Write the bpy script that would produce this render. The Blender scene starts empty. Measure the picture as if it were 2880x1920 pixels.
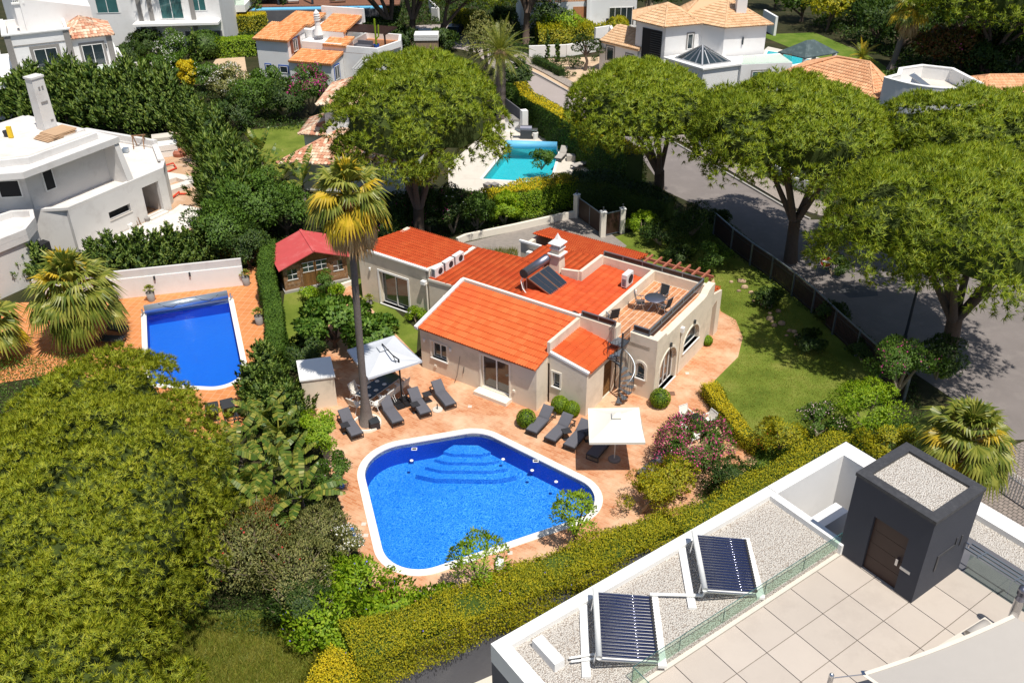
import bpy, bmesh, math, random
import numpy as np
from mathutils import Vector, Matrix
from mathutils.geometry import tessellate_polygon
random.seed(7); RNG = np.random.default_rng(7)
R = math.radians; PI = math.pi
SC = bpy.context.scene
COL = SC.collection

# ------------------------------------------------------------------ camera
cam_d = bpy.data.cameras.new('camera'); cam = bpy.data.objects.new('camera', cam_d); COL.objects.link(cam)
TH, RO = R(31.86), R(-.546)
fw = Vector((0, math.cos(TH), -math.sin(TH))); rt = Vector((1, 0, 0)); up = rt.cross(fw)
r2 = math.cos(RO)*rt + math.sin(RO)*up; u2 = -math.sin(RO)*rt + math.cos(RO)*up
m = Matrix((r2, u2, -fw)).transposed().to_4x4(); m.translation = (0, 0, 28)
cam.matrix_world = m
cam_d.sensor_width = 36; cam_d.lens = 36*2615.2/2880; cam_d.clip_start = .5; cam_d.clip_end = 1500
SC.camera = cam
# ------------------------------------------------------------------ world, sun, exposure
SUN = Vector((.545*.385, -.84*.385, .925)).normalized()
w = bpy.data.worlds.new('World'); SC.world = w; w.use_nodes = True
nt = w.node_tree; nt.nodes.clear()
sky = nt.nodes.new('ShaderNodeTexSky'); sky.sky_type = 'NISHITA'; sky.sun_disc = False
sky.sun_elevation = math.asin(SUN.z); sky.sun_rotation = math.atan2(SUN.x, SUN.y)
bg = nt.nodes.new('ShaderNodeBackground'); bg.inputs[1].default_value = .085
wo = nt.nodes.new('ShaderNodeOutputWorld')
nt.links.new(sky.outputs[0], bg.inputs[0]); nt.links.new(bg.outputs[0], wo.inputs[0])
sd = bpy.data.lights.new('sun', 'SUN'); sd.energy = 4.6; sd.angle = R(.55); sd.color = (1, .95, .86)
so = bpy.data.objects.new('sun', sd); COL.objects.link(so)
so.rotation_euler = SUN.to_track_quat('Z', 'Y').to_euler(); so.location = (0, 0, 60)
SC.view_settings.view_transform = 'Standard'; SC.view_settings.look = 'None'
SC.view_settings.exposure = .15; SC.view_settings.gamma = 1; SC.view_settings.use_curve_mapping = False
SC.render.engine = 'CYCLES'; SC.cycles.max_bounces = 7; SC.cycles.transparent_max_bounces = 12

# ------------------------------------------------------------------ tagging
def tag(o, label=None, cat=None, group=None, kind=None):
    if label: o['label'] = label
    if cat: o['category'] = cat
    if group: o['group'] = group
    if kind: o['kind'] = kind
    return o
def empty(name, loc, rz=0, label=None, cat=None, group=None):
    o = bpy.data.objects.new(name, None); COL.objects.link(o)
    o.location = loc; o.rotation_euler = (0, 0, rz); o.empty_display_size = .2
    return tag(o, label, cat, group)
def link(name, me, parent=None, loc=None, rot=None, scale=None):
    o = bpy.data.objects.new(name, me); COL.objects.link(o)
    if parent: o.parent = parent
    if loc is not None: o.location = loc
    if rot is not None: o.rotation_euler = rot
    if scale is not None: o.scale = scale
    return o
KIDS = {}
def kids(o): return [c for c in bpy.data.objects if c.parent is o]
def copy_tree(o, parent=None):
    c = o.copy(); COL.objects.link(c)
    if parent: c.parent = parent
    for ch in kids(o): copy_tree(ch, c)
    return c

# ------------------------------------------------------------------ mesh builder
class MB:
    def __init__(s): s.v = []; s.f = []; s.m = []; s.X = Matrix.Identity(4)
    def add(s, vs, fs, mi=0):
        n = len(s.v); X = s.X
        s.v += [tuple(X @ Vector(p)) for p in vs]
        s.f += [tuple(i+n for i in f) for f in fs]; s.m += [mi]*len(fs); return s
    def box(s, x0, y0, z0, x1, y1, z1, mi=0, tp=0):
        a = tp
        return s.add([(x0, y0, z0), (x1, y0, z0), (x1, y1, z0), (x0, y1, z0), (x0+a, y0+a, z1), (x1-a, y0+a, z1), (x1-a, y1-a, z1), (x0+a, y1-a, z1)],
              [(0, 3, 2, 1), (4, 5, 6, 7), (0, 1, 5, 4), (1, 2, 6, 5), (2, 3, 7, 6), (3, 0, 4, 7)], mi)
    def cbox(s, c, d, mi=0, X=None):
        o = s.X
        if X is not None: s.X = s.X @ X
        s.box(c[0]-d[0]/2, c[1]-d[1]/2, c[2]-d[2]/2, c[0]+d[0]/2, c[1]+d[1]/2, c[2]+d[2]/2, mi); s.X = o; return s
    def bar(s, p, q, w=.05, h=None, mi=0, upv=(0, 0, 1)):
        p = Vector(p); q = Vector(q); h = h or w; d = (q-p).normalized(); u = Vector(upv)
        if abs(d.dot(u)) > .98: u = Vector((1, 0, 0))
        sd = d.cross(u).normalized(); u = sd.cross(d)
        vs = [b + sd*i*w/2 + u*j*h/2 for b in (p, q) for i, j in ((-1, -1), (1, -1), (1, 1), (-1, 1))]
        return s.add(vs, [(0, 1, 2, 3), (7, 6, 5, 4), (0, 4, 5, 1), (1, 5, 6, 2), (2, 6, 7, 3), (3, 7, 4, 0)], mi)
    def tube(s, pts, r, n=8, mi=0, cap=True):
        pts = [Vector(p) for p in pts]; rs = r if hasattr(r, '__len__') else [r]*len(pts)
        vs = []; fs = []
        sd = None
        for i, p in enumerate(pts):
            d = (pts[min(i+1, len(pts)-1)] - pts[max(i-1, 0)]).normalized()
            if sd is None: sd = d.cross(Vector((0, 0, 1)) if abs(d.z) < .9 else Vector((1, 0, 0))).normalized()
            sd = (sd - d*sd.dot(d)).normalized(); u = sd.cross(d)
            for k in range(n):
                a = 2*PI*k/n; vs.append(p + (sd*math.cos(a) + u*math.sin(a))*rs[i])
        for i in range(len(pts)-1):
            for k in range(n):
                a, b = i*n+k, i*n+(k+1) % n; fs.append((a, b, b+n, a+n))
        if cap: fs.append(tuple(range(n))); fs.append(tuple(reversed(range((len(pts)-1)*n, len(pts)*n))))
        return s.add(vs, fs, mi)
    def lathe(s, prof, n=16, c=(0, 0, 0), mi=0, sc=(1, 1)):
        vs = [(c[0]+r*math.cos(2*PI*k/n)*sc[0], c[1]+r*math.sin(2*PI*k/n)*sc[1], c[2]+z) for r, z in prof for k in range(n)]
        fs = [(i*n+k, i*n+(k+1) % n, (i+1)*n+(k+1) % n, (i+1)*n+k) for i in range(len(prof)-1) for k in range(n)]
        return s.add(vs, fs, mi)
    def prism(s, pts, z0, z1, mi=0, holes=()):
        """pts [(x,y)] ccw; z1 number or function(x,y)"""
        f0 = z0 if callable(z0) else (lambda x, y: z0); f1 = z1 if callable(z1) else (lambda x, y: z1)
        loops = [list(pts)] + [list(h) for h in holes]
        allp = [p for l in loops for p in l]; n = len(allp)
        tris = tessellate_polygon([[Vector((p[0], p[1], 0)) for p in l] for l in loops])
        vs = [(p[0], p[1], f0(*p)) for p in allp] + [(p[0], p[1], f1(*p)) for p in allp]; fs = []
        for t in tris:
            a, b, c = (allp[i] for i in t)
            if (b[0]-a[0])*(c[1]-a[1]) - (b[1]-a[1])*(c[0]-a[0]) < 0: t = (t[0], t[2], t[1])
            fs.append((t[0]+n, t[1]+n, t[2]+n)); fs.append((t[0], t[2], t[1]))
        o = 0
        for li, l in enumerate(loops):
            k = len(l); area = sum(l[i][0]*l[(i+1) % k][1] - l[(i+1) % k][0]*l[i][1] for i in range(k))
            fl = (area > 0) ^ (li > 0)
            for i in range(k):
                a, b = o+i, o+(i+1) % k
                fs.append((a, b, b+n, a+n) if fl else (b, a, a+n, b+n))
            o += k
        return s.add(vs, fs, mi)
    def wall(s, p, q, outline, holes=(), th=.25, mi=0):
        """vertical wall from p to q (xy); outline/holes in (u,z); thickness to the LEFT of p->q"""
        p = Vector((p[0], p[1])); q = Vector((q[0], q[1])); d = (q-p).normalized()
        X = Matrix(((d.x, 0, -d.y, p.x), (d.y, 0, d.x, p.y), (0, 1, 0, 0), (0, 0, 0, 1)))
        o = s.X; s.X = s.X @ X
        s.prism(outline, 0, th, mi, holes); s.X = o; return s
    def build(s, name, mats, parent=None, smooth=False, loc=None, rot=None):
        me = bpy.data.meshes.new(name); me.from_pydata(s.v, [], s.f)
        if not isinstance(mats, (list, tuple)): mats = [mats]
        for k in mats: me.materials.append(k)
        if len(mats) > 1: me.polygons.foreach_set('material_index', s.m)
        if smooth: me.polygons.foreach_set('use_smooth', [True]*len(s.f))
        me.update()
        return link(name, me, parent, loc, rot)
def rect(u0, z0, u1, z1): return [(u0, z0), (u1, z0), (u1, z1), (u0, z1)]
def arch(u0, z0, u1, z1, rise=None, n=10):
    c = (u0+u1)/2; r = (u1-u0)/2; rise = rise or r
    return [(u0, z0), (u1, z0)] + [(c + r*math.cos(PI*k/n), z1-rise + rise*math.sin(PI*k/n)) for k in range(n+1)]
def np_mesh(name, V, F, mat, parent=None, smooth=False):
    """V (N,3), F (M,k)"""
    me = bpy.data.meshes.new(name); k = F.shape[1]
    me.vertices.add(len(V)); me.vertices.foreach_set('co', np.ascontiguousarray(V, dtype=np.float32).ravel())
    me.loops.add(F.size); me.loops.foreach_set('vertex_index', F.ravel().astype(np.int32))
    me.polygons.add(len(F)); me.polygons.foreach_set('loop_start', np.arange(0, F.size, k, dtype=np.int32))
    me.polygons.foreach_set('loop_total', np.full(len(F), k, dtype=np.int32))
    me.materials.append(mat); me.update(calc_edges=True)
    if smooth: me.polygons.foreach_set('use_smooth', [True]*len(F))
    return link(name, me, parent) if name else me

# ------------------------------------------------------------------ materials
class NT:
    def __init__(s, name):
        s.m = bpy.data.materials.new(name); s.m.use_nodes = True; s.t = s.m.node_tree; s.t.nodes.clear()
        s.o = s.t.nodes.new('ShaderNodeOutputMaterial')
    def n(s, k, **kw):
        x = s.t.nodes.new('ShaderNode'+k)
        for a, b in kw.items():
            if a.startswith('i_'):
                key = a[2:].replace('_', ' '); x.inputs[int(key) if key.isdigit() else key].default_value = b
            else: setattr(x, a, b)
        return x
    def l(s, a, b): s.t.links.new(a, b)
    def coord(s, kind='Object', scale=(1, 1, 1), rot=(0, 0, 0)):
        c = s.n('TexCoord'); mp = s.n('Mapping'); mp.inputs['Scale'].default_value = scale; mp.inputs['Rotation'].default_value = rot
        if kind == 'World':
            g = s.n('NewGeometry'); s.l(g.outputs['Position'], mp.inputs[0])
        else: s.l(c.outputs[kind], mp.inputs[0])
        return mp.outputs[0]
    def noise(s, scale, det=3, vec=None, rough=.6):
        x = s.n('TexNoise'); x.inputs['Scale'].default_value = scale; x.inputs['Detail'].default_value = det; x.inputs['Roughness'].default_value = rough
        s.l(vec if vec is not None else s.coord('World'), x.inputs['Vector']); return x.outputs['Fac']
    def ramp(s, fac, stops):
        x = s.n('ValToRGB'); e = x.color_ramp.elements
        while len(e) < len(stops): e.new(.5)
        for i, (p, c) in enumerate(stops): e[i].position = p; e[i].color = (*c, 1)
        s.l(fac, x.inputs[0]); return x.outputs[0]
    def mix(s, f, a, b, mode='MIX'):
        x = s.n('Mix', data_type='RGBA', blend_type=mode)
        for i, v in ((0, f), (6, a), (7, b)):
            if hasattr(v, 'is_linked') or hasattr(v, 'links'): s.l(v, x.inputs[i])
            else: x.inputs[i].default_value = v if i == 0 else (*v, 1)
        return x.outputs[2]
    def math(s, op, a, b=None):
        x = s.n('Math', operation=op)
        for i, v in ((0, a), (1, b)):
            if v is None: continue
            if hasattr(v, 'links'): s.l(v, x.inputs[i])
            else: x.inputs[i].default_value = v
        return x.outputs[0]
    def rand(s):
        g = s.n('NewGeometry'); o = s.n('ObjectInfo')
        return s.math('FRACT', s.math('ADD', g.outputs['Random Per Island'], o.outputs['Random']))
    def bump(s, h, st=.3, dist=.02):
        b = s.n('Bump'); b.inputs['Strength'].default_value = st; b.inputs['Distance'].default_value = dist; s.l(h, b.inputs['Height']); return b.outputs[0]
    def pbr(s, col, rough=.8, metal=0, norm=None, spec=.4, **kw):
        b = s.n('BsdfPrincipled'); b.inputs['Metallic'].default_value = metal; b.inputs['Specular IOR Level'].default_value = spec
        if hasattr(col, 'links'): s.l(col, b.inputs['Base Color'])
        else: b.inputs['Base Color'].default_value = (*col, 1)
        if hasattr(rough, 'links'): s.l(rough, b.inputs['Roughness'])
        else: b.inputs['Roughness'].default_value = rough
        if norm is not None: s.l(norm, b.inputs['Normal'])
        for k, v in kw.items(): b.inputs[k.replace('_', ' ')].default_value = v
        return b.outputs[0]
    def out(s, sh): s.l(sh, s.o.inputs[0]); return s.m
def sc3(c, k): return tuple(min(1, x*k) for x in c)
def simple(name, col, rough=.7, metal=0, var=.12, scale=3, bump=0, bscale=60, rnd=0, spec=.4, stain=None):
    t = NT(name); c = t.mix(t.noise(scale, 4), sc3(col, 1-var), sc3(col, 1+var))
    if stain: c = t.mix(t.ramp(t.noise(stain[1], 6, None, .7), [(.5, (0, 0, 0)), (.75, (1, 1, 1))]), c, stain[0])
    if rnd:
        v = t.ramp(t.rand(), [(0, (1-rnd,)*3), (1, (1+0*rnd,)*3)]); c = t.mix(1.0, c, v, 'MULTIPLY')
    nm = t.bump(t.noise(bscale, 3), bump) if bump else None
    return t.out(t.pbr(c, rough, metal, nm, spec))
def leafmat(name, cols, trans=.32, patch=.35, rough=.55):
    """cols dark..light; per-leaf random and patches of growth"""
    t = NT(name); r = t.rand(); nz = t.noise(.9, 3)
    f = t.math('ADD', t.math('MULTIPLY', r, 1-patch), t.math('MULTIPLY', nz, patch))
    n = len(cols); c = t.ramp(f, [((i+.35)/(n+.0)*1.0, cc) for i, cc in enumerate(cols)])
    a = t.pbr(c, rough, 0, None, .35); tr = t.n('BsdfTranslucent'); t.l(t.mix(1.0, c, (1.15, 1.1, .5), 'MULTIPLY'), tr.inputs[0])
    mx = t.n('MixShader'); mx.inputs[0].default_value = trans; t.l(a, mx.inputs[1]); t.l(tr.outputs[0], mx.inputs[2])
    return t.out(mx.outputs[0])
MT = {}
MT['cream'] = simple('cream_plaster', (.76, .665, .54), .9, var=.05, scale=1.2, bump=.15, bscale=30, stain=((.55, .48, .38), .7))
MT['creamtrim'] = simple('cream_trim', (.80, .74, .64), .8, var=.04, bump=.05)
MT['white'] = simple('white_plaster', (.80, .79, .78), .9, var=.04, scale=1, bump=.1, bscale=25, stain=((.70, .68, .66), .5))
MT['wtrim'] = simple('white_trim', (.82, .81, .79), .6, var=.03)
MT['raw'] = simple('raw_render', (.66, .64, .62), .95, var=.08, scale=.8, bump=.2, bscale=20, stain=((.52, .49, .47), .6))
MT['rawtop'] = simple('screed', (.72, .67, .62), .95, var=.09, scale=.7, bump=.2, bscale=20, stain=((.58, .52, .47), .9))
MT['grey'] = simple('grey_stone_trim', (.26, .245, .23), .85, var=.15, scale=6, bump=.2)
MT['greyrender'] = simple('dark_grey_render', (.115, .115, .13), .85, var=.12, scale=1, bump=.15, stain=((.15, .15, .16), .8))
MT['anth'] = simple('anthracite_render', (.05, .053, .068), .8, var=.1, scale=2, bump=.25, bscale=50)
MT['anthtop'] = simple('anthracite_coping', (.05, .05, .055), .55, var=.3, scale=8, bump=.3, stain=((.08, .08, .085), 6))
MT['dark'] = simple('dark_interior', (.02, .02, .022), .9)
MT['alu'] = simple('aluminium', (.55, .56, .58), .35, .9, var=.05)
MT['alurail'] = simple('grey_rail', (.22, .25, .29), .4, .6, var=.08)
MT['steel'] = simple('steel', (.62, .63, .66), .22, 1, var=.04)
MT['black'] = simple('black_metal', (.02, .021, .024), .5, .3)
MT['iron'] = simple('dark_iron', (.06, .07, .08), .5, .5)
MT['rust'] = simple('copper_edge', (.35, .2, .14), .5, .6)
MT['brownpanel'] = simple('brown_panel', (.045, .022, .017), .5, var=.2)
MT['wtube'] = simple('white_powder_coat', (.78, .78, .76), .4)
MT['cushion'] = simple('grey_cushion', (.115, .115, .135), .9, var=.08, scale=5, bump=.3, bscale=300)
MT['mesh'] = simple('black_mesh_fabric', (.035, .037, .042), .8)
MT['creamcloth'] = simple('cream_canvas', (.80, .76, .68), .9, var=.03, bump=.1, bscale=200)
MT['greycloth'] = simple('pale_grey_canvas', (.58, .60, .64), .9, var=.03, bump=.1, bscale=200)
MT['sail'] = simple('sail_canvas', (.42, .39, .36), .9, var=.04, bump=.15, bscale=300)
MT['sailtrim'] = simple('sail_webbing', (.75, .68, .58), .9)
MT['terracotta_paint'] = simple('terracotta_timber', (.38, .13, .08), .7, var=.2)
MT['wood'] = simple('weathered_board', (.33, .17, .08), .8, var=.45, scale=14, rnd=.45, stain=((.55, .42, .32), 5))
MT['wood2'] = simple('brown_timber', (.24, .115, .035), .7, var=.35, scale=12, rnd=.3)
MT['redroof'] = simple('red_felt', (.52, .075, .075), .85, var=.12, scale=2, bump=.25, bscale=80, stain=((.6, .16, .15), 1.2))
MT['bark'] = simple('bark', (.12, .085, .065), .95, var=.4, scale=9, bump=.8, bscale=14)
MT['palmbark'] = simple('palm_bark', (.16, .13, .115), .95, var=.35, scale=10, bump=.8, bscale=20)
MT['twig'] = simple('twig', (.3, .24, .17), .9, var=.2)
MT['soil'] = simple('soil', (.13, .09, .06), 1, var=.5, scale=3, bump=.6, bscale=15)
MT['rock'] = simple('rock', (.48, .34, .22), .95, var=.3, scale=5, bump=.6, bscale=10, rnd=.4)
MT['pot'] = simple('grey_pot', (.26, .24, .23), .8)
MT['blue'] = simple('blue_paint', (.02, .1, .42), .6)
MT['shutter'] = simple('shutter_timber', (.2, .075, .045), .7, var=.2)
MT['rednosign'] = simple('sign_red', (.45, .02, .02), .4)
MT['asphalt'] = simple('asphalt', (.20, .175, .165), .95, var=.2, scale=.5, bump=.5, bscale=60, stain=((.25, .22, .205), .8))
MT['asphalt_far'] = simple('concrete_road', (.36, .31, .29), .95, var=.1, scale=.4, bump=.3, bscale=60)
MT['patch'] = simple('asphalt_patch', (.10, .10, .105), .95, bump=.4)
MT['kerb'] = simple('kerb', (.36, .34, .32), .9, var=.15)
MT['sand'] = simple('sand', (.58, .43, .29), 1, var=.15, scale=2, bump=.4, bscale=30, stain=((.42, .27, .17), .6))
MT['earth'] = simple('orange_earth', (.50, .32, .20), 1, var=.2, scale=1, bump=.6, bscale=12, stain=((.6, .52, .44), .5))
MT['palestone'] = simple('pale_stone', (.62, .57, .50), .85, var=.07, scale=1.5, stain=((.52, .48, .42), 1))
MT['coping'] = simple('pool_coping', (.80, .77, .71), .75, var=.05, scale=3)
MT['pcyl'] = simple('paint_blue_toy', (.02, .2, .75), .4)
MT['yellow'] = simple('yellow_plastic', (.75, .5, .02), .6)
MT['redpipe'] = simple('red_pipe', (.6, .06, .03), .6)
MT['bin'] = simple('black_plastic', (.03, .03, .035), .6)
MT['skin'] = simple('skin', (.45, .26, .18), .7)
MT['shirt'] = simple('white_shirt', (.75, .74, .72), .9)
MT['trousers'] = simple('dark_trousers', (.05, .05, .06), .9)
MT['cover'] = simple('pool_cover_blue', (.16, .5, .78), .5, var=.1, bump=.3, bscale=60)
MT['silver'] = simple('silver_cover', (.5, .56, .62), .3, .7, var=.1)
MT['tankmetal'] = simple('tank_metal', (.30, .30, .36), .38, .9, var=.15)
MT['collector'] = simple('collector_glass', (.035, .045, .06), .12, .2, spec=.8)
MT['tubeglass'] = simple('evacuated_tube', (.02, .03, .10), .09, .35, spec=1)
MT['corr'] = simple('corrugated_sheet', (.42, .42, .40), .6, .3, var=.15)
MT['slate'] = simple('green_slate', (.055, .085, .09), .6, var=.3, scale=2, stain=((.12, .16, .16), 2))
MT['cardboard'] = simple('plywood', (.50, .33, .2), .9, var=.15)
MT['petal'] = simple('pink_petals', (.75, .09, .28), .7, var=.2, scale=8, rnd=.4)
MT['petal2'] = simple('magenta_petals', (.55, .03, .25), .7, rnd=.4)
MT['petal3'] = simple('pale_petals', (.8, .55, .6), .7, rnd=.2)
MT['petalw'] = simple('white_petals', (.82, .8, .76), .7, rnd=.1)
MT['petalb'] = simple('violet_petals', (.2, .15, .7), .7, rnd=.2)
MT['petalr'] = simple('red_petals', (.5, .03, .02), .7, rnd=.3)
def brick(name, c1, c2, mort, sx, sy, rot, msz=.02, rough=.85, nvar=None, off=.5, bias=0):
    t = NT(name); v = t.coord('World', (1, 1, 1), (0, 0, rot))
    b = t.n('TexBrick'); b.offset = off; b.inputs['Scale'].default_value = 1; b.inputs['Brick Width'].default_value = sx; b.inputs['Row Height'].default_value = sy
    b.inputs['Mortar Size'].default_value = msz; b.inputs['Bias'].default_value = bias
    b.inputs['Color1'].default_value = (*c1, 1); b.inputs['Color2'].default_value = (*c2, 1); b.inputs['Mortar'].default_value = (*mort, 1)
    t.l(v, b.inputs['Vector']); c = b.outputs['Color']
    if nvar: c = t.mix(t.ramp(t.noise(nvar[1], 5, None, .65), [(.42, (0, 0, 0)), (.68, (1, 1, 1))]), c, nvar[0], 'MIX')
    c = t.mix(t.noise(1.1, 3), sc3((1, 1, 1), .86), (1, 1, 1)) if False else c
    inv = t.math('SUBTRACT', 1.0, b.outputs['Fac'])
    return t.out(t.pbr(c, rough, 0, t.bump(inv, .4, .01), .3))
MT['paver'] = brick('terracotta_pavers', (.47, .17, .07), (.60, .30, .16), (.56, .34, .2), .34, .13, R(34.3), .010, nvar=((.68, .47, .31), .5))
MT['ntile'] = brick('orange_floor_tiles', (.62, .25, .09), (.57, .21, .07), (.66, .38, .22), .40, .40, R(10), .012, off=0)
MT['grpaver'] = brick('grey_pavers', (.33, .29, .26), (.26, .23, .21), (.18, .16, .15), .2, .1, R(20), .01)
MT['whtile'] = brick('pale_slabs', (.66, .60, .55), (.62, .56, .51), (.42, .38, .34), 1.2, .6, R(0), .01)
MT['calc'] = brick('calcada_setts', (.42, .36, .31), (.34, .29, .25), (.2, .17, .15), .1, .1, R(40), .012)
MT['deck'] = brick('timber_deck', (.25, .12, .07), (.2, .09, .06), (.06, .03, .02), 4, .15, R(20), .01)
MT['nearpave'] = brick('street_setts', (.30, .25, .22), (.24, .2, .18), (.10, .09, .08), .22, .22, R(55), .02)
def tilemat(name, a, b, c, stain=None):
    t = NT(name); r = t.rand(); col = t.ramp(r, [(0, a), (.5, b), (1, c)])
    col = t.mix(t.math('MULTIPLY', t.noise(9, 4), .35), col, sc3(b, .6))
    if stain: col = t.mix(t.ramp(t.noise(.35, 4), [(.48, (0, 0, 0)), (.75, (1, 1, 1))]), col, stain)
    return t.out(t.pbr(col, .75, 0, t.bump(t.noise(50, 2), .2), .35))
MT['tile'] = tilemat('orange_roof_tile', (.64, .125, .028), (.69, .15, .038), (.73, .18, .05), (.62, .10, .028))
MT['tiledark'] = tilemat('red_orange_roof_tile', (.54, .075, .015), (.59, .092, .02), (.63, .115, .028), (.50, .06, .015))
MT['tilemix'] = tilemat('mottled_roof_tile', (.50, .18, .10), (.66, .42, .28), (.82, .70, .54))
MT['tiletan'] = tilemat('tan_roof_tile', (.60, .36, .19), (.70, .45, .26), (.76, .52, .32))
MT['tilesalmon'] = tilemat('salmon_roof_tile', (.62, .30, .15), (.72, .38, .2), (.78, .46, .26))
MT['tilevilla'] = tilemat('ochre_orange_roof_tile', (.60, .2, .06), (.72, .31, .12), (.74, .4, .2))
def terr():
    t = NT('terrace_tile'); c = t.ramp(t.rand(), [(0, (.50, .21, .09)), (.6, (.60, .28, .13)), (1, (.66, .35, .18))])
    c = t.mix(t.math('MULTIPLY', t.noise(12, 4), .5), c, (.4, .15, .06)); return t.out(t.pbr(c, .6, 0, None, .4))
MT['terr'] = terr()
def grassm(name, a, b, c, sc=.5):
    t = NT(name); n1 = t.noise(sc, 5); n2 = t.noise(18, 3)
    col = t.ramp(n1, [(.3, a), (.52, b), (.72, c)]); col = t.mix(t.math('MULTIPLY', n2, .7), col, sc3(a, .5))
    return t.out(t.pbr(col, .95, 0, t.bump(t.noise(45, 3), .9, .03), .2))
MT['lawn'] = grassm('lawn_grass', (.11, .16, .018), (.20, .26, .035), (.34, .34, .08))
MT['lawn2'] = grassm('bright_lawn', (.09, .16, .015), (.16, .24, .03), (.24, .28, .06))
MT['rough'] = grassm('rough_grass', (.08, .12, .015), (.18, .23, .03), (.36, .32, .11), .8)
MT['under'] = grassm('garden_soil', (.03, .035, .012), (.05, .05, .02), (.10, .075, .04), .7)
def gravel(name, sc=16, a=(.74, .69, .64), b=(.30, .25, .22)):
    t = NT(name); v = t.n('TexVoronoi'); v.inputs['Scale'].default_value = sc; t.l(t.coord('World'), v.inputs['Vector'])
    c = t.ramp(v.outputs['Distance'], [(.15, a), (.5, sc3(a, .85)), (.75, b)])
    c = t.mix(1.0, c, t.ramp(t.noise(sc*1.3, 3), [(.3, (.6, .56, .52)), (.6, (1, 1, 1))]), 'MULTIPLY')
    return t.out(t.pbr(c, .95, 0, t.bump(t.math('SUBTRACT', 1.0, v.outputs['Distance']), 1, .05), .2))
MT['gravel'] = gravel('white_gravel', 24, (.84, .80, .74), (.42, .36, .31))
def water(name, tint, bscale=7, st=.35):
    t = NT(name); nm = t.bump(t.noise(bscale, 3, None, .55), st, .12)
    tr = t.n('BsdfTransparent'); tr.inputs[0].default_value = (*tint, 1)
    rf = t.n('BsdfRefraction'); rf.inputs[0].default_value = (*tint, 1); rf.inputs['IOR'].default_value = 1.15; rf.inputs['Roughness'].default_value = .0; t.l(nm, rf.inputs['Normal'])
    gl = t.n('BsdfGlossy'); gl.inputs['Roughness'].default_value = .06; t.l(nm, gl.inputs['Normal'])
    fr = t.n('Fresnel'); fr.inputs[0].default_value = 1.33; t.l(nm, fr.inputs['Normal'])
    mx = t.n('MixShader'); t.l(fr.outputs[0], mx.inputs[0]); t.l(tr.outputs[0], mx.inputs[1]); t.l(gl.outputs[0], mx.inputs[2])
    return t.out(mx.outputs[0])
MT['water'] = water('pool_water', (.72, .9, .98))
def mosaic(name, a, b, c, sc=9):
    t = NT(name); v = t.n('TexVoronoi'); v.feature = 'DISTANCE_TO_EDGE'; v.inputs['Scale'].default_value = sc
    nn = t.n('TexNoise'); nn.inputs['Scale'].default_value = 2.2; t.l(t.coord('World'), nn.inputs['Vector'])
    vv = t.n('VectorMath', operation='ADD'); t.l(t.coord('World'), vv.inputs[0]); t.l(nn.outputs['Color'], vv.inputs[1]); t.l(vv.outputs[0], v.inputs['Vector'])
    f = t.mix(t.noise(.6, 3), (0, 0, 0), (.35, .35, .35)); col = t.ramp(v.outputs['Distance'], [(.0, c), (.12, b), (.38, a)])  # pale net along cell edges: caustic light painted into the mosaic colour
    col = t.mix(t.noise(.35, 2), col, t.mix(t.noise(6, 3), a, b)); return t.out(t.pbr(col, .4, 0, None, .5))
MT['mosaic'] = mosaic('blue_mosaic_caustics', (.006, .12, .52), (.015, .25, .74), (.26, .66, .95), 8)
MT['mosaicdeep'] = simple('deep_blue_mosaic', (.008, .07, .46), .4, var=.25, scale=12)
MT['mosaic2'] = mosaic('plain_blue_mosaic', (.012, .13, .58), (.016, .16, .64), (.03, .24, .74), 8)
MT['turq'] = mosaic('turquoise_mosaic', (.03, .50, .52), (.05, .56, .56), (.12, .64, .62), 4)
def glassm(name, col=(.02, .03, .035), rough=.05):
    t = NT(name); c = t.mix(t.noise(.7, 2), sc3(col, .4), sc3(col, 2.2)); return t.out(t.pbr(c, rough, 0, None, 1))
MT['pane'] = glassm('window_glass')
MT['panebrown'] = glassm('window_glass_warm', (.045, .028, .02))
MT['panegreen'] = glassm('window_glass_green', (.03, .1, .1))
def clearg():
    t = NT('clear_glass'); tr = t.n('BsdfTransparent'); tr.inputs[0].default_value = (.86, .93, .88, 1)
    gl = t.n('BsdfGlossy'); gl.inputs['Roughness'].default_value = .02; fr = t.n('Fresnel'); fr.inputs[0].default_value = 1.45
    mx = t.n('MixShader'); mx.inputs[0].default_value = .07; t.l(tr.outputs[0], mx.inputs[1]); t.l(gl.outputs[0], mx.inputs[2]); return t.out(mx.outputs[0])
MT['glass'] = clearg()
# foliage
MT['pine'] = leafmat('pine_needles', [(.06, .11, .01), (.15, .23, .014), (.28, .36, .02), (.44, .47, .04)], .35, .4)
MT['pineN'] = leafmat('near_pine_needles', [(.08, .13, .01), (.20, .26, .015), (.36, .40, .022), (.54, .52, .04)], .35, .4)
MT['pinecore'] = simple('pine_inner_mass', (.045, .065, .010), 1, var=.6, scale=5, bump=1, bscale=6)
MT['leaf'] = leafmat('green_leaves', [(.04, .09, .012), (.08, .16, .02), (.15, .26, .03)], .35)
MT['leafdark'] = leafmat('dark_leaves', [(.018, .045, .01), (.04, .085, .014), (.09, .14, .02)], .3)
MT['leafbright'] = leafmat('lime_leaves', [(.10, .22, .008), (.22, .36, .012), (.38, .50, .025)], .4)
MT['leafgold'] = leafmat('golden_leaves', [(.10, .15, .008), (.30, .31, .012), (.58, .50, .02)], .38)
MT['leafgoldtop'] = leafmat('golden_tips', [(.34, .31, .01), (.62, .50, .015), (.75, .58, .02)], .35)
MT['leafred'] = leafmat('russet_leaves', [(.06, .08, .012), (.15, .13, .02), (.28, .10, .03)], .3)
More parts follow.
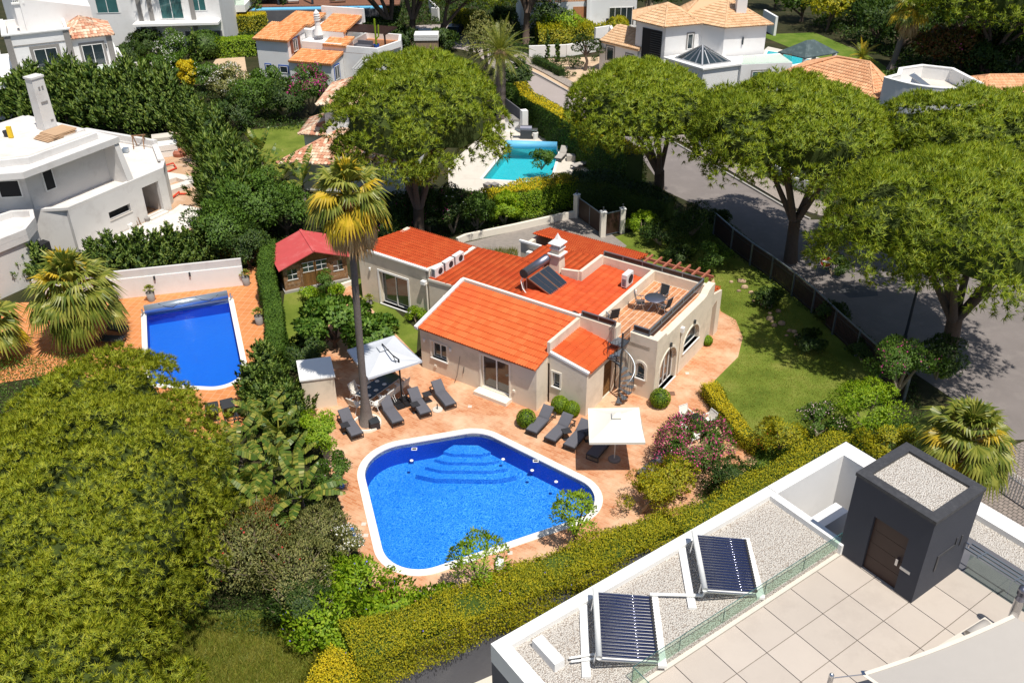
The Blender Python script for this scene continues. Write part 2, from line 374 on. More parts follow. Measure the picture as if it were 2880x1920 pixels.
MT['olive'] = leafmat('olive_leaves', [(.07, .09, .025), (.17, .19, .05), (.32, .30, .10)], .3)
MT['cyp'] = leafmat('cypress_sprays', [(.035, .08, .014), (.08, .15, .02), (.16, .24, .035), (.27, .34, .06)], .3)
MT['palm'] = leafmat('palm_fronds', [(.08, .13, .015), (.18, .22, .03), (.38, .38, .07)], .35, .3, .4)
MT['palmy'] = leafmat('yellow_palm_fronds', [(.22, .20, .015), (.55, .40, .02), (.72, .50, .05)], .35, .3, .4)
MT['dead'] = leafmat('dead_fronds', [(.28, .16, .07), (.50, .32, .15), (.68, .48, .26)], .2)
MT['fruit'] = leafmat('palm_flower_stalks', [(.45, .28, .17), (.55, .36, .22), (.65, .46, .33)], .2)
MT['banana'] = leafmat('banana_leaves', [(.06, .13, .02), (.13, .20, .03), (.34, .34, .06)], .35, .3, .4)
MT['grassb'] = leafmat('grass_blades', [(.10, .13, .012), (.20, .23, .025), (.36, .32, .06)], .3)
MT['fig'] = leafmat('fig_leaves', [(.04, .11, .012), (.09, .18, .02), (.20, .32, .045)], .32)

# ------------------------------------------------------------------ foliage
def unit(a): return a/np.maximum(np.linalg.norm(a, axis=-1, keepdims=True), 1e-9)
def rdirs(n): return unit(RNG.normal(size=(n, 3)))
def set_normals(o, N, k):
    """leaf normals follow the outside of the crown, as leaves turn to the light"""
    me = o.data; at_ = me.attributes.new('custom_normal', 'FLOAT_VECTOR', 'POINT'); at_.data.foreach_set('vector', np.repeat(N, k, 0).astype(np.float32).ravel())
def orient_faces(V, N):
    """V (n,k,3): flip winding of faces that look away from N"""
    g = np.cross(V[:, 1]-V[:, 0], V[:, 2]-V[:, 0]); f = np.einsum('ij,ij->i', g, N) < 0; V[f] = V[f][:, ::-1]; return V
def blades_mesh(name, P, D, L, W, mat, parent=None, N=None):
    n = len(P); s = unit(np.cross(D, rdirs(n))); L = np.broadcast_to(L, n)[:, None]; W = np.broadcast_to(W, n)[:, None]
    V = np.stack([P-s*W/2, P+s*W/2, P+D*L], 1)
    if N is not None: V = orient_faces(V, N)
    o = np_mesh(name, V.reshape(-1, 3), np.arange(3*n).reshape(n, 3), mat, parent)
    if N is not None: set_normals(o, unit(N+.35*rdirs(n)), 3)
    return o
def leaves_mesh(name, P, D, L, W, mat, parent=None, N=None):
    n = len(P); ref = rdirs(n) if N is None else unit(N+.5*rdirs(n)); s = unit(np.cross(D, ref)); L = np.broadcast_to(L, n)[:, None]; W = np.broadcast_to(W, n)[:, None]
    V = np.stack([P, P+D*L*.45+s*W/2, P+D*L, P+D*L*.45-s*W/2], 1)
    if N is not None: V = orient_faces(V, N)
    o = np_mesh(name, V.reshape(-1, 3), np.arange(4*n).reshape(n, 4), mat, parent)
    if N is not None: set_normals(o, unit(N+np.array([0, 0, .3])+.45*rdirs(n)), 4)
    return o
def lobes(c, r, K, lr, up=0.0, flat=1.0):
    """K lobe centres near the surface of ellipsoid (c, r)"""
    d = rdirs(K*3); d = d[d[:, 2] > -1+up][:K]; k = RNG.uniform(.55, .85, (len(d), 1))
    return np.array(c)+d*np.array(r)*k, RNG.uniform(.7, 1.25, len(d))*lr
def lobe_points(C, rr, n, squash=.85):
    w_ = rr**2/np.sum(rr**2); i = RNG.choice(len(C), n, p=w_); d = rdirs(n); d[:, 2] = np.where(RNG.random(n) < .75, np.abs(d[:, 2]), d[:, 2])
    k = rr[i]*RNG.uniform(.72, 1.05, n); P = C[i]+d*k[:, None]*np.array([1, 1, squash])
    keep = np.ones(n, bool)
    for c, r in zip(C, rr):
        keep &= np.linalg.norm((P-c)/np.array([1, 1, squash]), axis=1) > r*.62
    return P[keep], d[keep]
def flowers(parent, P, D, n, mat, size=.09, name='flower_cluster', zmin=None, patchy=0.5):
    if zmin is not None: k = P[:, 2] > zmin; P, D = P[k], D[k]
    if not len(P): return
    cs = P[RNG.integers(0, len(P), max(3, n//14))]
    i = RNG.integers(0, len(P), n*3); Q = P[i]; dd = np.min(np.linalg.norm(Q[:, None]-cs[None], axis=2), axis=1)
    Q = Q[np.argsort(dd + RNG.random(len(Q))*patchy)][:n]; o = leaves_mesh(name, Q+rdirs(len(Q))*.04, rdirs(len(Q)), size, size*.8, mat, parent); o['kind'] = 'stuff'; return o
def trunk_mb(h, r0, r1, lean=(0, 0), n=8, wob=.1):
    pts = []; 
    for i in range(7):
        k = i/6; pts.append((lean[0]*k+wob*random.uniform(-1, 1)*k, lean[1]*k+wob*random.uniform(-1, 1)*k, h*k))
    return pts, [r0*(1.25 if i == 0 else 1)*(1-i/6)+r1*i/6 for i in range(7)]
def bush(name, loc, r, label, cat='shrub', mat='leaf', n=2500, L=.14, W=.07, K=14, lr=.38, trunk=None, fl=None, group=None, core=True, flat=0, up=.55, extra=None):
    """r=(rx,ry,rz) crown radii; loc = base; trunk = clear stem height"""
    e = empty(name, loc, 0, label, cat, group); th = trunk or 0
    C, rr = lobes((0, 0, th+r[2]*.95), r, K, lr*min(r[0], r[1]), up); P, D = lobe_points(C, rr, n)
    k = P[:, 2] > .02; P, D = P[k], D[k]
    out = unit((P-np.array([0, 0, th+r[2]*.6])))
    DD = unit(out*.7+rdirs(len(P))*.8+np.array([0, 0, .15]))
    leaves_mesh('foliage' if not trunk else 'crown', P, DD, L*RNG.uniform(.7, 1.2, len(P)), W, MT[mat], e, N=out)
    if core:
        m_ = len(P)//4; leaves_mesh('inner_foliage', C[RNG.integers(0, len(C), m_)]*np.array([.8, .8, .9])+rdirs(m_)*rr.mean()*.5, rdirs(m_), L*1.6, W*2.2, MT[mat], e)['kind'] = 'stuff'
    tb = MB(); base = min(th, .3)
    if trunk:
        pts, rs = trunk_mb(th+r[2]*.5, max(.05, r[0]*.07), .04, wob=.08); tb.tube(pts, rs, 7)
    for q in range(5):
        c = C[q % len(C)]; z0 = th*.8; tb.tube([(0, 0, z0*.9), (c[0]*.5, c[1]*.5, z0*.5+c[2]*.5), tuple(c)], [.05*max(.5, r[0]), .035*max(.5, r[0]), .012], 5)
    tb.build('trunk' if trunk else 'stem', MT['bark'] if trunk else MT['twig'], e)
    if fl:
        for f in (fl if isinstance(fl, list) else [fl]): flowers(e, P+out*.03, D, f[1], MT[f[0]], f[2] if len(f) > 2 else .09, zmin=th+r[2]*.3)
    return e
def hedge(name, pts, wd, h, label, cat='hedge', mat='leaf', dens=500, L=.1, W=.05, topmat=None, fl=None, z0=0, rag=.08, group=None, lean=0):
    """clipped hedge along polyline pts [(x,y)]; width, height"""
    e = empty(name, (pts[0][0], pts[0][1], z0), 0, label, cat, group); o = np.array(pts[0][:2]); Ps = []; Ns = []; core = MB()
    wds = wd if hasattr(wd, '__len__') else [wd]*len(pts); hs = h if hasattr(h, '__len__') else [h]*len(pts)
    for i in range(len(pts)-1):
        a = np.array(pts[i][:2])-o; b = np.array(pts[i+1][:2])-o; d = b-a; ln = np.linalg.norm(d); d = d/ln; p = np.array([-d[1], d[0]])
        w0, w1, h0, h1 = wds[i], wds[i+1], hs[i], hs[i+1]; w_ = (w0+w1)/2; hh = (h0+h1)/2
        nt_ = int(dens*ln*w_); ns = int(dens*ln*hh*.8)
        for side in (0, 1, -1):
            n = nt_ if side == 0 else ns
            t = RNG.uniform(-.03, 1.03, n); W_ = w0+(w1-w0)*t; H_ = h0+(h1-h0)*t
            v = RNG.uniform(-.5, .5, n)*W_ if side == 0 else np.full(n, side*.5)*W_
            z = H_ if side == 0 else RNG.uniform(.0, 1, n)*H_
            xy = a+np.outer(t*ln, d)+np.outer(v, p); q = np.column_stack([xy, z])
            nn = np.array([0, 0, 1.]) if side == 0 else np.array([p[0]*side, p[1]*side, .2])
            bumpy = .5*np.sin(xy[:, 0]*2.1+1.3*z)+.5*np.sin(xy[:, 1]*2.7+z*3.1+1)
            q = q + nn*(bumpy*rag+RNG.normal(size=n)*rag*.5-.04)[:, None]
            Ps.append(q); Ns.append(np.tile(nn, (n, 1)))
        c0 = .8
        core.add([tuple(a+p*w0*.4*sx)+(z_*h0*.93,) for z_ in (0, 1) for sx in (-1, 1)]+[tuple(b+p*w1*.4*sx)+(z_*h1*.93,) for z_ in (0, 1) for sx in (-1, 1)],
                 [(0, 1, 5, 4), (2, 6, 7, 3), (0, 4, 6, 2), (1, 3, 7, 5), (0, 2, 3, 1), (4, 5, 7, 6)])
    P = np.concatenate(Ps); N = np.concatenate(Ns); k = P[:, 2] > 0; P, N = P[k], N[k]
    D = unit(N*.6+rdirs(len(P))+np.array([0, 0, .2]))
    if topmat:
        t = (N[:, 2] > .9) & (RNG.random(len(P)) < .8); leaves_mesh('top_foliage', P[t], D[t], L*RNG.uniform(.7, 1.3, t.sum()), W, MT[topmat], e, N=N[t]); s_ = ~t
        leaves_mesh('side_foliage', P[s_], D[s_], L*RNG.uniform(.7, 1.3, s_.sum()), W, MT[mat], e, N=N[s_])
    else: leaves_mesh('foliage', P, D, L*RNG.uniform(.7, 1.3, len(P)), W, MT[mat], e, N=N)
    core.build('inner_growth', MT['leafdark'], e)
    if fl:
        for f in (fl if isinstance(fl, list) else [fl]): flowers(e, P+N*.05, D, f[1], MT[f[0]], f[2] if len(f) > 2 else .08)
    return e
def pine_crown(P, mat, per, nl, nw, e, name='crown'):
    """needle tufts at points P"""
    n = len(P); Q = np.repeat(P, per, 0); d = rdirs(n*per); d[:, 2] = np.abs(d[:, 2])*.9+.15; d = unit(d)
    r_ = RNG.uniform(.1, .45, (n*per, 1))*nl
    return blades_mesh(name, Q+d*r_, d, nl*RNG.uniform(.7, 1.15, n*per), nw, MT[mat], e)
def umbrella_pine(loc, ctr, r, h0, h1, label, nt=22, per=10, nl=.30, nw=.045, forks=5, mat='pine', tr=.38, clump=.8, group='umbrella pines', seed=1, skirt=.3):
    """loc base, ctr crown centre xy (world), r=(rx,ry), crown from h0 to h1; nt = tufts per bough"""
    global RNG; RNG = np.random.default_rng(seed); rs_ = random.Random(seed)
    e = empty('pine_tree', loc, 0, label, 'tree', group); cx, cy = ctr[0]-loc[0], ctr[1]-loc[1]; H = h1-h0
    nb = int(1.7*PI*r[0]*r[1]/clump**2); i_ = np.arange(nb); q = np.sqrt((i_+.5)/nb); a = i_*2.39996+RNG.normal(size=nb)*.12; q = np.clip(q+RNG.normal(size=nb)*.03, 0, 1)
    wob = 1+.08*np.sin(3*a+seed)+.06*np.sin(5*a+2*seed)+.04*np.sin(9*a+seed)
    def zt(q, a): return h0+H*(skirt+(1-skirt)*np.sqrt(np.maximum(0, 1-q**2.6)))+.05*H*np.sin(q*9+3*a+seed)
    z = zt(q, a)+RNG.uniform(-.05, .05, nb)*H; C = np.column_stack([cx+np.cos(a)*q*r[0]*wob, cy+np.sin(a)*q*r[1]*wob, z-clump*.45]); br = clump*RNG.uniform(.75, 1.2, nb)
    ne = int(nb*.4); ae = RNG.uniform(0, 2*PI, ne); qe = RNG.uniform(.72, 1.0, ne); we = 1+.08*np.sin(3*ae+seed)+.06*np.sin(5*ae+2*seed); C = np.vstack([C, np.column_stack([cx+np.cos(ae)*qe*r[0]*we, cy+np.sin(ae)*qe*r[1]*we, h0+H*RNG.uniform(0, skirt, ne)])]); br = np.append(br, clump*RNG.uniform(.6, 1.0, ne))
    n = len(C)*nt; i = RNG.integers(0, len(C), n); out = (C-np.array([cx, cy, h0]))*np.array([.6/r[0], .6/r[1], 1/H]); d = unit(rdirs(n)+out[i]*.9+np.array([0, 0, .35])); P = C[i]+d*(br[i]*RNG.uniform(.75, 1.05, n))[:, None]*np.array([1, 1, .8])
    Q = np.repeat(P, per, 0); D = unit(np.repeat(d, per, 0)*.9+rdirs(n*per)*.85+np.array([0, 0, .15])); Q = Q+D*RNG.uniform(0, .25, (n*per, 1))*nl
    blades_mesh('crown', Q, D, nl*RNG.uniform(.7, 1.2, n*per), nw, MT[mat], e, N=np.repeat(unit(d+np.array([0, 0, .3])), per, 0))
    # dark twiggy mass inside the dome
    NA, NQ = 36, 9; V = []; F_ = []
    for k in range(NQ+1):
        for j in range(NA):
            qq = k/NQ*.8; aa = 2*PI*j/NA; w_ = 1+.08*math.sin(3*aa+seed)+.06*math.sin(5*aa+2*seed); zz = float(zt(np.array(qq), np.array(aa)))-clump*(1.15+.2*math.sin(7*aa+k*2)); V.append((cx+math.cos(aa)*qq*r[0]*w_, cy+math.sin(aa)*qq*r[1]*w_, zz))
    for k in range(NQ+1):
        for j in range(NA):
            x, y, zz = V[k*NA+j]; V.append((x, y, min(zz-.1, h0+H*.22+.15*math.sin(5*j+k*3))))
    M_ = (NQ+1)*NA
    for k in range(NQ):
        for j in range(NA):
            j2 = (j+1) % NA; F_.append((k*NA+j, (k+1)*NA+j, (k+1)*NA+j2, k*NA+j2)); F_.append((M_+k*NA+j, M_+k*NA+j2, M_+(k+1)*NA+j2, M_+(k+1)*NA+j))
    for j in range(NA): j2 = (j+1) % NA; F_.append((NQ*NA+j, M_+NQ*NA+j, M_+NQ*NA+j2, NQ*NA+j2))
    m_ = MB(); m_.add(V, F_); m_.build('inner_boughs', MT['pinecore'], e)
    t = MB(); fz = h0*.42; fk = Vector((cx*.12, cy*.12, fz))
    t.tube([(0, 0, -.1), (cx*.05+rs_.uniform(-.1, .1), cy*.05, fz*.5), tuple(fk)], [tr*1.25, tr, tr*.95], 10)
    t.build('trunk', MT['bark'], e, True)
    for k in range(forks):
        b = MB(); an = 2*PI*(k+.4*rs_.random())/forks+seed; rr = rs_.uniform(.35, .62)
        m1 = Vector((cx*.4+math.cos(an)*r[0]*rr*.45, cy*.4+math.sin(an)*r[1]*rr*.45, fz+(h0-fz)*.6)); en = Vector((cx+math.cos(an)*r[0]*rr, cy+math.sin(an)*r[1]*rr, h0+H*.35))
        b.tube([tuple(fk-Vector((0, 0, .3))), tuple(fk.lerp(m1, .5)+Vector((0, 0, -.15))), tuple(m1), tuple(m1.lerp(en, .5)+Vector((0, 0, .25))), tuple(en)], [tr*.62, tr*.5, tr*.42, tr*.3, tr*.12], 8)
        for j in range(4):
            an2 = an+rs_.uniform(-.9, .9); s_ = m1.lerp(en, rs_.uniform(.1, .7)); e2 = Vector((cx+math.cos(an2)*r[0]*rs_.uniform(.5, .9), cy+math.sin(an2)*r[1]*rs_.uniform(.5, .9), h0+H*rs_.uniform(.1, .3)))
            b.tube([tuple(s_), tuple(s_.lerp(e2, .5)+Vector((0, 0, .1))), tuple(e2)], [tr*.26, tr*.18, tr*.06], 6)
        b.build('limb', MT['bark'], e, True)
    return e
def fan_leaf(mb, c, d, L, mi=0, segs=14, droop=.25, spread=2.5):
    """fan palm leaf blade: pleated segments radiating from c about direction d"""
    d = Vector(d).normalized(); s_ = d.cross(Vector((0, 0, 1))); s_ = s_.normalized() if s_.length > .1 else Vector((1, 0, 0)); n = s_.cross(d)
    c = Vector(c)
    for k in range(segs):
        a = spread*(k/(segs-1)-.5); q = d*math.cos(a)+s_*math.sin(a); ln = L*(1-.28*abs(a)/spread*2)*random.uniform(.9, 1.08)
        w_ = L*spread/segs*.36; sd_ = q.cross(n)
        p1 = c+q*ln*.62+n*.03*L; p2 = c+q*ln+Vector((0, 0, -1))*droop*L*random.uniform(.6, 1.5)
        mb.add([c, p1+sd_*w_, p1-sd_*w_, p2, p1+n*.035*L], [(0, 1, 4), (0, 4, 2), (1, 3, 4), (4, 3, 2)], mi)
def fan_palm(loc, h, label, nf=34, L=1.0, pet=1.0, lean=(0, 0), r0=.3, r1=.16, mats=('palm', 'palmy', 'dead'), ymix=.25, ndead=14, skirt=.8, group=None, stalks=0, name='fan_palm', segs=14):
    e = empty(name, loc, 0, label, 'palm tree', group); t = MB(); N = 14; pts = []; rs = []
    for i in range(N):
        k = i/(N-1); pts.append((lean[0]*k**1.3, lean[1]*k**1.3, h*k)); rs.append(r0*(1.5-.9*min(1, k*6)) if k < .1 else r0*.75*(1-k)+r1*k)
    t.tube(pts, rs, 10); t.build('trunk', MT['palmbark'], e, True)
    top = Vector((lean[0], lean[1], h)); fr = {m_: MB() for m_ in mats}; 
    def frond(m_, el, az, pl, L_, dr):
        b = fr[m_]; d = Vector((math.cos(az)*math.cos(el), math.sin(az)*math.cos(el), math.sin(el))); q = top+d*pl*.55; tip = top+d*pl+Vector((0, 0, -1))*pl*dr*.5
        b.tube([tuple(top), tuple(q), tuple(tip)], [.03, .022, .015], 4, cap=False); dd = (tip-q).normalized()+Vector((0, 0, -dr*.7)); fan_leaf(b, tip, dd, L_, 0, segs, .15+dr*.3)
    for k in range(nf):
        az = 2.4*k+random.uniform(-.2, .2); f_ = k/nf; el = R(85-92*f_+random.uniform(-8, 8)); m_ = mats[1] if random.random() < ymix*(.3+1.6*f_) else mats[0]
        frond(m_, el, az, pet*random.uniform(.8, 1.15), L*random.uniform(.85, 1.1), .15+.5*f_)
    for k in range(ndead):
        az = 2.4*k+random.uniform(-.3, .3); frond(mats[2], R(random.uniform(-78, -25)), az, pet*random.uniform(.6, 1.0)*skirt, L*random.uniform(.7, 1), .9)
    names = {mats[0]: 'green_frond', mats[1]: 'yellow_frond', mats[2]: 'dead_frond'}
    for m_ in mats:
        if fr[m_].f: o = fr[m_].build(names[m_]+'s', MT[m_], e); 
    if stalks:
        b = MB()
        for k in range(stalks):
            az = random.uniform(0, 2*PI); d = Vector((math.cos(az), math.sin(az), .5)); p0 = top+d*.2; p1 = top+d*1.1; p2 = p1+Vector((math.cos(az)*.5, math.sin(az)*.5, -.6)); b.tube([tuple(p0), tuple(p1), tuple(p2)], [.03, .025, .015], 4)
            for j in range(26):
                q = p1.lerp(p2, random.random()); b.bar(q, q+Vector((random.uniform(-.22, .22), random.uniform(-.22, .22), -random.uniform(.1, .4))), .025)
        b.build('flower_stalks', MT['fruit'], e)
    return e
def feather_palm(loc, h, label, nf=44, L=2.8, r=.35, mat='palm', group=None, el0=80, el1=-25, nl=34, lw=.05, ll=.5, boots=True, name='date_palm', hi='palmy', himix=.0):
    e = empty(name, loc, 0, label, 'palm tree', group); t = MB(); N = max(6, int(h*3)); pts = []; rs = []
    for i in range(N):
        pts.append((0, 0, h*i/(N-1))); rs.append(r*(1.0+.12*(i % 2))*(1.25 if i == 0 else 1))
    if h > .3: t.tube(pts, rs, 12); t.build('trunk', MT['palmbark'], e)
    if boots:
        b = MB(); b.lathe([(r*.95, 0), (r*1.5, .35), (r*1.35, .7), (r*.6, 1.0)], 10, (0, 0, h-.5)); b.build('frond_stubs', MT['dead'], e)
    A = MB(); B = MB()
    for k in range(nf):
        f_ = k/nf; az = 2.4*k+random.uniform(-.15, .15); el = R(el0+(el1-el0)*f_+random.uniform(-5, 5)); ln = L*random.uniform(.85, 1.1)
        mb = B if random.random() < himix else A
        p = Vector((0, 0, h+.1)); d = Vector((math.cos(az)*math.cos(el), math.sin(az)*math.cos(el), math.sin(el))); pts = [p.copy()]; S = 8
        for i in range(S):
            p = p+d*ln/S; d = (d+Vector((0, 0, -.11-.05*f_))).normalized(); pts.append(p.copy())
        mb.tube([tuple(q) for q in pts], [.035-.003*i for i in range(S+1)], 4, cap=False)
        sd_ = Vector((-math.sin(az), math.cos(az), 0))
        for j in range(nl):
            u = .08+.92*j/nl; x = u*S; i = min(S-1, int(x)); q = pts[i].lerp(pts[i+1], x-i); dd = (pts[i+1]-pts[i]).normalized(); l_ = ll*math.sin(PI*min(1, .12+u*.95))**.6*random.uniform(.85, 1.1)
            for s_ in (-1, 1):
                o = (sd_*s_*.85+dd*.6+Vector((0, 0, .15-.5*f_))).normalized(); wv = dd*lw*.5; tip = q+o*l_+Vector((0, 0, -.12*l_)); mb.add([q-wv, q+wv, tip], [(0, 1, 2)])
    A.build('green_fronds', MT[mat], e)
    if B.f: B.build('yellow_fronds', MT[hi], e)
    return e
def paddle(mb, base, az, el, L, W, split=True, pet=.6, droop=.9):
    """banana-type leaf, torn into strips"""
    p = Vector(base); d = Vector((math.cos(az)*math.cos(el), math.sin(az)*math.cos(el), math.sin(el))); sd_ = Vector((-math.sin(az), math.cos(az), 0))
    q = p+d*pet; mb.tube([tuple(p), tuple(q)], [.035, .025], 4, cap=False); pts = [q.copy()]; S = 12
    for i in range(S):
        d = (d+Vector((0, 0, -.10*droop))).normalized(); q = q+d*L/S; pts.append(q.copy())
    for i in range(S):
        u0, u1 = i/S, (i+1)/S; w0 = W*.5*math.sin(PI*min(1, .12+.88*u0))**.5; w1 = W*.5*math.sin(PI*min(1, .12+.86*u1))**.5 if i < S-1 else .02
        dd = (pts[i+1]-pts[i]); upn = sd_.cross(dd.normalized())
        for s_ in (-1, 1):
            tw = random.uniform(-.35, .15) if split else -.1; g = .12 if split else 0
            a0 = pts[i]+dd*g*.5; a1 = pts[i+1]-dd*g*.5
            mb.add([a0, a1, a1+sd_*s_*w1+dd*.35-Vector((0, 0, w1*(.35-tw))), a0+sd_*s_*w0+dd*.35-Vector((0, 0, w0*(.35-tw)))], [(0, 1, 2, 3) if s_ > 0 else (3, 2, 1, 0)])
def banana(loc, h, label, n=9, L=1.8, W=.6, group=None, cat='banana plant', name='banana_plant'):
    e = empty(name, loc, 0, label, cat, group); t = MB(); t.tube([(0, 0, 0), (.05, .02, h*.5), (0, 0, h)], [.13, .11, .08], 8); t.build('stem', MT['palmbark'], e, True)
    for k in range(n):
        b = MB(); paddle(b, (0, 0, h*random.uniform(.8, 1)), 2.4*k+random.uniform(-.2, .2), R(random.uniform(25, 75)), L*random.uniform(.75, 1.15), W*random.uniform(.8, 1.1), True, random.uniform(.4, .9))
        b.build('leaf', MT['banana'], e)
    return e
def conifer(loc, h, r, label, n=1800, L=.35, W=.12, mat='cyp', group=None, e=None, name='cypress_tree'):
    e = e or empty(name, loc, 0, label, 'tree', group); K = max(24, int(34*h*r/4)); u = (np.arange(K)+.5)/K; u = u**.9; a = np.arange(K)*2.39996+RNG.normal(size=K)*.3
    rad = r*np.minimum(1, (1-u)*1.15)*RNG.uniform(.6, .95, K); B = np.column_stack([np.cos(a)*rad*.55, np.sin(a)*rad*.55, u*h*.86]); pd = unit(np.column_stack([np.cos(a)*.75, np.sin(a)*.75, .75+.5*u])+rdirs(K)*.18); pl = (.45+.75*(1-u))*r*RNG.uniform(.8, 1.2, K)*.95
    B = np.vstack([B, [[0, 0, h*.72]]]); pd = np.vstack([pd, [[.03, .02, 1]]]); pl = np.append(pl, h*.3)
    i = RNG.choice(len(B), n, p=pl/pl.sum()); t = RNG.uniform(0, 1, n)**.8; sp = (.30*(1-t)**.7+.02)*np.minimum(pl[i], r)*.95; P = B[i]+pd[i]*(t*pl[i])[:, None]+rdirs(n)*sp[:, None]; P[:, 2] = np.maximum(P[:, 2], .05)
    D = unit(pd[i]+rdirs(n)*.4); NN = unit(P-np.column_stack([np.zeros((n, 2)), P[:, 2]])+np.array([0, 0, .25])+.5*unit(P-B[i]-pd[i]*(t*pl[i])[:, None])); leaves_mesh('foliage', P, D, L*RNG.uniform(.5, 1.1, n), W, MT[mat], e, N=NN)
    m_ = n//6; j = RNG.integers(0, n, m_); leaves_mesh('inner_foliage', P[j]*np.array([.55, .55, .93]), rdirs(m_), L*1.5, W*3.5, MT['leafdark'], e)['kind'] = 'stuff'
    t = MB(); t.tube([(0, 0, 0), (0, 0, h*.95)], [.05*r+.04, .015], 6); t.build('trunk', MT['bark'], e); return e
def ball(loc, r, label, mat='leafbright', n=2600, L=.06, W=.035, group='clipped box balls', sq=1):
    e = empty('clipped_shrub', loc, 0, label, 'shrub', group); d = rdirs(n); P = d*r*RNG.uniform(.93, 1.03, (n, 1))*np.array([1, 1, sq]); P[:, 2] += r*.92*sq; k = P[:, 2] > 0; P, d = P[k], d[k]
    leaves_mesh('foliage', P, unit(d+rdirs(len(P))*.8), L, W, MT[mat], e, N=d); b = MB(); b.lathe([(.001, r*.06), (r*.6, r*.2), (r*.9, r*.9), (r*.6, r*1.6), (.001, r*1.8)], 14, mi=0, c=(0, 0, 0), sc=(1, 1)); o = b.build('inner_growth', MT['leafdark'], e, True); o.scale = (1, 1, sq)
    b = MB(); b.tube([(0, 0, 0), (0, 0, r*.8)], .03, 6); b.build('stem', MT['bark'], e); return e

# ------------------------------------------------------------------ sheets and pools
def sheet(name, pts, z, mat, holes=(), kind='structure', parent=None):
    loops = [[Vector((p[0], p[1], 0)) for p in pts]] + [[Vector((p[0], p[1], 0)) for p in h] for h in holes]; allp = [p for l in loops for p in l]
    me = bpy.data.meshes.new(name); T_ = tessellate_polygon(loops); F_ = []
    for t in T_:
        a, b, c = (allp[i] for i in t); F_.append(t if (b-a).cross(c-a).z > 0 else (t[0], t[2], t[1]))
    me.from_pydata([(p.x, p.y, z) for p in allp], [], F_); me.materials.append(MT[mat]); me.update(); o = link(name, me, parent); 
    if kind and not parent: o['kind'] = kind
    return o
def rpoly(pts, rads, n=10):
    out = []; N = len(pts); pts = [Vector((p[0], p[1])) for p in pts]
    for i in range(N):
        p, a, b = pts[i], pts[i-1], pts[(i+1) % N]; u = (a-p).normalized(); v = (b-p).normalized(); r = rads[i]
        if r <= 0: out.append(tuple(p)); continue
        th = u.angle(v); d = min(r/math.tan(th/2), (a-p).length*.49, (b-p).length*.49); r = d*math.tan(th/2); bis = (u+v).normalized(); c = p+bis*(r/math.sin(th/2))
        s_ = p+u*d; e_ = p+v*d; a0 = math.atan2(s_.y-c.y, s_.x-c.x); a1 = math.atan2(e_.y-c.y, e_.x-c.x); da = (a1-a0+PI) % (2*PI)-PI
        out += [(c.x+r*math.cos(a0+da*k/n), c.y+r*math.sin(a0+da*k/n)) for k in range(n+1)]
    return out
def offset(poly, d):
    N = len(poly); out = []; A_ = sum(poly[i][0]*poly[(i+1) % N][1]-poly[(i+1) % N][0]*poly[i][1] for i in range(N)); sg = 1 if A_ > 0 else -1
    for i in range(N):
        a, p, b = Vector(poly[i-1]), Vector(poly[i]), Vector(poly[(i+1) % N]); u = (p-a); v = (b-p)
        if u.length < 1e-6: u = v
        if v.length < 1e-6: v = u
        u.normalize(); v.normalize(); n1 = Vector((u.y, -u.x))*sg; n2 = Vector((v.y, -v.x))*sg; n_ = (n1+n2).normalized(); out.append(tuple(p+n_*d/max(.4, n_.dot(n1))))
    return out
def pool(name, inner, cw, depth, label, floor, watermat, coping='coping', zt=.05, wl=-.10, wallmat=None, cop_raise=.0, steps=None):
    e = empty(name, (0, 0, 0), 0, label, 'swimming pool'); outer = offset(inner, cw); n = len(inner)
    b = MB(); b.prism(outer, -.2, zt, 0, [inner]); b.build('coping', MT[coping], e)
    b = MB(); vs = [(p[0], p[1], zt-.06) for p in inner]+[(p[0], p[1], -depth) for p in inner]; b.add(vs, [(i, i+n, (i+1) % n+n, (i+1) % n) for i in range(n)]); b.build('pool_wall', MT[wallmat or floor], e)
    sheet('pool_floor', inner, -depth, floor, parent=e); sheet('water', offset(inner, -.004), wl, watermat, parent=e)
    return e, outer

# ------------------------------------------------------------------ roof tiles
def tile_mesh(name, W, L, rolls, mat, seg=4, hgt=.05, th=.022):
    n = rolls*seg; vs = []; fs = []; prof = (lambda q: max(0, math.sin(2*PI*q*.92)) if seg >= 4 else abs(math.sin(PI*q)))
    for j in range(2):
        for i in range(n+1):
            ph = (i % seg)/seg; z = hgt*prof(ph); vs.append((i*W/n, j*L*1.06, z+(th+.03 if j == 0 else .0)))
    for i in range(n+1):
        ph = (i % seg)/seg; vs.append((i*W/n, 0, hgt*prof(ph)-.015))
    for i in range(n): fs.append((i, i+1, n+2+i, n+1+i)); fs.append((2*n+2+i, 2*n+3+i, i+1, i))
    me = bpy.data.meshes.new(name); me.from_pydata(vs, [], fs); me.materials.append(mat); me.update(); return me
def inpoly(x, y, P):
    c = False; n = len(P)
    for i in range(n):
        a, b = P[i], P[(i+1) % n]
        if (a[1] > y) != (b[1] > y) and x < (b[0]-a[0])*(y-a[1])/(b[1]-a[1])+a[0]: c = not c
    return c
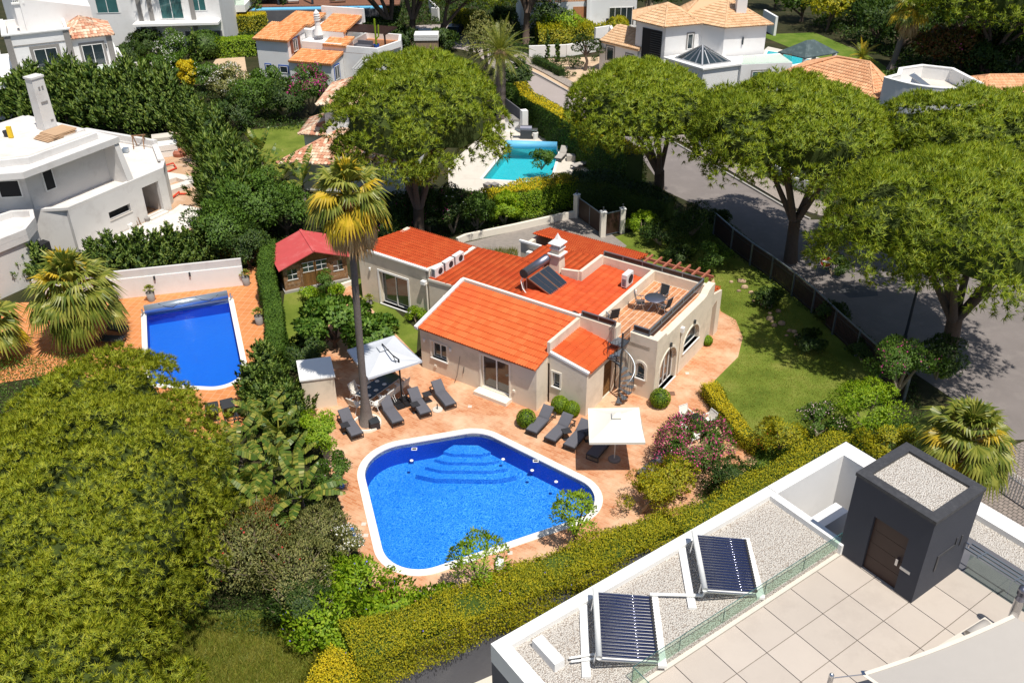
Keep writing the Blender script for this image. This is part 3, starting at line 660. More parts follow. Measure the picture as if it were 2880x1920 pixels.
def tiles(parent, p0, u, v, W, L, mat, tw=.31, tl=.36, rolls=2, keep=None, nobj=300, hgt=.05, seg=4, name='roof_tile', under=None, flip=False, jit=0):
    """tiles on the plane p0 + a*u + b*v (v up-slope), W x L metres; keep(a,b)->bool; first nobj nearest as objects, rest joined"""
    u = Vector(u).normalized(); v = Vector(v); v = (v-u*v.dot(u)).normalized(); n = u.cross(v)
    if n.z < 0: n = -n
    p0 = Vector(p0); nu = max(1, round(W/tw)); nv = max(1, round(L/tl)); tw_, tl_ = W/nu, L/nv
    me = tile_mesh(name, tw_, tl_, rolls, mat, seg, hgt); B = Matrix((u, v, u.cross(v))).transposed()
    if u.cross(v).z < 0: B = Matrix((u, v, n)).transposed()
    cells = [(i, j) for j in range(nv) for i in range(nu) if keep is None or keep((i+.5)*tw_, (j+.5)*tl_)]
    quat = B.to_quaternion() if B.determinant() > 0 else None
    objs = cells[:nobj] if quat else []; rest = cells[len(objs):]
    for i, j in objs:
        o = link(name, me, parent, p0+u*(i*tw_)+v*(j*tl_)+n*.012); o.rotation_mode = 'QUATERNION'; o.rotation_quaternion = quat
    if rest:
        co = np.array([x.co[:] for x in me.vertices]); fa = np.array([list(p.vertices) for p in me.polygons]); Bn = np.array(B)
        V = []; F_ = []
        base = co @ Bn.T
        off = np.array([tuple(p0+u*(i*tw_)+v*(j*tl_)+n*.012) for i, j in rest]); V = (base[None]+off[:, None]).reshape(-1, 3)
        F_ = (fa[None]+(np.arange(len(rest))*len(co))[:, None, None]).reshape(-1, 4)
        if B.determinant() < 0: F_ = F_[:, ::-1]
        o = np_mesh(name if not objs else name+'s_behind', V, F_, mat, parent); o['kind'] = 'stuff'
    return (p0, u, v, n)
def hip_roof(parent, poly, ridge, ze, zr, mat, faces, tw=.24, tl=.4, nobj=0, ov=.0, seg=2, hgt=.06, cap=True, name='roof_tile'):
    """poly: eave corners [(x,y)], ridge: [(x,y)] points; faces: list of tuples of ('e',i)/('r',i) starting with the two eave corners"""
    P = {('e', i): Vector((p[0], p[1], ze)) for i, p in enumerate(poly)}; P.update({('r', i): Vector((p[0], p[1], zr if len(p) < 3 else p[2])) for i, p in enumerate(ridge)})
    ub = MB(); edges = set()
    for f in faces:
        pts = [P[k] for k in f]; ub.add([p-Vector((0, 0, .03)) for p in pts], [tuple(range(len(pts)))])
        a, b = pts[0], pts[1]; u = (b-a).normalized(); nn = (pts[1]-pts[0]).cross(pts[2]-pts[0]).normalized()
        if nn.z < 0: nn = -nn
        v = nn.cross(u)
        if v.z < 0: v = -v
        q = [((p-a).dot(u), (p-a).dot(v)) for p in pts]; x0 = min(x for x, y in q); x1 = max(x for x, y in q); y1 = max(y for x, y in q)
        tiles(parent, a+u*x0, u, v, x1-x0, y1, mat, tw, tl, 1, (lambda X, Y, q=q, x0=x0: inpoly(X+x0, Y, q)), nobj, hgt, seg, name)
        for i in range(len(f)):
            k = (f[i], f[(i+1) % len(f)]); 
            if not (k[0][0] == 'e' and k[1][0] == 'e'): edges.add(tuple(sorted(k)))
    ub.build('roof_deck', mat, parent)
    if cap:
        c = MB()
        for k in edges:
            a, b = P[k[0]], P[k[1]]; L_ = (b-a).length; n_ = max(1, int(L_/.4))
            for i in range(n_):
                p, q = a.lerp(b, i/n_), a.lerp(b, (i+1.08)/n_); c.tube([tuple(p+Vector((0, 0, .03))), tuple(q+Vector((0, 0, .045)))], [.11, .09], 6)
        c.build('ridge_tiles', mat, parent)['kind'] = 'stuff'

# ------------------------------------------------------------------ windows etc (local coordinates of the parent)
def window(parent, p, q, u0, z0, u1, z1, th=.25, bars=1, frame='wtrim', pane='pane', depth=.14, sill=True, hbars=0, name='window', fw_=.06, arc=False, surround=None, sw=.1, lab=None, rise=None):
    """window in a wall from p to q; wall thickness lies to the LEFT, so outside is to the right"""
    pv = Vector((p[0], p[1])); qv = Vector((q[0], q[1])); d = (qv-pv).normalized()
    X = Matrix(((d.x, 0, -d.y, pv.x), (d.y, 0, d.x, pv.y), (0, 1, 0, 0), (0, 0, 0, 1)))
    f = MB(); f.X = X; shp = arch(u0, z0, u1, z1, rise) if arc else rect(u0, z0, u1, z1)
    inn = offset(shp, -fw_); f.prism(shp, depth, depth+.06, 0, [inn])
    for k in range(bars):
        c = u0+(u1-u0)*(k+1)/(bars+1); f.prism(rect(c-.03, z0+fw_, c+.03, z1-fw_-(.0 if not arc else (rise or (u1-u0)/2)*.12)), depth-.01, depth+.05)
    for k in range(hbars):
        c = z0+(z1-z0)*(k+1)/(hbars+1); f.prism(rect(u0+fw_, c-.02, u1-fw_, c+.02), depth+.005, depth+.045)
    fo = f.build(name, MT[frame], parent)
    if lab: fo['label'] = lab
    g = MB(); g.X = X; g.prism(offset(shp, -fw_*.6), depth+.03, depth+.04); g.build('pane', MT[pane], fo)
    if sill: s_ = MB(); s_.X = X; s_.prism(rect(u0-.08, z0-.07, u1+.08, z0), -.07, depth); s_.build('sill', MT[frame], fo)
    if surround:
        s_ = MB(); s_.X = X; 
        if sill: so_ = (arch(u0-sw, z0-.07, u1+sw, z1+sw, (rise or (u1-u0)/2)+sw*.6) if arc else rect(u0-sw, z0-.07, u1+sw, z1+sw)); 
        else: so_ = (arch(u0-sw, z0, u1+sw, z1+sw, (rise or (u1-u0)/2)+sw*.6) if arc else rect(u0-sw, z0, u1+sw, z1+sw))
        # ring without its bottom edge: side posts and head
        if arc: 
            ring_out = so_[1:]+[so_[0]]; s_.prism([shp[1]]+[so_[1]]+so_[2:]+[so_[0]]+[shp[0]]+list(reversed(shp[2:])), -.035, .0)
        else: s_.prism([(u0, z0), (u0-sw, z0), (u0-sw, z1+sw), (u1+sw, z1+sw), (u1+sw, z0), (u1, z0), (u1, z1), (u0, z1)], -.035, 0)
        s_.build('surround', MT[surround], fo)
    return fo
def box_building(parent, x0, y0, x1, y1, z0, z1, mat='white', th=.25, op=None, name='wall', base=True):
    """four walls (each a part); op = {'S':[...],'E':..,'N':..,'W':..} openings (u0,z0,u1,z1) along the ccw direction"""
    op = op or {}; c = {'S': ((x0, y0), (x1, y0)), 'E': ((x1, y0), (x1, y1)), 'N': ((x1, y1), (x0, y1)), 'W': ((x0, y1), (x0, y0))}
    for k, (p, q) in c.items():
        L_ = math.dist(p, q); a = 0 if k in 'SN' else th; b = L_ if k in 'SN' else L_-th
        m_ = MB(); m_.wall(p, q, rect(a, z0, b, z1), [rect(*h) for h in op.get(k, [])], th); m_.build(name, MT[mat], parent)
    return c

# ================================================================== ground
near_in = rpoly([(-7.383, 35.107, 0), (-1.587, 36.666, 0), (4.95, 31.347, 0), (-4.994, 26.733, 0)], [2.0, 1.6, 1.5, 1.7], 12)
left_in = rpoly([(-22.045, 48.662, 0), (-17.471, 50.181, 0), (-14.066, 40.508, 0), (-19.414, 41.106, 0)], [.12, .12, 1.3, .5], 10)
mid_in = rpoly([(-0.14, 76.666, 0), (4.268, 76.546, 0), (3.059, 68.579, 0), (-2.226, 69.431, 0)], [.1, .1, .1, .1], 2)
WA, WB = Vector((-5.232, 21.748, 1.2)), Vector((5.051, 27.012, 1.2)); WD = (WB-WA).normalized(); WE = WA+WD*14
PLOT = [(WA.x, WA.y), (WE.x, WE.y), (12.5, 25), (12.5, -8), (WA.x, -8)]
H_near, H_left, H_mid = offset(near_in, .38), offset(left_in, .33), offset(mid_in, .25)
sheet('ground', [(-260, -10), (260, -10), (320, 420), (-320, 420)], 0, 'under', [offset(near_in, .2), offset(left_in, .2), offset(mid_in, .15), PLOT])
sheet('lower_ground', [(-16, -10), (22, -10), (22, 32), (-16, 32)], -2.2, 'palestone')
# lawns
sheet('lawn', [(7.142, 58.613, 0), (14.337, 63.273, 0), (17.187, 51.722, 0), (20.333, 40.499, 0), (18.156, 37.452, 0), (15.055, 35.059, 0), (10.485, 33.199, 0), (9.236, 37.595, 0), (10.173, 49.078, 0)], .006, 'lawn')
sheet('lawn', [(-14.3, 51.775, 0), (-9.628, 52.85, 0), (-5.466, 46.305, 0), (-5.287, 42.617, 0), (-10.837, 42.282, 0), (-13.208, 44.546, 0)], .006, 'lawn')
sheet('lawn', [(-16.701, 36.224, 0), (-14.924, 37.98, 0), (-12.244, 32.315, 0), (-12.829, 27.983, 0), (-14.46, 28.005, 0)], .006, 'lawn2')
sheet('lawn', [(-24.066, 81.585, 0), (-18.857, 83.227, 0), (-15.788, 79.062, 0), (-16.939, 70.91, 0), (-20.772, 73.911, 0)], .006, 'lawn')
sheet('lawn', [(-14.34, 25.433, 0), (-7.171, 25.344, 0), (-4.833, 21.329, 0), (-13.646, 21.428, 0)], .006, 'rough')
sheet('lawn', [(-44.783, 125.338, 0), (-39.956, 126.363, 0), (-37.087, 115.956, 0), (-41.787, 114.043, 0)], .006, 'lawn2')
sheet('lawn', [(29.923, 114.45, 0), (36.963, 115.243, 0), (39.995, 105.21, 0), (40.642, 97.453, 0), (33.778, 91.572, 0), (32.997, 106.387, 0)], .006, 'lawn2')
# paving of the villa
sheet('paving', [(-10.904, 38.851, 0), (-10.939, 44.97, 0), (-10.749, 47.65, 0), (-10.383, 52.276, 0), (-9.115, 49.991, 0), (-5.239, 43.497, 0), (8.114, 44.627, 0), (12.916, 52.393, 0), (12.521, 48.24, 0), (13.216, 47.2, 0), (13.205, 45.24, 0), (12.496, 43.185, 0), (10.122, 40.065, 0), (10.973, 36.491, 0), (11.504, 34.13, 0), (8.02, 30.59, 0), (4.007, 28.515, 0), (-0.544, 25.932, 0), (-4.811, 25.536, 0), (-5.809, 26.689, 0), (-7.472, 30.806, 0), (-9.153, 35.094, 0)], .012, 'paver', [offset(near_in, .3)])
sheet('paving', [(-25.583, 50.311, 0), (-20.976, 52.489, 0), (-16.783, 54.826, 0), (-13.905, 45.495, 0), (-12.714, 37.944, 0), (-14.88, 36.196, 0), (-19.354, 38.05, 0), (-23.742, 42.504, 0), (-27.475, 41.304, 0), (-30.772, 41.359, 0), (-34.685, 49.942, 0)], .012, 'ntile', [offset(left_in, .25)])
sheet('paving', [(-3.446, 77.078, 0), (-0.45, 84.541, 0), (5.86, 75.763, 0), (8.633, 70.26, 0), (4.672, 68.095, 0), (-2.095, 66.529, 0), (-4.837, 67.89, 0), (-5.083, 72.515, 0)], .012, 'palestone', [offset(mid_in, .2)])
sheet('driveway', [(-3.405, 57.809, 0), (3.34, 61.375, 0), (5.461, 62.543, 0), (6.907, 59.323, 0), (7.896, 57.225, 0), (5.922, 54.982, 0), (1.574, 53.827, 0), (0.166, 55.102, 0), (-2.431, 55.157, 0)], .009, 'grpaver')
# street
sheet('road', [(-0.235, 103.929, 0), (3.201, 97.902, 0), (6.823, 90.285, 0), (14.512, 76.588, 0), (20.356, 62.975, 0), (21.459, 61.186, 0), (29.035, 61.389, 0), (39.174, 56.884, 0), (32.206, 35.812, 0), (24.273, 35.592, 0), (21.476, 41.726, 0), (14.828, 62.481, 0), (11.936, 66.614, 0), (10.474, 77.237, 0), (1.279, 91.88, 0), (-1.402, 99.686, 0)], .008, 'asphalt')
sheet('road', [(-12.564, 120.509, 0), (-7.125, 121.444, 0), (-3.59, 112.609, 0), (0.48, 102.5, 0), (3.604, 96.306, 0), (6.989, 89.583, 0), (4.909, 86.295, 0), (1.279, 91.88, 0), (-3.964, 107.722, 0), (-10.85, 112.882, 0)], .014, 'asphalt_far')
sheet('road_patch', [(20.95, 51.531, 0), (22.8, 50.923, 0), (22.538, 49.95, 0), (20.722, 49.711, 0), (20.284, 50.69, 0)], .012, 'patch')
def kerb(name, pts, w=.15, h=.13):
    m = MB()
    for a, b in zip(pts, pts[1:]): m.bar((a[0], a[1], h/2), (b[0], b[1], h/2), w, h)
    o = m.build(name, MT['kerb']); o['kind'] = 'structure'; return o
kerb('kerb', [(-0.235, 103.929, 0), (3.201, 97.902, 0), (6.823, 90.285, 0), (14.512, 76.588, 0), (20.356, 62.975, 0), (21.459, 61.186, 0)])
m = MB(); m.prism([(0.254, 105.349, 0)[:2], (3.686, 98.694, 0)[:2], (7.104, 91.266, 0)[:2], (14.818, 77.334, 0)[:2], (20.541, 63.444, 0)[:2], (22.498, 61.539, 0)[:2], (23.49, 63.853, 0)[:2], (21.119, 67.251, 0)[:2], (17.19, 74.938, 0)[:2], (15.034, 79.897, 0)[:2], (7.062, 93.899, 0)[:2], (1.507, 107.525, 0)[:2]][::-1], 0, .12); m.build('pavement', MT['calc'])['kind'] = 'structure'
sheet('construction_ground', [(-30.653, 80.61, 0), (-27.637, 81.686, 0), (-23.516, 69.24, 0), (-21.791, 61.052, 0), (-24.322, 59.66, 0), (-28.57, 56.35, 0), (-29.952, 58.385, 0)], .006, 'earth')
sheet('dirt_garden', [(-0.949, 102.204, 0), (4.378, 104.661, 0), (11.236, 105.323, 0), (12.08, 95.253, 0), (8.418, 88.852, 0), (5.617, 91.743, 0)], .006, 'sand')
sheet('dirt_garden', [(-33.107, 106.901, 0), (-30.568, 108.684, 0), (-27.387, 97.325, 0), (-29.892, 98.201, 0), (-32.65, 101.583, 0)], .006, 'sand')
sheet('courtyard', [(-42.841, 103.652, 0), (-38.285, 105.264, 0), (-35.698, 98.394, 0), (-36.077, 94.537, 0), (-39.04, 95.386, 0)], .006, 'sand')
for poly, lab, fl, wm, nm in ((near_in, 'large deep blue mosaic pool with white coping and corner steps in front of the villa', 'mosaic', 'mosaicdeep', 'near'), (left_in, 'narrow blue pool with a rolled silver cover at its far end on orange tiles', 'mosaic2', 'mosaicdeep', 'left'), (mid_in, 'turquoise pool beside the tall trimmed hedge with a pale blue cover roll', 'turq', 'turq', 'mid')):
    pe, _ = pool('swimming_pool', poly, {'near': .36, 'left': .30, 'mid': .22}[nm], 1.12 if nm == 'near' else .85, lab, fl, 'water', wallmat=wm)
    if nm == 'near':
        st = MB(); c = Vector((-1.966, 36.414, 0)[:2])
        for k in range(4):
            q = rpoly([c+Vector((-.2, .25)), c+Vector((-2.3-.55*k, -.35-.5*k)), c+Vector((-.4, -1.2-.62*k)), c+Vector((1.9+.55*k, -.85-.45*k))], [.1, .1, 1.5, .1], 6)
        P0 = Vector((-5.334, 58.17, 0)[:2])
        for k in range(4):
            a, b = Vector((-3.166, 35.581, 0)[:2]), Vector((-1.268, 35.509, 0)[:2]); mid_ = (a+b)/2; r_ = (b-a).normalized(); n_ = Vector((r_.y, -r_.x)); hw = 1.15+.42*k; dd = .18+.38*k
            pts = [mid_-r_*hw+n_*dd*.75, mid_+r_*hw+n_*dd*.75, mid_+r_*(hw*.98)+n_*(dd+.02), mid_-r_*hw*.98+n_*(dd+.02)]
            up_ = mid_-n_*.35
            pts = [tuple(up_-r_*.7), tuple(up_+r_*.5), tuple(mid_+r_*hw+n_*dd*.9), tuple(mid_+r_*hw*.6+n_*(dd+.15)), tuple(mid_-r_*hw*.6+n_*(dd+.15)), tuple(mid_-r_*hw+n_*dd*.9)]
            st = MB(); area = sum(pts[i][0]*pts[(i+1)%6][1]-pts[(i+1)%6][0]*pts[i][1] for i in range(6)); pts = pts if area > 0 else pts[::-1]
            st.prism(pts, -1.11, -.24-.2*k); st.build('pool_step', MT['mosaic'], pe)
        for (x_, y_, nx) in ((1428, 1078, 0), (190, 1170, 1)):
            pass
        for g_ in ((-4.747, 35.268, 0), (1.066, 34.278, 0)):
            k_ = MB(); k_.cbox((g_[0], g_[1], .056), (.26, .2, .012)); k_.build('skimmer_lid', MT['wtrim'], pe)
            k_ = MB(); k_.cbox((g_[0], g_[1], .064), (.2, .13, .006)); k_.build('lid_mark', MT['anth'], pe)
        for g_ in ((-4.829, 34.585, 0), (0.885, 33.778, 0), (-0.477, 34.618, 0), (1.967, 32.954, 0)):
            k_ = MB(); k_.lathe([(0, .02), (.07, .02), (.09, 0)], 12, (g_[0], g_[1], -.09)); k_.build('water_inlet', MT['wtube'], pe)
# ================================================================== the villa
AL = R(34.335)
villa = empty('villa', (1.2015, 38.2918, 0), -AL, 'cream single-storey villa with orange tiled roofs, roof terrace and spiral stair beside the blue pool', 'house')
def wl(p, q, out, holes=(), th=.25, mat='cream', name='wall', par=None): m_ = MB(); m_.wall(p, q, out, holes, th); return m_.build(name, MT[mat], par or villa)
def bx(x0, y0, z0, x1, y1, z1, mat='cream', name='wall', par=None): m_ = MB(); m_.box(x0, y0, z0, x1, y1, z1); return m_.build(name, MT[mat], par or villa)
# front wing
wl((-7.4, 0), (0, 0), rect(0, 0, 7.4, 2.55), [rect(.75, .95, 1.75, 1.95), rect(4.0, .25, 5.75, 2.25)])
window(villa, (-7.4, 0), (0, 0), .75, .95, 1.75, 1.95, surround='creamtrim', bars=1)
window(villa, (-7.4, 0), (0, 0), 4.0, .25, 5.75, 2.25, surround='creamtrim', bars=1, sill=False, pane='panebrown', name='sliding_door')
bx(-3.55, -.55, 0, -1.5, -.002, .22, 'creamtrim', 'door_step')
wl((0, 0), (0, 1.1), [(.25, 0), (1.1, 0), (1.1, 2.84), (.25, 2.62)], mat='cream')
wl((-7.4, 3.95), (-7.4, 0), [(0, 0), (3.7, 0), (3.7, 2.62), (0, 3.45)])
ev = (-7.3, -.24, 2.62); vs_ = (0, 4.1, .93)
front_tiles = tiles(villa, ev, (1, 0, 0), vs_, 7.36, 4.2, MT['tile'], .307, .42, 2, None, 250, .075, 4)
m = MB(); v_ = Vector(vs_).normalized(); a_ = Vector(ev); m.add([a_+Vector((0, 0, -.02)), a_+Vector((7.36, 0, -.02)), a_+Vector((7.36, 0, -.02))+v_*4.2, a_+Vector((0, 0, -.02))+v_*4.2], [(0, 1, 2, 3)]); m.build('roof_deck', MT['tile'], villa)
m = MB(); m.bar((-7.42, -.3, 2.66), (-7.42, 3.95, 3.63), .2, .2); m.build('verge', MT['wtrim'], villa)
bx(-7.5, 3.93, 2.6, .12, 4.1, 3.72, 'creamtrim', 'parapet')
bx(-.04, 1.02, 2.4, .14, 3.93, 3.62, 'cream', 'parapet')
# small wing
wl((.14, 1.0), (2.3, 1.0), [(0, 0), (2.16, 0), (2.16, 2.55), (0, 2.98)], [rect(.2, 1.15, .62, 2.0)])
window(villa, (.14, 1.0), (2.3, 1.0), .2, 1.15, .62, 2.0, surround='creamtrim', bars=0, fw_=.04)
wl((2.3, 1.0), (2.3, 3.95), [(.25, 0), (2.95, 0), (2.95, 2.5), (.25, 2.5)], [rect(1.75, .05, 2.65, 2.15)])
m = MB()
for i in range(26): m.box(2.20, 2.76, .1+i*.078, 2.24, 3.64, .1+i*.078+.05)
m.box(2.19, 2.75, .06, 2.23, 2.8, 2.14); m.box(2.19, 3.6, .06, 2.23, 3.65, 2.14); m.build('louvred_door', MT['wood2'], villa)
sm0 = Vector((2.46, 1.12, 2.6)); 
tiles(villa, (2.46, 1.14, 2.60), (0, 1, 0), (-2.3, 0, .46), 2.8, 2.36, MT['tile'], .3, .4, 2, None, 49, .075, 4)
m = MB(); m.add([(2.46, 1.1, 2.58), (2.46, 3.95, 2.58), (.1, 3.95, 3.05), (.1, 1.1, 3.05)], [(0, 1, 2, 3)]); m.build('roof_deck', MT['tile'], villa)
m = MB(); m.bar((.14, 1.05, 3.06), (2.38, 1.05, 2.60), .16, .12); m.build('verge', MT['wtrim'], villa)
bx(.14, 3.93, 2.5, 2.25, 4.1, 3.70, 'cream', 'parapet')
m = MB(); m.box(.0, 3.9, 3.72, .14, 4.14, 3.76); m.build('parapet_cap', MT['wtrim'], villa)
# terrace block
wl((2.3, 4.1), (4.5, 4.1), [(0, 0), (2.2, 0), (2.2, 3.6), (.68, 3.62), (.68, 3.05), (0, 3.05)], [arch(1.12, 1.1, 1.62, 2.05, .3)], .3)
window(villa, (2.3, 4.1), (4.5, 4.1), 1.12, 1.1, 1.62, 2.05, arc=True, rise=.3, surround='creamtrim', bars=0, sw=.13, fw_=.05)
ew = [(0.3, 0), (8.4, 0), (8.4, 2.72), (8.15, 2.72), (7.75, 2.75), (7.35, 2.95)]; top = [(6.95, 3.0)]
EWO = [(.3, 0), (7.0, 0), (7.0, 3.72), (6.6, 3.72), (6.25, 3.62), (6.0, 3.42), (5.6, 3.36), (1.35, 3.36), (1.1, 3.4), (.95, 3.6), (.3, 3.6)]
wl((4.5, 4.1), (4.5, 11.1), EWO, [arch(.55, .12, 2.5, 2.35, .95, 14), arch(3.35, 1.1, 5.35, 2.3, .85, 14)], .4)
window(villa, (4.5, 4.1), (4.5, 11.1), .55, .12, 2.5, 2.35, arc=True, rise=.95, bars=3, sill=True, surround='creamtrim', depth=.2, pane='panebrown', name='arched_door', fw_=.05)
window(villa, (4.5, 4.1), (4.5, 11.1), 3.35, 1.1, 5.35, 2.3, arc=True, rise=.85, bars=0, surround='creamtrim', depth=.2, fw_=.05, name='arched_window')
wl((4.1, 11.1), (.9, 11.1), rect(0, 0, 3.2, 3.05)); bx(-2.35, 10.6, 2.5, 4.1, 10.85, 3.7, 'cream', 'parapet')
bx(.85, 4.1, 2.9, 1.08, 10.6, 3.7, 'cream', 'parapet'); bx(2.0, 3.95, 2.3, 2.27, 4.42, 3.75, 'cream', 'parapet_pier')
bx(1.08, 4.1, 2.85, 4.1, 10.6, 3.07, 'cream', 'terrace_slab')
tm = bpy.data.meshes.new('floor_tile'); k = .276; tm.from_pydata([(0, 0, 0), (k, 0, 0), (k, k, 0), (0, k, 0), (.006, .006, .018), (k-.006, .006, .018), (k-.006, k-.006, .018), (.006, k-.006, .018)], [], [(4, 5, 6, 7), (0, 1, 5, 4), (1, 2, 6, 5), (2, 3, 7, 6), (3, 0, 4, 7)]); tm.materials.append(MT['terr'])
for i in range(10):
    for j in range(22): link('floor_tile', tm, villa, (1.1+i*.298, 4.12+j*.2935, 3.072))
m = MB(); m.box(1.085, 4.115, 3.07, 4.09, 10.59, 3.078); m.build('tile_joints', MT['creamtrim'], villa)
# stub pier and pent roof past the block
wl((4.5, 11.1), (4.5, 12.3), [(0, 2.15), (.3, 2.3), (.62, 2.35), (.62, 0), (1.2, 0), (1.2, 2.75), (0, 3.0)], (), .35, name='pier_arch')
tiles(villa, (4.35, 12.42, 2.78), (-1, 0, 0), (0, -1.2, .35), .9, 1.3, MT['tile'], .3, .4, 2, None, 0)
m = MB(); m.add([(4.4, 12.4, 2.76), (3.4, 12.4, 2.76), (3.4, 11.1, 3.12), (4.4, 11.1, 3.12)], [(0, 1, 2, 3)]); m.build('roof_deck', MT['tile'], villa)
# main low roofs
def slope(p0, u, v, W, L, n=0, mt='tiledark', keep=None, tw=.3, tl=.42):
    tiles(villa, p0, u, v, W, L, MT[mt], tw, tl, 2, keep, n, .08, 4)
    U_, V_ = Vector(u).normalized(), Vector(v).normalized(); P_ = Vector(p0)-Vector((0, 0, .03)); m_ = MB(); m_.add([P_, P_+U_*W, P_+U_*W+V_*L, P_+V_*L], [(0, 1, 2, 3)]); m_.build('roof_deck', MT[mt], villa)
slope((-9.9, 8.75, 2.92), (0, -1, 0), (6.2, 0, .42), 4.85, 6.2)
slope((.85, 4.1, 3.02), (0, 1, 0), (-4.6, 0, .32), 6.45, 4.6, keep=lambda a, b: not (a > 3.95 and b > 3.1))
slope((-6.45, 10.65, 3.18), (0, -1, 0), (4.1, 0, .35), 2.3, 4.1)
bx(-9.9, 3.95, 0, -7.4, 4.2, 2.88, 'cream', 'wall'); bx(-9.9, 8.3, 0, -6.4, 8.6, 2.85, 'cream', 'wall')
m = MB(); m.bar((-9.9, 3.92, 2.93), (-7.5, 3.92, 3.05), .05, .14); m.build('fascia', MT['creamtrim'], villa)
window(villa, (-9.9, 3.95), (-7.4, 3.95), 1.1, .9, 2.0, 2.1, surround='creamtrim', bars=1, depth=-.02)
# valley parapets and chimney
bx(-2.42, 8.1, 3.0, -2.22, 10.6, 3.80, 'cream', 'parapet')
m = MB(); m.prism([(-3.5, 7.98), (-2.42, 8.02), (-2.42, 8.2), (-3.5, 8.16)], 3.0, lambda x, y: 3.66+.13*(x+3.5)); m.build('parapet', MT['cream'], villa)
ch = empty('chimney', (0, 0, 0)); ch.parent = villa; X0, Y0 = -3.95, 8.3
m = MB(); m.box(X0-.36, Y0-.36, 3.0, X0+.36, Y0+.36, 4.75, 0, .1); m.build('shaft', MT['cream'], ch)
m = MB(); m.box(X0-.42, Y0-.42, 4.4, X0+.42, Y0+.42, 4.47); m.box(X0-.34, Y0-.34, 4.75, X0+.34, Y0+.34, 4.8); m.build('cap_slab', MT['wtrim'], ch)
m = MB()
for i in range(6):
    u = -.24+.48*i/5
    for a_, b_ in ((u, -.24), (u, .24), (-.24, u), (.24, u)): m.box(X0+a_-.022, Y0+b_-.022, 4.47, X0+a_+.022, Y0+b_+.022, 5.05)
m.build('louvre', MT['wtrim'], ch)
m = MB(); m.prism([(X0-.40, Y0-.40), (X0+.40, Y0-.40), (X0+.40, Y0+.40), (X0-.40, Y0+.40)], 5.05, 5.1); m.add([(X0-.40, Y0-.40, 5.1), (X0+.40, Y0-.40, 5.1), (X0+.40, Y0+.40, 5.1), (X0-.40, Y0+.40, 5.1), (X0-.14, Y0-.14, 5.32), (X0+.14, Y0-.14, 5.32), (X0+.14, Y0+.14, 5.32), (X0-.14, Y0+.14, 5.32), (X0, Y0, 5.68)], [(0, 1, 5, 4), (1, 2, 6, 5), (2, 3, 7, 6), (3, 0, 4, 7), (4, 5, 8), (5, 6, 8), (6, 7, 8), (7, 4, 8)]); m.build('pointed_cap', MT['wtrim'], ch)
# back wing
wl((-15.4, 4.1), (-10.0, 4.1), rect(0, 0, 5.4, 3.42), [rect(1.55, .12, 3.75, 2.3)])
window(villa, (-15.4, 4.1), (-10.0, 4.1), 1.55, .12, 3.75, 2.3, surround='wtrim', bars=1, sill=True, sw=.12, depth=.22, name='sliding_door')
bx(-10.25, 4.35, 0, -10.0, 8.7, 3.0, 'creamtrim', 'wall'); bx(-15.4, 4.35, 0, -15.15, 8.7, 3.0, 'cream', 'wall')
m = MB(); m.prism([(-10.2, 4.1), (-9.95, 4.1), (-9.95, 8.9), (-10.2, 8.9)], 2.6, lambda x, y: 3.52-.15*(y-4.1)); m.build('parapet', MT['creamtrim'], villa)
m = MB(); m.bar((-15.45, 4.08, 3.46), (-9.95, 4.08, 3.46), .22, .1); m.build('coping', MT['wtrim'], villa)
slope((-10.15, 8.95, 2.80), (-1, 0, 0), (0, -4.8, .68), 5.3, 4.85)
bx(-10.45, 3.85, 2.5, -10.15, 4.09, 2.72, 'wtrim', 'gutter_box'); m = MB(); m.tube([(-10.1, 3.98, 0), (-10.1, 3.98, 2.6)], .05, 8); m.build('downpipe', MT['creamtrim'], villa)
# garage wing
wl((-8.25, 11.0), (-6.3, 11.0), rect(0, 0, 1.95, 2.95)); bx(-8.25, 11.25, 0, -8.0, 14.0, 2.6, 'cream', 'wall'); bx(-8.0, 13.8, 0, -1.3, 14.0, 2.45, 'cream', 'wall'); bx(-1.5, 11.0, 0, -1.25, 13.8, 2.6, 'cream', 'wall')
m = MB(); m.bar((-8.3, 10.96, 3.0), (-6.25, 10.96, 3.0), .16, .12); m.build('coping', MT['wtrim'], villa)
slope((-1.15, 14.3, 2.52), (-1, 0, 0), (0, -3.4, .72), 7.1, 2.05); slope((-1.15, 12.33, 2.94), (-1, 0, 0), (0, -3.4, .72), 5.1, 1.75)
# rails of brown panels round the terrace
def rail(pts, z, h=.32, post=1.2):
    e = empty('terrace_rail', (0, 0, 0)); e.parent = villa
    fr = MB(); pn = MB()
    for a_, b_ in zip(pts, pts[1:]):
        A_, B_ = Vector((*a_, z)), Vector((*b_, z)); fr.bar(A_+Vector((0, 0, h)), B_+Vector((0, 0, h)), .07, .05); fr.bar(A_+Vector((0, 0, .03)), B_+Vector((0, 0, .03)), .05, .05); n_ = max(1, round((B_-A_).length/post))
        for i in range(n_+1): q = A_.lerp(B_, i/n_); fr.bar(q, q+Vector((0, 0, h)), .06)
        for i in range(n_): q, r_ = A_.lerp(B_, i/n_), A_.lerp(B_, (i+1)/n_); pn.bar(q+Vector((0, 0, h/2)), r_+Vector((0, 0, h/2)), .02, h-.06)
    fr.build('rail_frame', MT['alurail'], e); pn.build('rail_panel', MT['brownpanel'], e)
rail([(-2.25, 10.72), (3.95, 10.72), (3.95, 4.25), (3.1, 4.25)], 3.68); rail([(.2, 4.02), (2.15, 4.02)], 3.70)
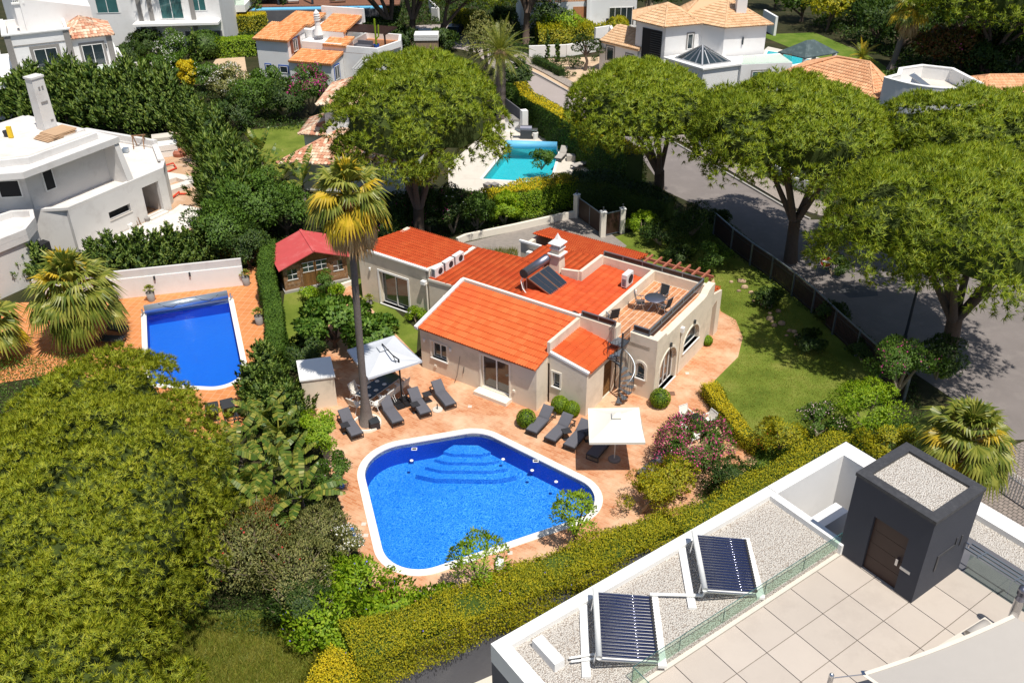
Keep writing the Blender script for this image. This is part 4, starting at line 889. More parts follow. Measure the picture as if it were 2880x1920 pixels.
# details fixed to the walls
m = MB(); m.tube([(4.55, 6.95, .1), (4.55, 6.95, 2.75)], .04, 8); m.build('downpipe', MT['creamtrim'], villa); bx(4.46, 6.83, 2.72, 4.66, 7.07, 3.0, 'wtrim', 'hopper')
for (s_, t_, z_) in ((-7.1, -.03, 1.9), (-5.35, -.03, 1.9), (-13.9 - .6, 4.06, 2.3)):
    m = MB(); m.lathe([(.001, -.12), (.07, -.1), (.08, .05), (.001, .1)], 10, (s_, t_-.04, z_), sc=(1, .7)); m.build('wall_lamp', MT['wtrim'], villa)
for (s_, t_, z_) in ((4.53, 6.55-4.1+4.1-.9, 2.62), (4.53, 9.2-.65, 2.55)):
    m = MB(); m.cbox((s_+.05, t_, z_), (.1, .1, .22)); m.build('wall_lantern', MT['iron'], villa)
for t_ in (5.5, 8.3):
    m = MB(); m.cbox((1.11, t_, 3.45), (.06, .1, .18)); m.build('wall_lantern', MT['wtrim'], villa)
m = MB(); m.cbox((-6.45, -.03, .45), (.14, .05, .14)); m.cbox((3.45, 4.08, .5), (.14, .05, .14)); m.cbox((-1.35, -.03, .75), (.14, .06, .14)); m.build('socket_box', MT['creamtrim'], villa)
m = MB(); m.tube([(-4.72, -.06, 1.7), (-4.9, -.12, .5), (-5.0, -.3, .05)], .012, 5); m.tube([(-4.5, -.05, 1.1), (-4.55, -.05, .7)], .02, 5); m.build('cable', MT['iron'], villa)
# pergola
pg = empty('pergola', villa.matrix_world @ Vector((0, 0, 0)), 0); bpy.data.objects.remove(pg)
def at(s_, t_, z_=0): 
    c_, n_ = math.cos(-AL), math.sin(-AL); return (1.2015+s_*c_-t_*n_, 38.2918+s_*n_+t_*c_, z_)
pg = empty('pergola', at(-1.2, 11), -AL, 'terracotta painted timber pergola behind the roof terrace', 'pergola')
for i in range(7): m = MB(); x_ = .35+i*.62; m.bar((x_, -.1, 2.62), (x_, 3.3, 2.62), .1, .14); m.build('rafter', MT['terracotta_paint'], pg)
m = MB(); m.bar((-.2, 2.9, 2.5), (4.5, 2.9, 2.5), .1, .16); m.build('beam', MT['terracotta_paint'], pg)
for x_ in (0.1, 4.3): m = MB(); m.bar((x_, 2.9, 0), (x_, 2.9, 2.42), .12); m.build('post', MT['terracotta_paint'], pg)
# spiral stair
ss = empty('spiral_staircase', at(2.95, 3.30), -AL, 'dark iron spiral staircase rising to the roof terrace', 'staircase')
m = MB(); m.tube([(0, 0, 0), (0, 0, 3.95)], .05, 10); m.build('central_post', MT['iron'], ss)
N = 14; a0 = R(-75); rad = .72
for i in range(N):
    a = a0+i*R(26)-R(0); z = .22*(i+1); m = MB(); b = a+R(26)
    m.prism([(0.05*math.cos(a), .05*math.sin(a)), (rad*math.cos(a), rad*math.sin(a)), (rad*math.cos((a+b)/2)*1.02, rad*math.sin((a+b)/2)*1.02), (rad*math.cos(b), rad*math.sin(b)), (0.05*math.cos(b), .05*math.sin(b))], z-.025, z); m.build('step', MT['alurail'], ss)
m = MB(); H_ = []
for i in range(N):
    for h_ in (0, .5): a = a0+(i+h_+.2)*R(26); z = .22*(i+1); x_, y_ = rad*math.cos(a), rad*math.sin(a); m.tube([(x_, y_, z-.02), (x_, y_, z+.85)], .011, 4); H_.append((x_, y_, z+.85+(.11 if h_ else 0)))
m.build('baluster', MT['iron'], ss)['kind'] = 'stuff'; m = MB(); m.tube(H_, .02, 6); m.build('handrail', MT['alurail'], ss)
m = MB(); m.box(-.75, .1, 3.05, .0, .85, 3.09); m.build('landing', MT['alurail'], ss)
m = MB()
for i in range(8): m.tube([(-.78, .05+i*.1, 3.08), (-.78, .05+i*.1, 3.95)], .012, 4); m.tube([(.02, .1+i*.09, 3.08), (.02, .1+i*.09, 3.9)], .012, 4)
m.tube([(-.78, 0, 3.95), (-.78, .8, 3.95)], .02, 6); m.tube([(.02, .05, 3.9), (.02, .78, 3.9)], .02, 6); m.build('landing_rail', MT['iron'], ss)
# AC units
def ac(loc, rz, label, w=.8, h=.55, d=.3, group='air conditioners on the villa'):
    e = empty('air_conditioner', loc, rz, label, 'air conditioner', group)
    m = MB(); m.box(-w/2, 0, .05, w/2, d, h+.05); m.build('casing', MT['wtube'], e)
    m = MB(); m.lathe([(.001, 0), (h*.36, 0), (h*.40, -.015)], 18); o = m.build('fan_grille', MT['bin'], e); o.rotation_euler = (R(90), 0, 0); o.location = (w*.12, -.004, h*.55)
    m = MB()
    for i in range(5): m.lathe([(h*.07*(i+1), -.012), (h*.07*(i+1)+.008, -.02), (h*.07*(i+1)+.016, -.012)], 18)
    o = m.build('grille_ring', MT['wtube'], e); o.rotation_euler = (R(90), 0, 0); o.location = (w*.12, -.004, h*.55)
    m = MB()
    for i in range(7): m.box(-w/2-.006, .04, .12+i*.065, -w/2, d-.04, .15+i*.065)
    m.build('side_vent', MT['bin'], e); m = MB(); m.box(-w/2+.05, .02, 0, -w/2+.1, d-.02, .05); m.box(w/2-.1, .02, 0, w/2-.05, d-.02, .05); m.build('feet', MT['iron'], e); return e
for i, (t_, lb) in enumerate(((4.55, 'white air conditioner nearest the corner in the row of three by the back wing roof'), (5.55, 'middle white air conditioner of the three by the back wing roof'), (6.5, 'white air conditioner farthest along the row of three by the back wing roof'))):
    ac(at(-9.55, t_, 2.98), -AL+R(90), lb)
ac(at(.3, 9.1, 3.2), -AL+R(90), 'single white air conditioner behind the roof terrace parapet', .8, .75, .32); ac(at(-7.2, 10.6, 1.95), -AL, 'white air conditioner on the low end wall behind the chimney', .8, .55, .3)
# solar water heater
sh = empty('solar_water_heater', at(-4.6, 6.2, 3.3), -AL+R(0), 'solar water heater with silver tank and two dark panels on the orange roof', 'solar heater')
b0, b1 = Vector((0.92, 44.865, 4.15)), Vector((2.062, 46.448, 4.15)); inv = Matrix.Rotation(AL, 4, 'Z') @ Matrix.Translation(-sh.location)
TL, TR = inv @ b0, inv @ b1; BR = inv @ Vector((3.395, 45.661, 3.15)); BL = inv @ Vector((2.449, 44.33, 3.12))
def quadbox(mb, P, th=.08, mi=0):
    n_ = (P[1]-P[0]).cross(P[3]-P[0]).normalized(); n_ = n_ if n_.z > 0 else -n_; vs = [q for q in P]+[q-n_*th for q in P]; mb.add(vs, [(0, 1, 2, 3), (7, 6, 5, 4), (0, 4, 5, 1), (1, 5, 6, 2), (2, 6, 7, 3), (3, 7, 4, 0)], mi)
for a_, b_ in ((0, .49), (.51, 1)):
    P = [TL.lerp(TR, a_), TL.lerp(TR, b_), BL.lerp(BR, b_), BL.lerp(BR, a_)]; m = MB(); quadbox(m, P); fo = m.build('collector_panel', MT['rust'], sh); n_ = (P[1]-P[0]).cross(P[3]-P[0]).normalized(); n_ = n_ if n_.z > 0 else -n_
    for c_, d_ in ((.04, .49), (.51, .96)):
        Q = [P[0].lerp(P[1], c_).lerp(P[3].lerp(P[2], c_), .025), P[0].lerp(P[1], d_).lerp(P[3].lerp(P[2], d_), .025), P[0].lerp(P[1], d_).lerp(P[3].lerp(P[2], d_), .975), P[0].lerp(P[1], c_).lerp(P[3].lerp(P[2], c_), .975)]; m = MB(); quadbox(m, [q+n_*.008 for q in Q], .006); m.build('glass', MT['collector'], fo)
a_, b_ = inv @ Vector((0.681, 44.761, 4.5)), inv @ Vector((1.95, 46.542, 4.5)); d_ = (b_-a_).normalized(); m = MB(); m.tube([a_, b_], .25, 20); m.build('tank', MT['tankmetal'], sh, True)
m = MB(); m.tube([a_-d_*.05, a_+d_*.02], .26, 20); m.tube([b_-d_*.02, b_+d_*.04], .26, 20); m.build('tank_cap', MT['bin'], sh)
m = MB()
for k_ in (.12, .88):
    q = a_.lerp(b_, k_); g_ = Vector((q.x, q.y, 0)); m.bar(q-Vector((0, 0, .2)), g_, .05); m.bar(g_, BL.lerp(BR, k_)-Vector((0, 0, .08)), .05)
m.build('stand', MT['alu'], sh); m = MB(); m.tube([a_, a_+Vector((-.2, 0, -.5)), a_+Vector((-.05, -.05, -.9)), a_+Vector((.25, -.1, -1.15))], .03, 6); m.tube([a_+Vector((-.1, 0, -.1)), a_+Vector((-.05, .1, -1.1))], .015, 5); m.build('pipe', MT['wtube'], sh)
# coil of hose
e = MB()
for k in range(6): e.lathe([(.20+.03*k, .02*(k % 3)), (.22+.03*k, .02*(k % 3)+.02), (.24+.03*k, .02*(k % 3))], 18)
o = e.build('hose_coil', MT['bin'], None); o.location = at(-.75, 4.6, 3.2); tag(o, 'coil of black hose lying on the roof by the brown rail', 'hose')

# ================================================================== sun loungers
def make_lounger(name, cm, head=38, cushion=True):
    e = empty(name, (0, 0, 0)); hy = 1.22; hl = .72; a = R(head); fr = MB(); dk = MT['bin'] if cushion else MT['iron']
    for x in (-.31, .31):
        fr.bar((x, 0, .30), (x, 1.98, .30), .035, .045)
    fr.bar((-.31, 0, .30), (.31, 0, .30), .035, .045); fr.bar((-.31, 1.98, .30), (.31, 1.98, .30), .035); fr.bar((-.31, hy, .30), (.31, hy, .30), .03)
    fr.build('frame', dk, e)
    for y in (.03, 1.9):
        l = MB(); s_ = -.0
        for x in (-.31, .31): l.bar((x, y, .02), (x, y, .29), .035)
        l.bar((-.31, y, .02), (.31, y, .02), .035); l.build('leg_loop', dk, e)
    sp = MB(); sp.bar((-.26, hy+.5, .3+.5*math.sin(a)*.75), (-.26, hy+.68, .31), .025); sp.bar((.26, hy+.5, .3+.5*math.sin(a)*.75), (.26, hy+.68, .31), .025); sp.bar((-.38, hy+.45, .30), (.38, hy+.45, .30), .03); sp.build('back_support', dk, e)
    def pad(n_, y0, y1, X, t_):
        m_ = MB(); m_.X = X; k = .02; nseg = 8
        for i in range(nseg):
            a0, a1 = y0+(y1-y0)*i/nseg, y0+(y1-y0)*(i+1)/nseg; f_ = lambda y: t_*(1-.5*abs(2*(y-y0)/(y1-y0)-1)**6)
            m_.add([(-.3, a0, 0), (.3, a0, 0), (.3, a1, 0), (-.3, a1, 0), (-.28, a0, f_(a0)), (.28, a0, f_(a0)), (.28, a1, f_(a1)), (-.28, a1, f_(a1))], [(4, 5, 6, 7), (0, 4, 7, 3), (1, 2, 6, 5)]+([(0, 1, 5, 4)] if i == 0 else [])+([(3, 7, 6, 2)] if i == nseg-1 else []))
        return m_.build(n_, cm, e)
    t_ = .07 if cushion else .015
    pad('seat_pad', .01, hy-.01, Matrix.Translation((0, 0, .33)), t_)
    pad('back_pad', 0, hl, Matrix.Translation((0, hy, .33)) @ Matrix.Rotation(a, 4, 'X'), t_)
    return e
def orient(o, foot, hinge):
    d = Vector(hinge[:2])-Vector(foot[:2]); rz = math.atan2(-d.x, d.y); o.location = (foot[0], foot[1], o.get('z0', 0.0)); o.rotation_euler = (0, 0, rz)
    if 'z0' in o: del o['z0']
grp = 'grey cushioned sun loungers round the pool'
spots = [((-7.572, 36.084, 0.36), (-8.154, 37.107, 0.36), 'grey cushioned sun lounger left of the palm trunk, nearest the banana plants'),
 ((-5.687, 37.094, 0.36), (-6.262, 38.176, 0.36), 'grey cushioned sun lounger between the palm trunk and the black parasol base'),
 ((-4.363, 37.802, 0.36), (-4.9, 38.892, 0.36), 'grey cushioned sun lounger between the black parasol base and the round stone parasol foot'),
 ((-3.141, 38.501, 0.36), (-3.702, 39.542, 0.36), 'grey cushioned sun lounger right of the round stone foot, nearest the villa wall'),
 ((0.887, 36.212, 0.36), (1.505, 37.223, 0.36), 'grey cushioned sun lounger beside the round bush, leftmost of the row by the small wing'),
 ((1.769, 35.562, 0.36), (2.429, 36.565, 0.36), 'grey cushioned sun lounger in the middle of the row, with its pad slightly rumpled'),
 ((2.656, 35.018, 0.36), (3.302, 36.044, 0.36), 'grey cushioned sun lounger half in the shade of the cream parasol'),
 ((3.709, 34.279, 0.36), (4.333, 35.26, 0.36), 'grey cushioned sun lounger wholly under the cream parasol'),
 ((5.886, 32.853, 0.36), (6.553, 33.558, 0.36), 'grey cushioned sun lounger partly hidden behind the pink oleander')]
lp = make_lounger('sun_lounger', MT['cushion'])
for i, (f_, h_, lb) in enumerate(spots):
    o = lp if i == 0 else copy_tree(lp); tag(o, lb, 'sun lounger', grp); orient(o, f_, h_)
lb_ = make_lounger('sun_lounger', MT['mesh'], 50, False)
spots = [((-15.457, 38.928, 0.3), (-15.225, 38.17, 0.3), 'black mesh sun lounger with raised back, left of the three below the left pool'),
 ((-14.775, 39.206, 0.3), (-14.312, 38.155, 0.3), 'flat black mesh sun lounger, middle of the three below the left pool'),
 ((-13.633, 39.478, 0.3), (-13.639, 38.331, 0.3), 'black mesh sun lounger right of the three below the left pool, by the dark shrub'),
 ((-22.445, 46.329, 0.3), (-23.147, 46.526, 0.3), 'black mesh sun lounger under the left fan palm, farthest of that row'),
 ((-22.19, 45.242, 0.3), (-22.837, 45.313, 0.3), 'black mesh sun lounger under the left fan palm, nearest of that row')]
for i, (f_, h_, lb) in enumerate(spots):
    o = lb_ if i == 0 else copy_tree(lb_); tag(o, lb, 'sun lounger', 'black loungers by the left pool'); orient(o, f_, h_)
lw = make_lounger('sun_lounger', MT['sail'], 45, True)
for i, (f_, h_, lb) in enumerate([((3.909, 72.972, 0.3), (4.526, 74.469, 0.3), 'taupe sun lounger with raised back beside the turquoise pool'), ((5.059, 71.237, 0.3), (5.988, 71.935, 0.3), 'dark sun lounger in the hedge shade near the turquoise pool')]):
    o = lw if i == 0 else copy_tree(lw); tag(o, lb, 'sun lounger', 'loungers by the turquoise pool'); orient(o, f_, h_)
# ------------------------------------------------------------------ small tables
def side_table(loc, rz, label, w=.42, h=.45, mat='bin', group=None):
    e = empty('side_table', loc, rz, label, 'side table', group); m = MB(); m.box(-w/2, -w/2, h-.03, w/2, w/2, h); m.build('table_top', MT[mat], e)
    m = MB(); m.box(-w/2, -.03, .02, -w/2+.04, .03, h-.03); m.box(-w/2, -w/2, 0, w/2, w/2-.2, .02); m.build('foot', MT[mat], e)
side_table((-4.41, 39.312, 0), .5, 'small black side table next to the lounger nearest the villa wall'); 
side_table((-4.956, 38.415, 0), .5, 'small black side table tucked under the left edge of the third lounger'); side_table((-8.261, 36.739, 0), .5, 'small black side table at the left side of the lounger near the banana plants')
side_table((3.667, 35.944, 0), .3, 'small black side table under the left corner of the cream parasol')
side_table((2.614, 36.09, 0), .3, 'small black side table between the second and third loungers of the right row'); side_table((0.828, 37.13, 0), .3, 'small black side table between the round bush and the first lounger of the right row')
e = empty('storage_box', (-6.875, 37.072, 0), R(25), 'black square storage box at the foot of the palm', 'storage box'); m = MB(); m.box(-.24, -.24, 0, .24, .24, .42, 0, .01); m.build('body', MT['bin'], e); m = MB(); m.box(-.255, -.255, .42, .255, .255, .48, 0, .02); m.build('lid', MT['iron'], e)
e = empty('stone_parasol_weight', (-3.834, 38.491, 0), 0, 'round cream stone parasol foot with an empty tube', 'parasol base'); m = MB(); m.lathe([(.001, 0), (.27, 0), (.27, .05), (.25, .07), (.001, .075)], 28); m.build('stone_disc', MT['palestone'], e); m = MB(); m.tube([(0, 0, .07), (0, 0, .38)], .03, 10); m.build('tube', MT['iron'], e)
# ------------------------------------------------------------------ parasols
def canopy(name, e, corners, top, mat, vent=True, sag=.12, N=8):
    C_ = [Vector(c) for c in corners]; T_ = Vector(top); m = MB()
    for i in range(4):
        a, b = C_[i], C_[(i+1) % 4]
        for r_ in range(N):
            for s_ in range(N):
                def P_(u, v):
                    e0 = a.lerp(b, v); p = T_.lerp(e0, u); return p-Vector((0, 0, sag*math.sin(PI*v)*u*u*.8+sag*.5*math.sin(PI*u)))
                q = [P_(r_/N, s_/N), P_((r_+1)/N, s_/N), P_((r_+1)/N, (s_+1)/N), P_(r_/N, (s_+1)/N)]
                m.add(q if r_ else q[1:]+[q[0]], [(0, 1, 2, 3)] if r_ else [(0, 1, 2)])
        h_ = Vector((0, 0, .12)); m.add([a, b, b-h_, a-h_], [(0, 1, 2, 3)])
    o = m.build(name, MT[mat], e)
    for p in o.data.polygons: p.use_smooth = True
    if vent:
        m = MB(); k = .17; D_ = [T_.lerp(c, k)+Vector((0, 0, .07)) for c in C_]; t_ = T_+Vector((0, 0, .13)); 
        for i in range(4): m.add([t_, D_[i], D_[(i+1) % 4]], [(0, 1, 2)]); m.add([D_[i], D_[(i+1) % 4], D_[(i+1) % 4]-Vector((0, 0, .05)), D_[i]-Vector((0, 0, .05))], [(0, 1, 2, 3)])
        m.build('vent_cap', MT[mat], e)
    m = MB()
    for c in C_: m.bar(T_-Vector((0, 0, .14)), c-Vector((0, 0, .10)), .025)
    for i in range(4): m.bar(T_-Vector((0, 0, .16)), C_[i].lerp(C_[(i+1) % 4], .5)-Vector((0, 0, sag+.12)), .02)
    m.build('rib', MT['iron'], e)
O_ = Vector((4.786, 34.384, 0)); e = empty('parasol', O_, 0, 'cream square parasol on a round stone foot shading the loungers', 'parasol')
cs = [Vector((3.542, 35.508, 2.2))-O_, Vector((3.411, 32.899, 2.2))-O_, Vector((5.919, 32.884, 2.2))-O_, Vector((5.959, 35.539, 2.2))-O_]; canopy('canopy', e, cs, (-.05, -.15, 2.75), 'creamcloth')
m = MB(); m.tube([(0, 0, .05), (-.04, -.1, 2.75)], .026, 10); m.build('pole', MT['wtube'], e); m = MB(); m.lathe([(.001, 0), (.30, 0), (.30, .06), (.27, .09), (.001, .1)], 28); m.build('stone_foot', MT['pot'], e)
O_ = Vector((-5.688, 39.111, 0)); e = empty('cantilever_parasol', O_, 0, 'large pale grey cantilever parasol over the dining table with black mast and base', 'parasol')
cs = [Vector((-8.48, 40.38, 2.5))-O_, Vector((-7.07, 37.77, 2.5))-O_, Vector((-4.53, 39.29, 2.5))-O_, Vector((-6.2, 41.75, 2.5))-O_]; ctr = sum(cs, Vector())/4+Vector((0, .1, .42)); canopy('canopy', e, cs, ctr, 'greycloth')
m = MB(); m.tube([(0, 0, .1), (0, 0, 2.7)], .045, 10); m.tube([(0, 0, 2.7), (-.25, -.1, 3.0)], .035, 8); m.tube([(-.25, -.1, 3.0), (0, 0, 2.0)], .02, 6); m.build('mast', MT['black'], e); m = MB(); m.tube([(-.25, -.1, 3.0), ctr+Vector((0, 0, .22)), ctr], .03, 8); m.tube([(0, 0, 2.7), cs[2]], .006, 4); m.build('arm', MT['black'], e)
m = MB(); 
for i in (-1, 1):
    for j in (-1, 1): m.X = Matrix.Rotation(R(30), 4, 'Z'); m.box(i*.24-.23, j*.24-.23, 0, i*.24+.23, j*.24+.23, .09, 0, .015)
m.build('base_slab', MT['black'], e)
# ------------------------------------------------------------------ dining sets
def chair(mat_s, mat_f, hb=.95, w=.54, name='garden_chair'):
    e = empty(name, (0, 0, 0)); f = MB(); 
    for x in (-w/2, w/2):
        l = MB(); l.tube([(x, -.26, 0), (x*.96, -.1, .42), (x*.96, -.02, .64), (x, .27, .66)], .016, 5); l.build('leg', MT[mat_f], e)
        l = MB(); l.tube([(x, .36, 0), (x*.96, .16, .42), (x*.94, .34, hb)], .016, 5); l.build('leg', MT[mat_f], e)
        f.bar((x*.96, -.24, .42), (x*.96, .2, .40), .025); f.bar((x*1.02, -.22, .66), (x*1.0, .26, .66), .05, .025)
    f.bar((-w/2*.96, -.24, .42), (w/2*.96, -.24, .42), .025); f.bar((-w/2*.94, .34, hb), (w/2*.94, .34, hb), .025); f.build('frame', MT[mat_f], e)
    m = MB(); m.box(-w/2*.9, -.22, .415, w/2*.9, .2, .43); m.build('seat', MT[mat_s], e)
    m = MB(); m.add([(-w/2*.88, .2, .46), (w/2*.88, .2, .46), (w/2*.86, .345, hb-.02), (-w/2*.86, .345, hb-.02), (-w/2*.88, .215, .46), (w/2*.88, .215, .46), (w/2*.86, .36, hb-.02), (-w/2*.86, .36, hb-.02)], [(0, 1, 2, 3), (7, 6, 5, 4), (0, 4, 5, 1), (1, 5, 6, 2), (2, 6, 7, 3), (3, 7, 4, 0)]); m.build('backrest', MT[mat_s], e); return e
def put(o, loc, rz, label, group, cat='chair'): o.location = loc; o.rotation_euler = (0, 0, rz); tag(o, label, cat, group); return o
# terrace: round table, four chairs
tc = Vector((7.66, 43.368, 3.09)); tc = Vector((7.625, 43.194, 3.09))
e = empty('patio_table', tc, 0, 'round glass-topped patio table on the roof terrace', 'table'); m = MB(); m.lathe([(.001, .70), (.53, .70), (.55, .715), (.53, .73), (.001, .73)], 36); m.build('table_top', MT['tankmetal'], e, True)
for k in range(4): a = k*PI/2+.5; m = MB(); m.tube([(.12*math.cos(a), .12*math.sin(a), .68), (.1*math.cos(a), .1*math.sin(a), .4), (.42*math.cos(a), .42*math.sin(a), 0)], .02, 6); m.build('leg', MT['alu'], e)
c0 = chair('mesh', 'alu', 1.05)
for i, (p, az, lb) in enumerate([((6.859, 43.278, 3.09), None, 'black mesh reclining chair left of the round table on the roof terrace'), ((8.088, 43.787, 3.09), None, 'black mesh chair behind the round table on the roof terrace'), ((8.095, 42.731, 3.09), None, 'black mesh chair right of the round table by the brown rail'), ((5.24, 41.765, 3.09), R(200), 'black mesh chair standing alone at the stair end of the roof terrace')]):
    d = Vector(p)-tc; az = az if az is not None else math.atan2(-d.x, d.y); put(c0 if i == 0 else copy_tree(c0), (p[0], p[1], 3.09), az, lb, 'black mesh chairs on the roof terrace')
# long table under the cantilever parasol
T0, T1 = Vector((-7.716, 39.806, 0)), Vector((-6.328, 41.822, 0)); T0.z = T1.z = 0; dd = (T1-T0).normalized(); rz = math.atan2(dd.y, dd.x); ct = Vector((-6.95, 39.75, 0)); rz = math.atan2(.826, .5635)
e = empty('dining_table', ct, rz, 'long dark glass dining table under the grey parasol laid with white plates', 'table'); m = MB(); m.box(-1.25, -.48, .70, 1.25, .48, .73); m.build('table_top', MT['collector'], e); m = MB(); m.box(-1.27, -.5, .685, 1.27, .5, .70); m.build('rim', MT['wtube'], e)
for x in (-1.15, 1.15):
    for y in (-.42, .42): m = MB(); m.bar((x, y, 0), (x, y, .69), .05); m.build('leg', MT['wtube'], e)
X_ = Matrix.Translation(ct) @ Matrix.Rotation(rz, 4, 'Z')
for i, (x, y) in enumerate(((-1.0, .25), (-1.0, -.25), (-.45, -.25), (-.45, .25), (.2, -.25), (.2, .25))):
    q = X_ @ Vector((x, y, .732)); m = MB(); m.lathe([(.001, .004), (.07, .004), (.12, .016), (.122, .02), (.07, .0), (.001, 0)], 16); o = m.build('plate', MT['wtube']); o.location = q; tag(o, ['white plate at the palm end of the dark table, garden side', 'white plate at the palm end of the dark table, pool side', 'white plate on the pool side of the dark table, second from the palm', 'white plate on the garden side of the dark table, second from the palm', 'white plate on the pool side of the dark table, third from the palm', 'white plate on the garden side of the dark table, third from the palm'][i], 'plate', 'plates on the dining table')
c1 = chair('creamcloth', 'wtube', .92)
ch = [(-.95, -.78, 0, 'cream garden chair at the pool side of the dining table, nearest the palm'), (-.3, -.78, 0, 'cream garden chair at the pool side of the dining table, second from the palm'), (.35, -.78, 0, 'cream garden chair at the pool side of the dining table, third from the palm'), (1.0, -.78, 0, 'cream garden chair at the pool side of the dining table, nearest the villa'), (-.8, .8, 1, 'cream garden chair at the garden side of the dining table near the palm'), (.1, .8, 1, 'cream garden chair at the middle of the garden side of the dining table'), (.9, .8, 1, 'cream garden chair at the garden side of the dining table, deep under the parasol'), (-1.65, .15, 2, 'cream garden chair at the head of the dining table beside the palm trunk')]
for i, (x, y, s_, lb) in enumerate(ch):
    q = X_ @ Vector((x, y, 0)); put(c1 if i == 0 else copy_tree(c1), q, rz+{0: PI, 1: 0, 2: PI/2}[s_], lb, 'cream chairs round the dining table')
# slatted table by the oleander
ct = Vector((9.085, 36.293, 0)); ct.z = 0; rz = R(-60)+PI; e = empty('slatted_table', ct, R(-62), 'black slatted garden table beside the oleander', 'table')
for i in range(11): m = MB(); m.box(-.7+i*.128, -.42, .70, -.7+i*.128+.10, .42, .725); m.build('slat', MT['black'], e)
for x in (-.65, .63):
    for y in (-.36, .36): m = MB(); m.bar((x, y, 0), (x, y, .70), .05); m.build('leg', MT['black'], e)
X_ = Matrix.Translation(ct) @ Matrix.Rotation(R(-62), 4, 'Z')
for i, (x, y, a, lb) in enumerate([(-1.0, 0, R(90), 'white garden chair at the far head of the black slatted table'), (-.2, .72, 0, 'white garden chair on the lawn side of the black slatted table'), (-.35, -.72, PI, 'white garden chair on the pool side of the black slatted table'), (.4, -.72, PI, 'white garden chair half hidden by the oleander at the slatted table')]):
    put(copy_tree(c1), X_ @ Vector((x, y, 0)), R(-62)+a, lb, 'white chairs round the slatted table')
# outdoor kitchen
p0, p1 = Vector((-10.025, 38.685, 0)), Vector((-9.035, 38.954, 0)); p2, p3 = Vector((-9.48, 40.77, 0)), Vector((-11.12, 40.18, 0)); p0, p1 = Vector((-10.6, 38.6, 0)), Vector((-9.0, 38.95, 0)); p3 = p0+Vector((-.5, 1.75, 0)); p2 = p1+Vector((-.5, 1.75, 0))
e = empty('outdoor_kitchen', p0, 0, 'white rendered barbecue shelter with a flat white top behind the banana plants', 'barbecue shelter')
q = [tuple((x-p0)[:2]) for x in (p0, p1, p2, p3)]; m = MB(); m.prism(q, 0, 1.78); m.build('wall', MT['cream'], e); m = MB(); m.prism(offset(q, .06), 1.78, 1.86); m.build('top_slab', MT['wtrim'], e)
# potted plants
def potplant(loc, label, r=.26, h=.6, ph=.45, group='potted palms by the left pool'):
    e = empty('potted_palm', loc, 0, label, 'potted plant', group); m = MB(); m.lathe([(r*.75, 0), (r*1.0, h), (r*.9, h), (r*.88, h-.05), (.001, h-.05)], 20); m.build('pot', MT['pot'], e, True)
    m = MB(); m.tube([(0, 0, h-.1), (0, 0, h+.15)], .05, 6); m.build('stem', MT['palmbark'], e); f = MB()
    for k in range(14): az = 2.4*k; el = R(80-5*k); d = Vector((math.cos(az)*math.cos(el), math.sin(az)*math.cos(el), math.sin(el))); b = Vector((0, 0, h+.12)); f.tube([b, b+d*ph*.5], .008, 3, cap=False); fan_leaf(f, b+d*ph*.5, d, ph*.55, 0, 8, .15)
    f.build('leaves', MT['palmy' if r < .2 else 'palm'], e); return e
potplant((-22.216, 50.205, 0), 'grey pot with a small fan palm at the middle of the pink-white wall'); potplant((-16.808, 52.143, 0), 'grey pot with a spiky palm at the right end of the pink-white wall'); potplant((-14.882, 47.247, 0), 'grey pot with a small palm beside the hedge right of the left pool'); 
e = potplant((-8.676, 49.535, 0), 'low white bowl with a russet plant beside the back wing door', .2, .22, .4, None)
# wall between the neighbours
W0, W1 = Vector((-25.9, 50.1, 0)), Vector((-16.9, 52.1, 0)); e = empty('garden_wall', W0, math.atan2(W1.y-W0.y, W1.x-W0.x), 'long pinkish white garden wall behind the left pool', 'wall'); Lw = (W1-W0).length
m = MB(); m.box(-3, 0, 0, Lw, .22, 1.35); m.build('lower_wall', MT['white'], e); m = MB(); m.box(-3, .06, 1.35, Lw, .22, 1.85); m.build('upper_wall', MT['raw'], e); m = MB(); m.box(3.9, -.12, 1.1, 4.0, 0, 1.35); m.box(6.0, -.12, 1.1, 6.1, 0, 1.35); m.build('wall_lamp', MT['iron'], e)
# pool cover roller of the left pool
a, b = Vector((-22.033, 48.492, 0.25)), Vector((-17.489, 50.284, 0.25)); e = empty('pool_cover_roller', a, 0, 'silver pool cover rolled up on its reel at the far end of the left pool', 'pool cover'); b = b-a; b.z = 0
m = MB(); m.tube([(0, 0, .12), (b.x, b.y, .12)], .26, 20); m.build('rolled_cover', MT['silver'], e, True); m = MB(); d = b.normalized()
for q in (-d*.15, b+d*.15): m.box(q.x-.06, q.y-.3, -.25, q.x+.06, q.y+.3, -.19); m.tube([q, q+Vector((0, 0, .12))], .05, 8); m.bar(q+Vector((0, 0, -.2)), q+Vector((0, 0, .15)), .08)
m.build('end_stand', MT['alu'], e)
m = MB(); 
for k0 in (.18, .62):
    m.tube([b*k0+Vector((0, -.1, .37)), b*(k0+.08)+Vector((0, -.27, .2)), b*(k0+.17)+Vector((0, -.3, .05)), b*(k0+.28)+Vector((0, -.2, .3))], .022, 5)
m.build('strap', MT['bin'], e)
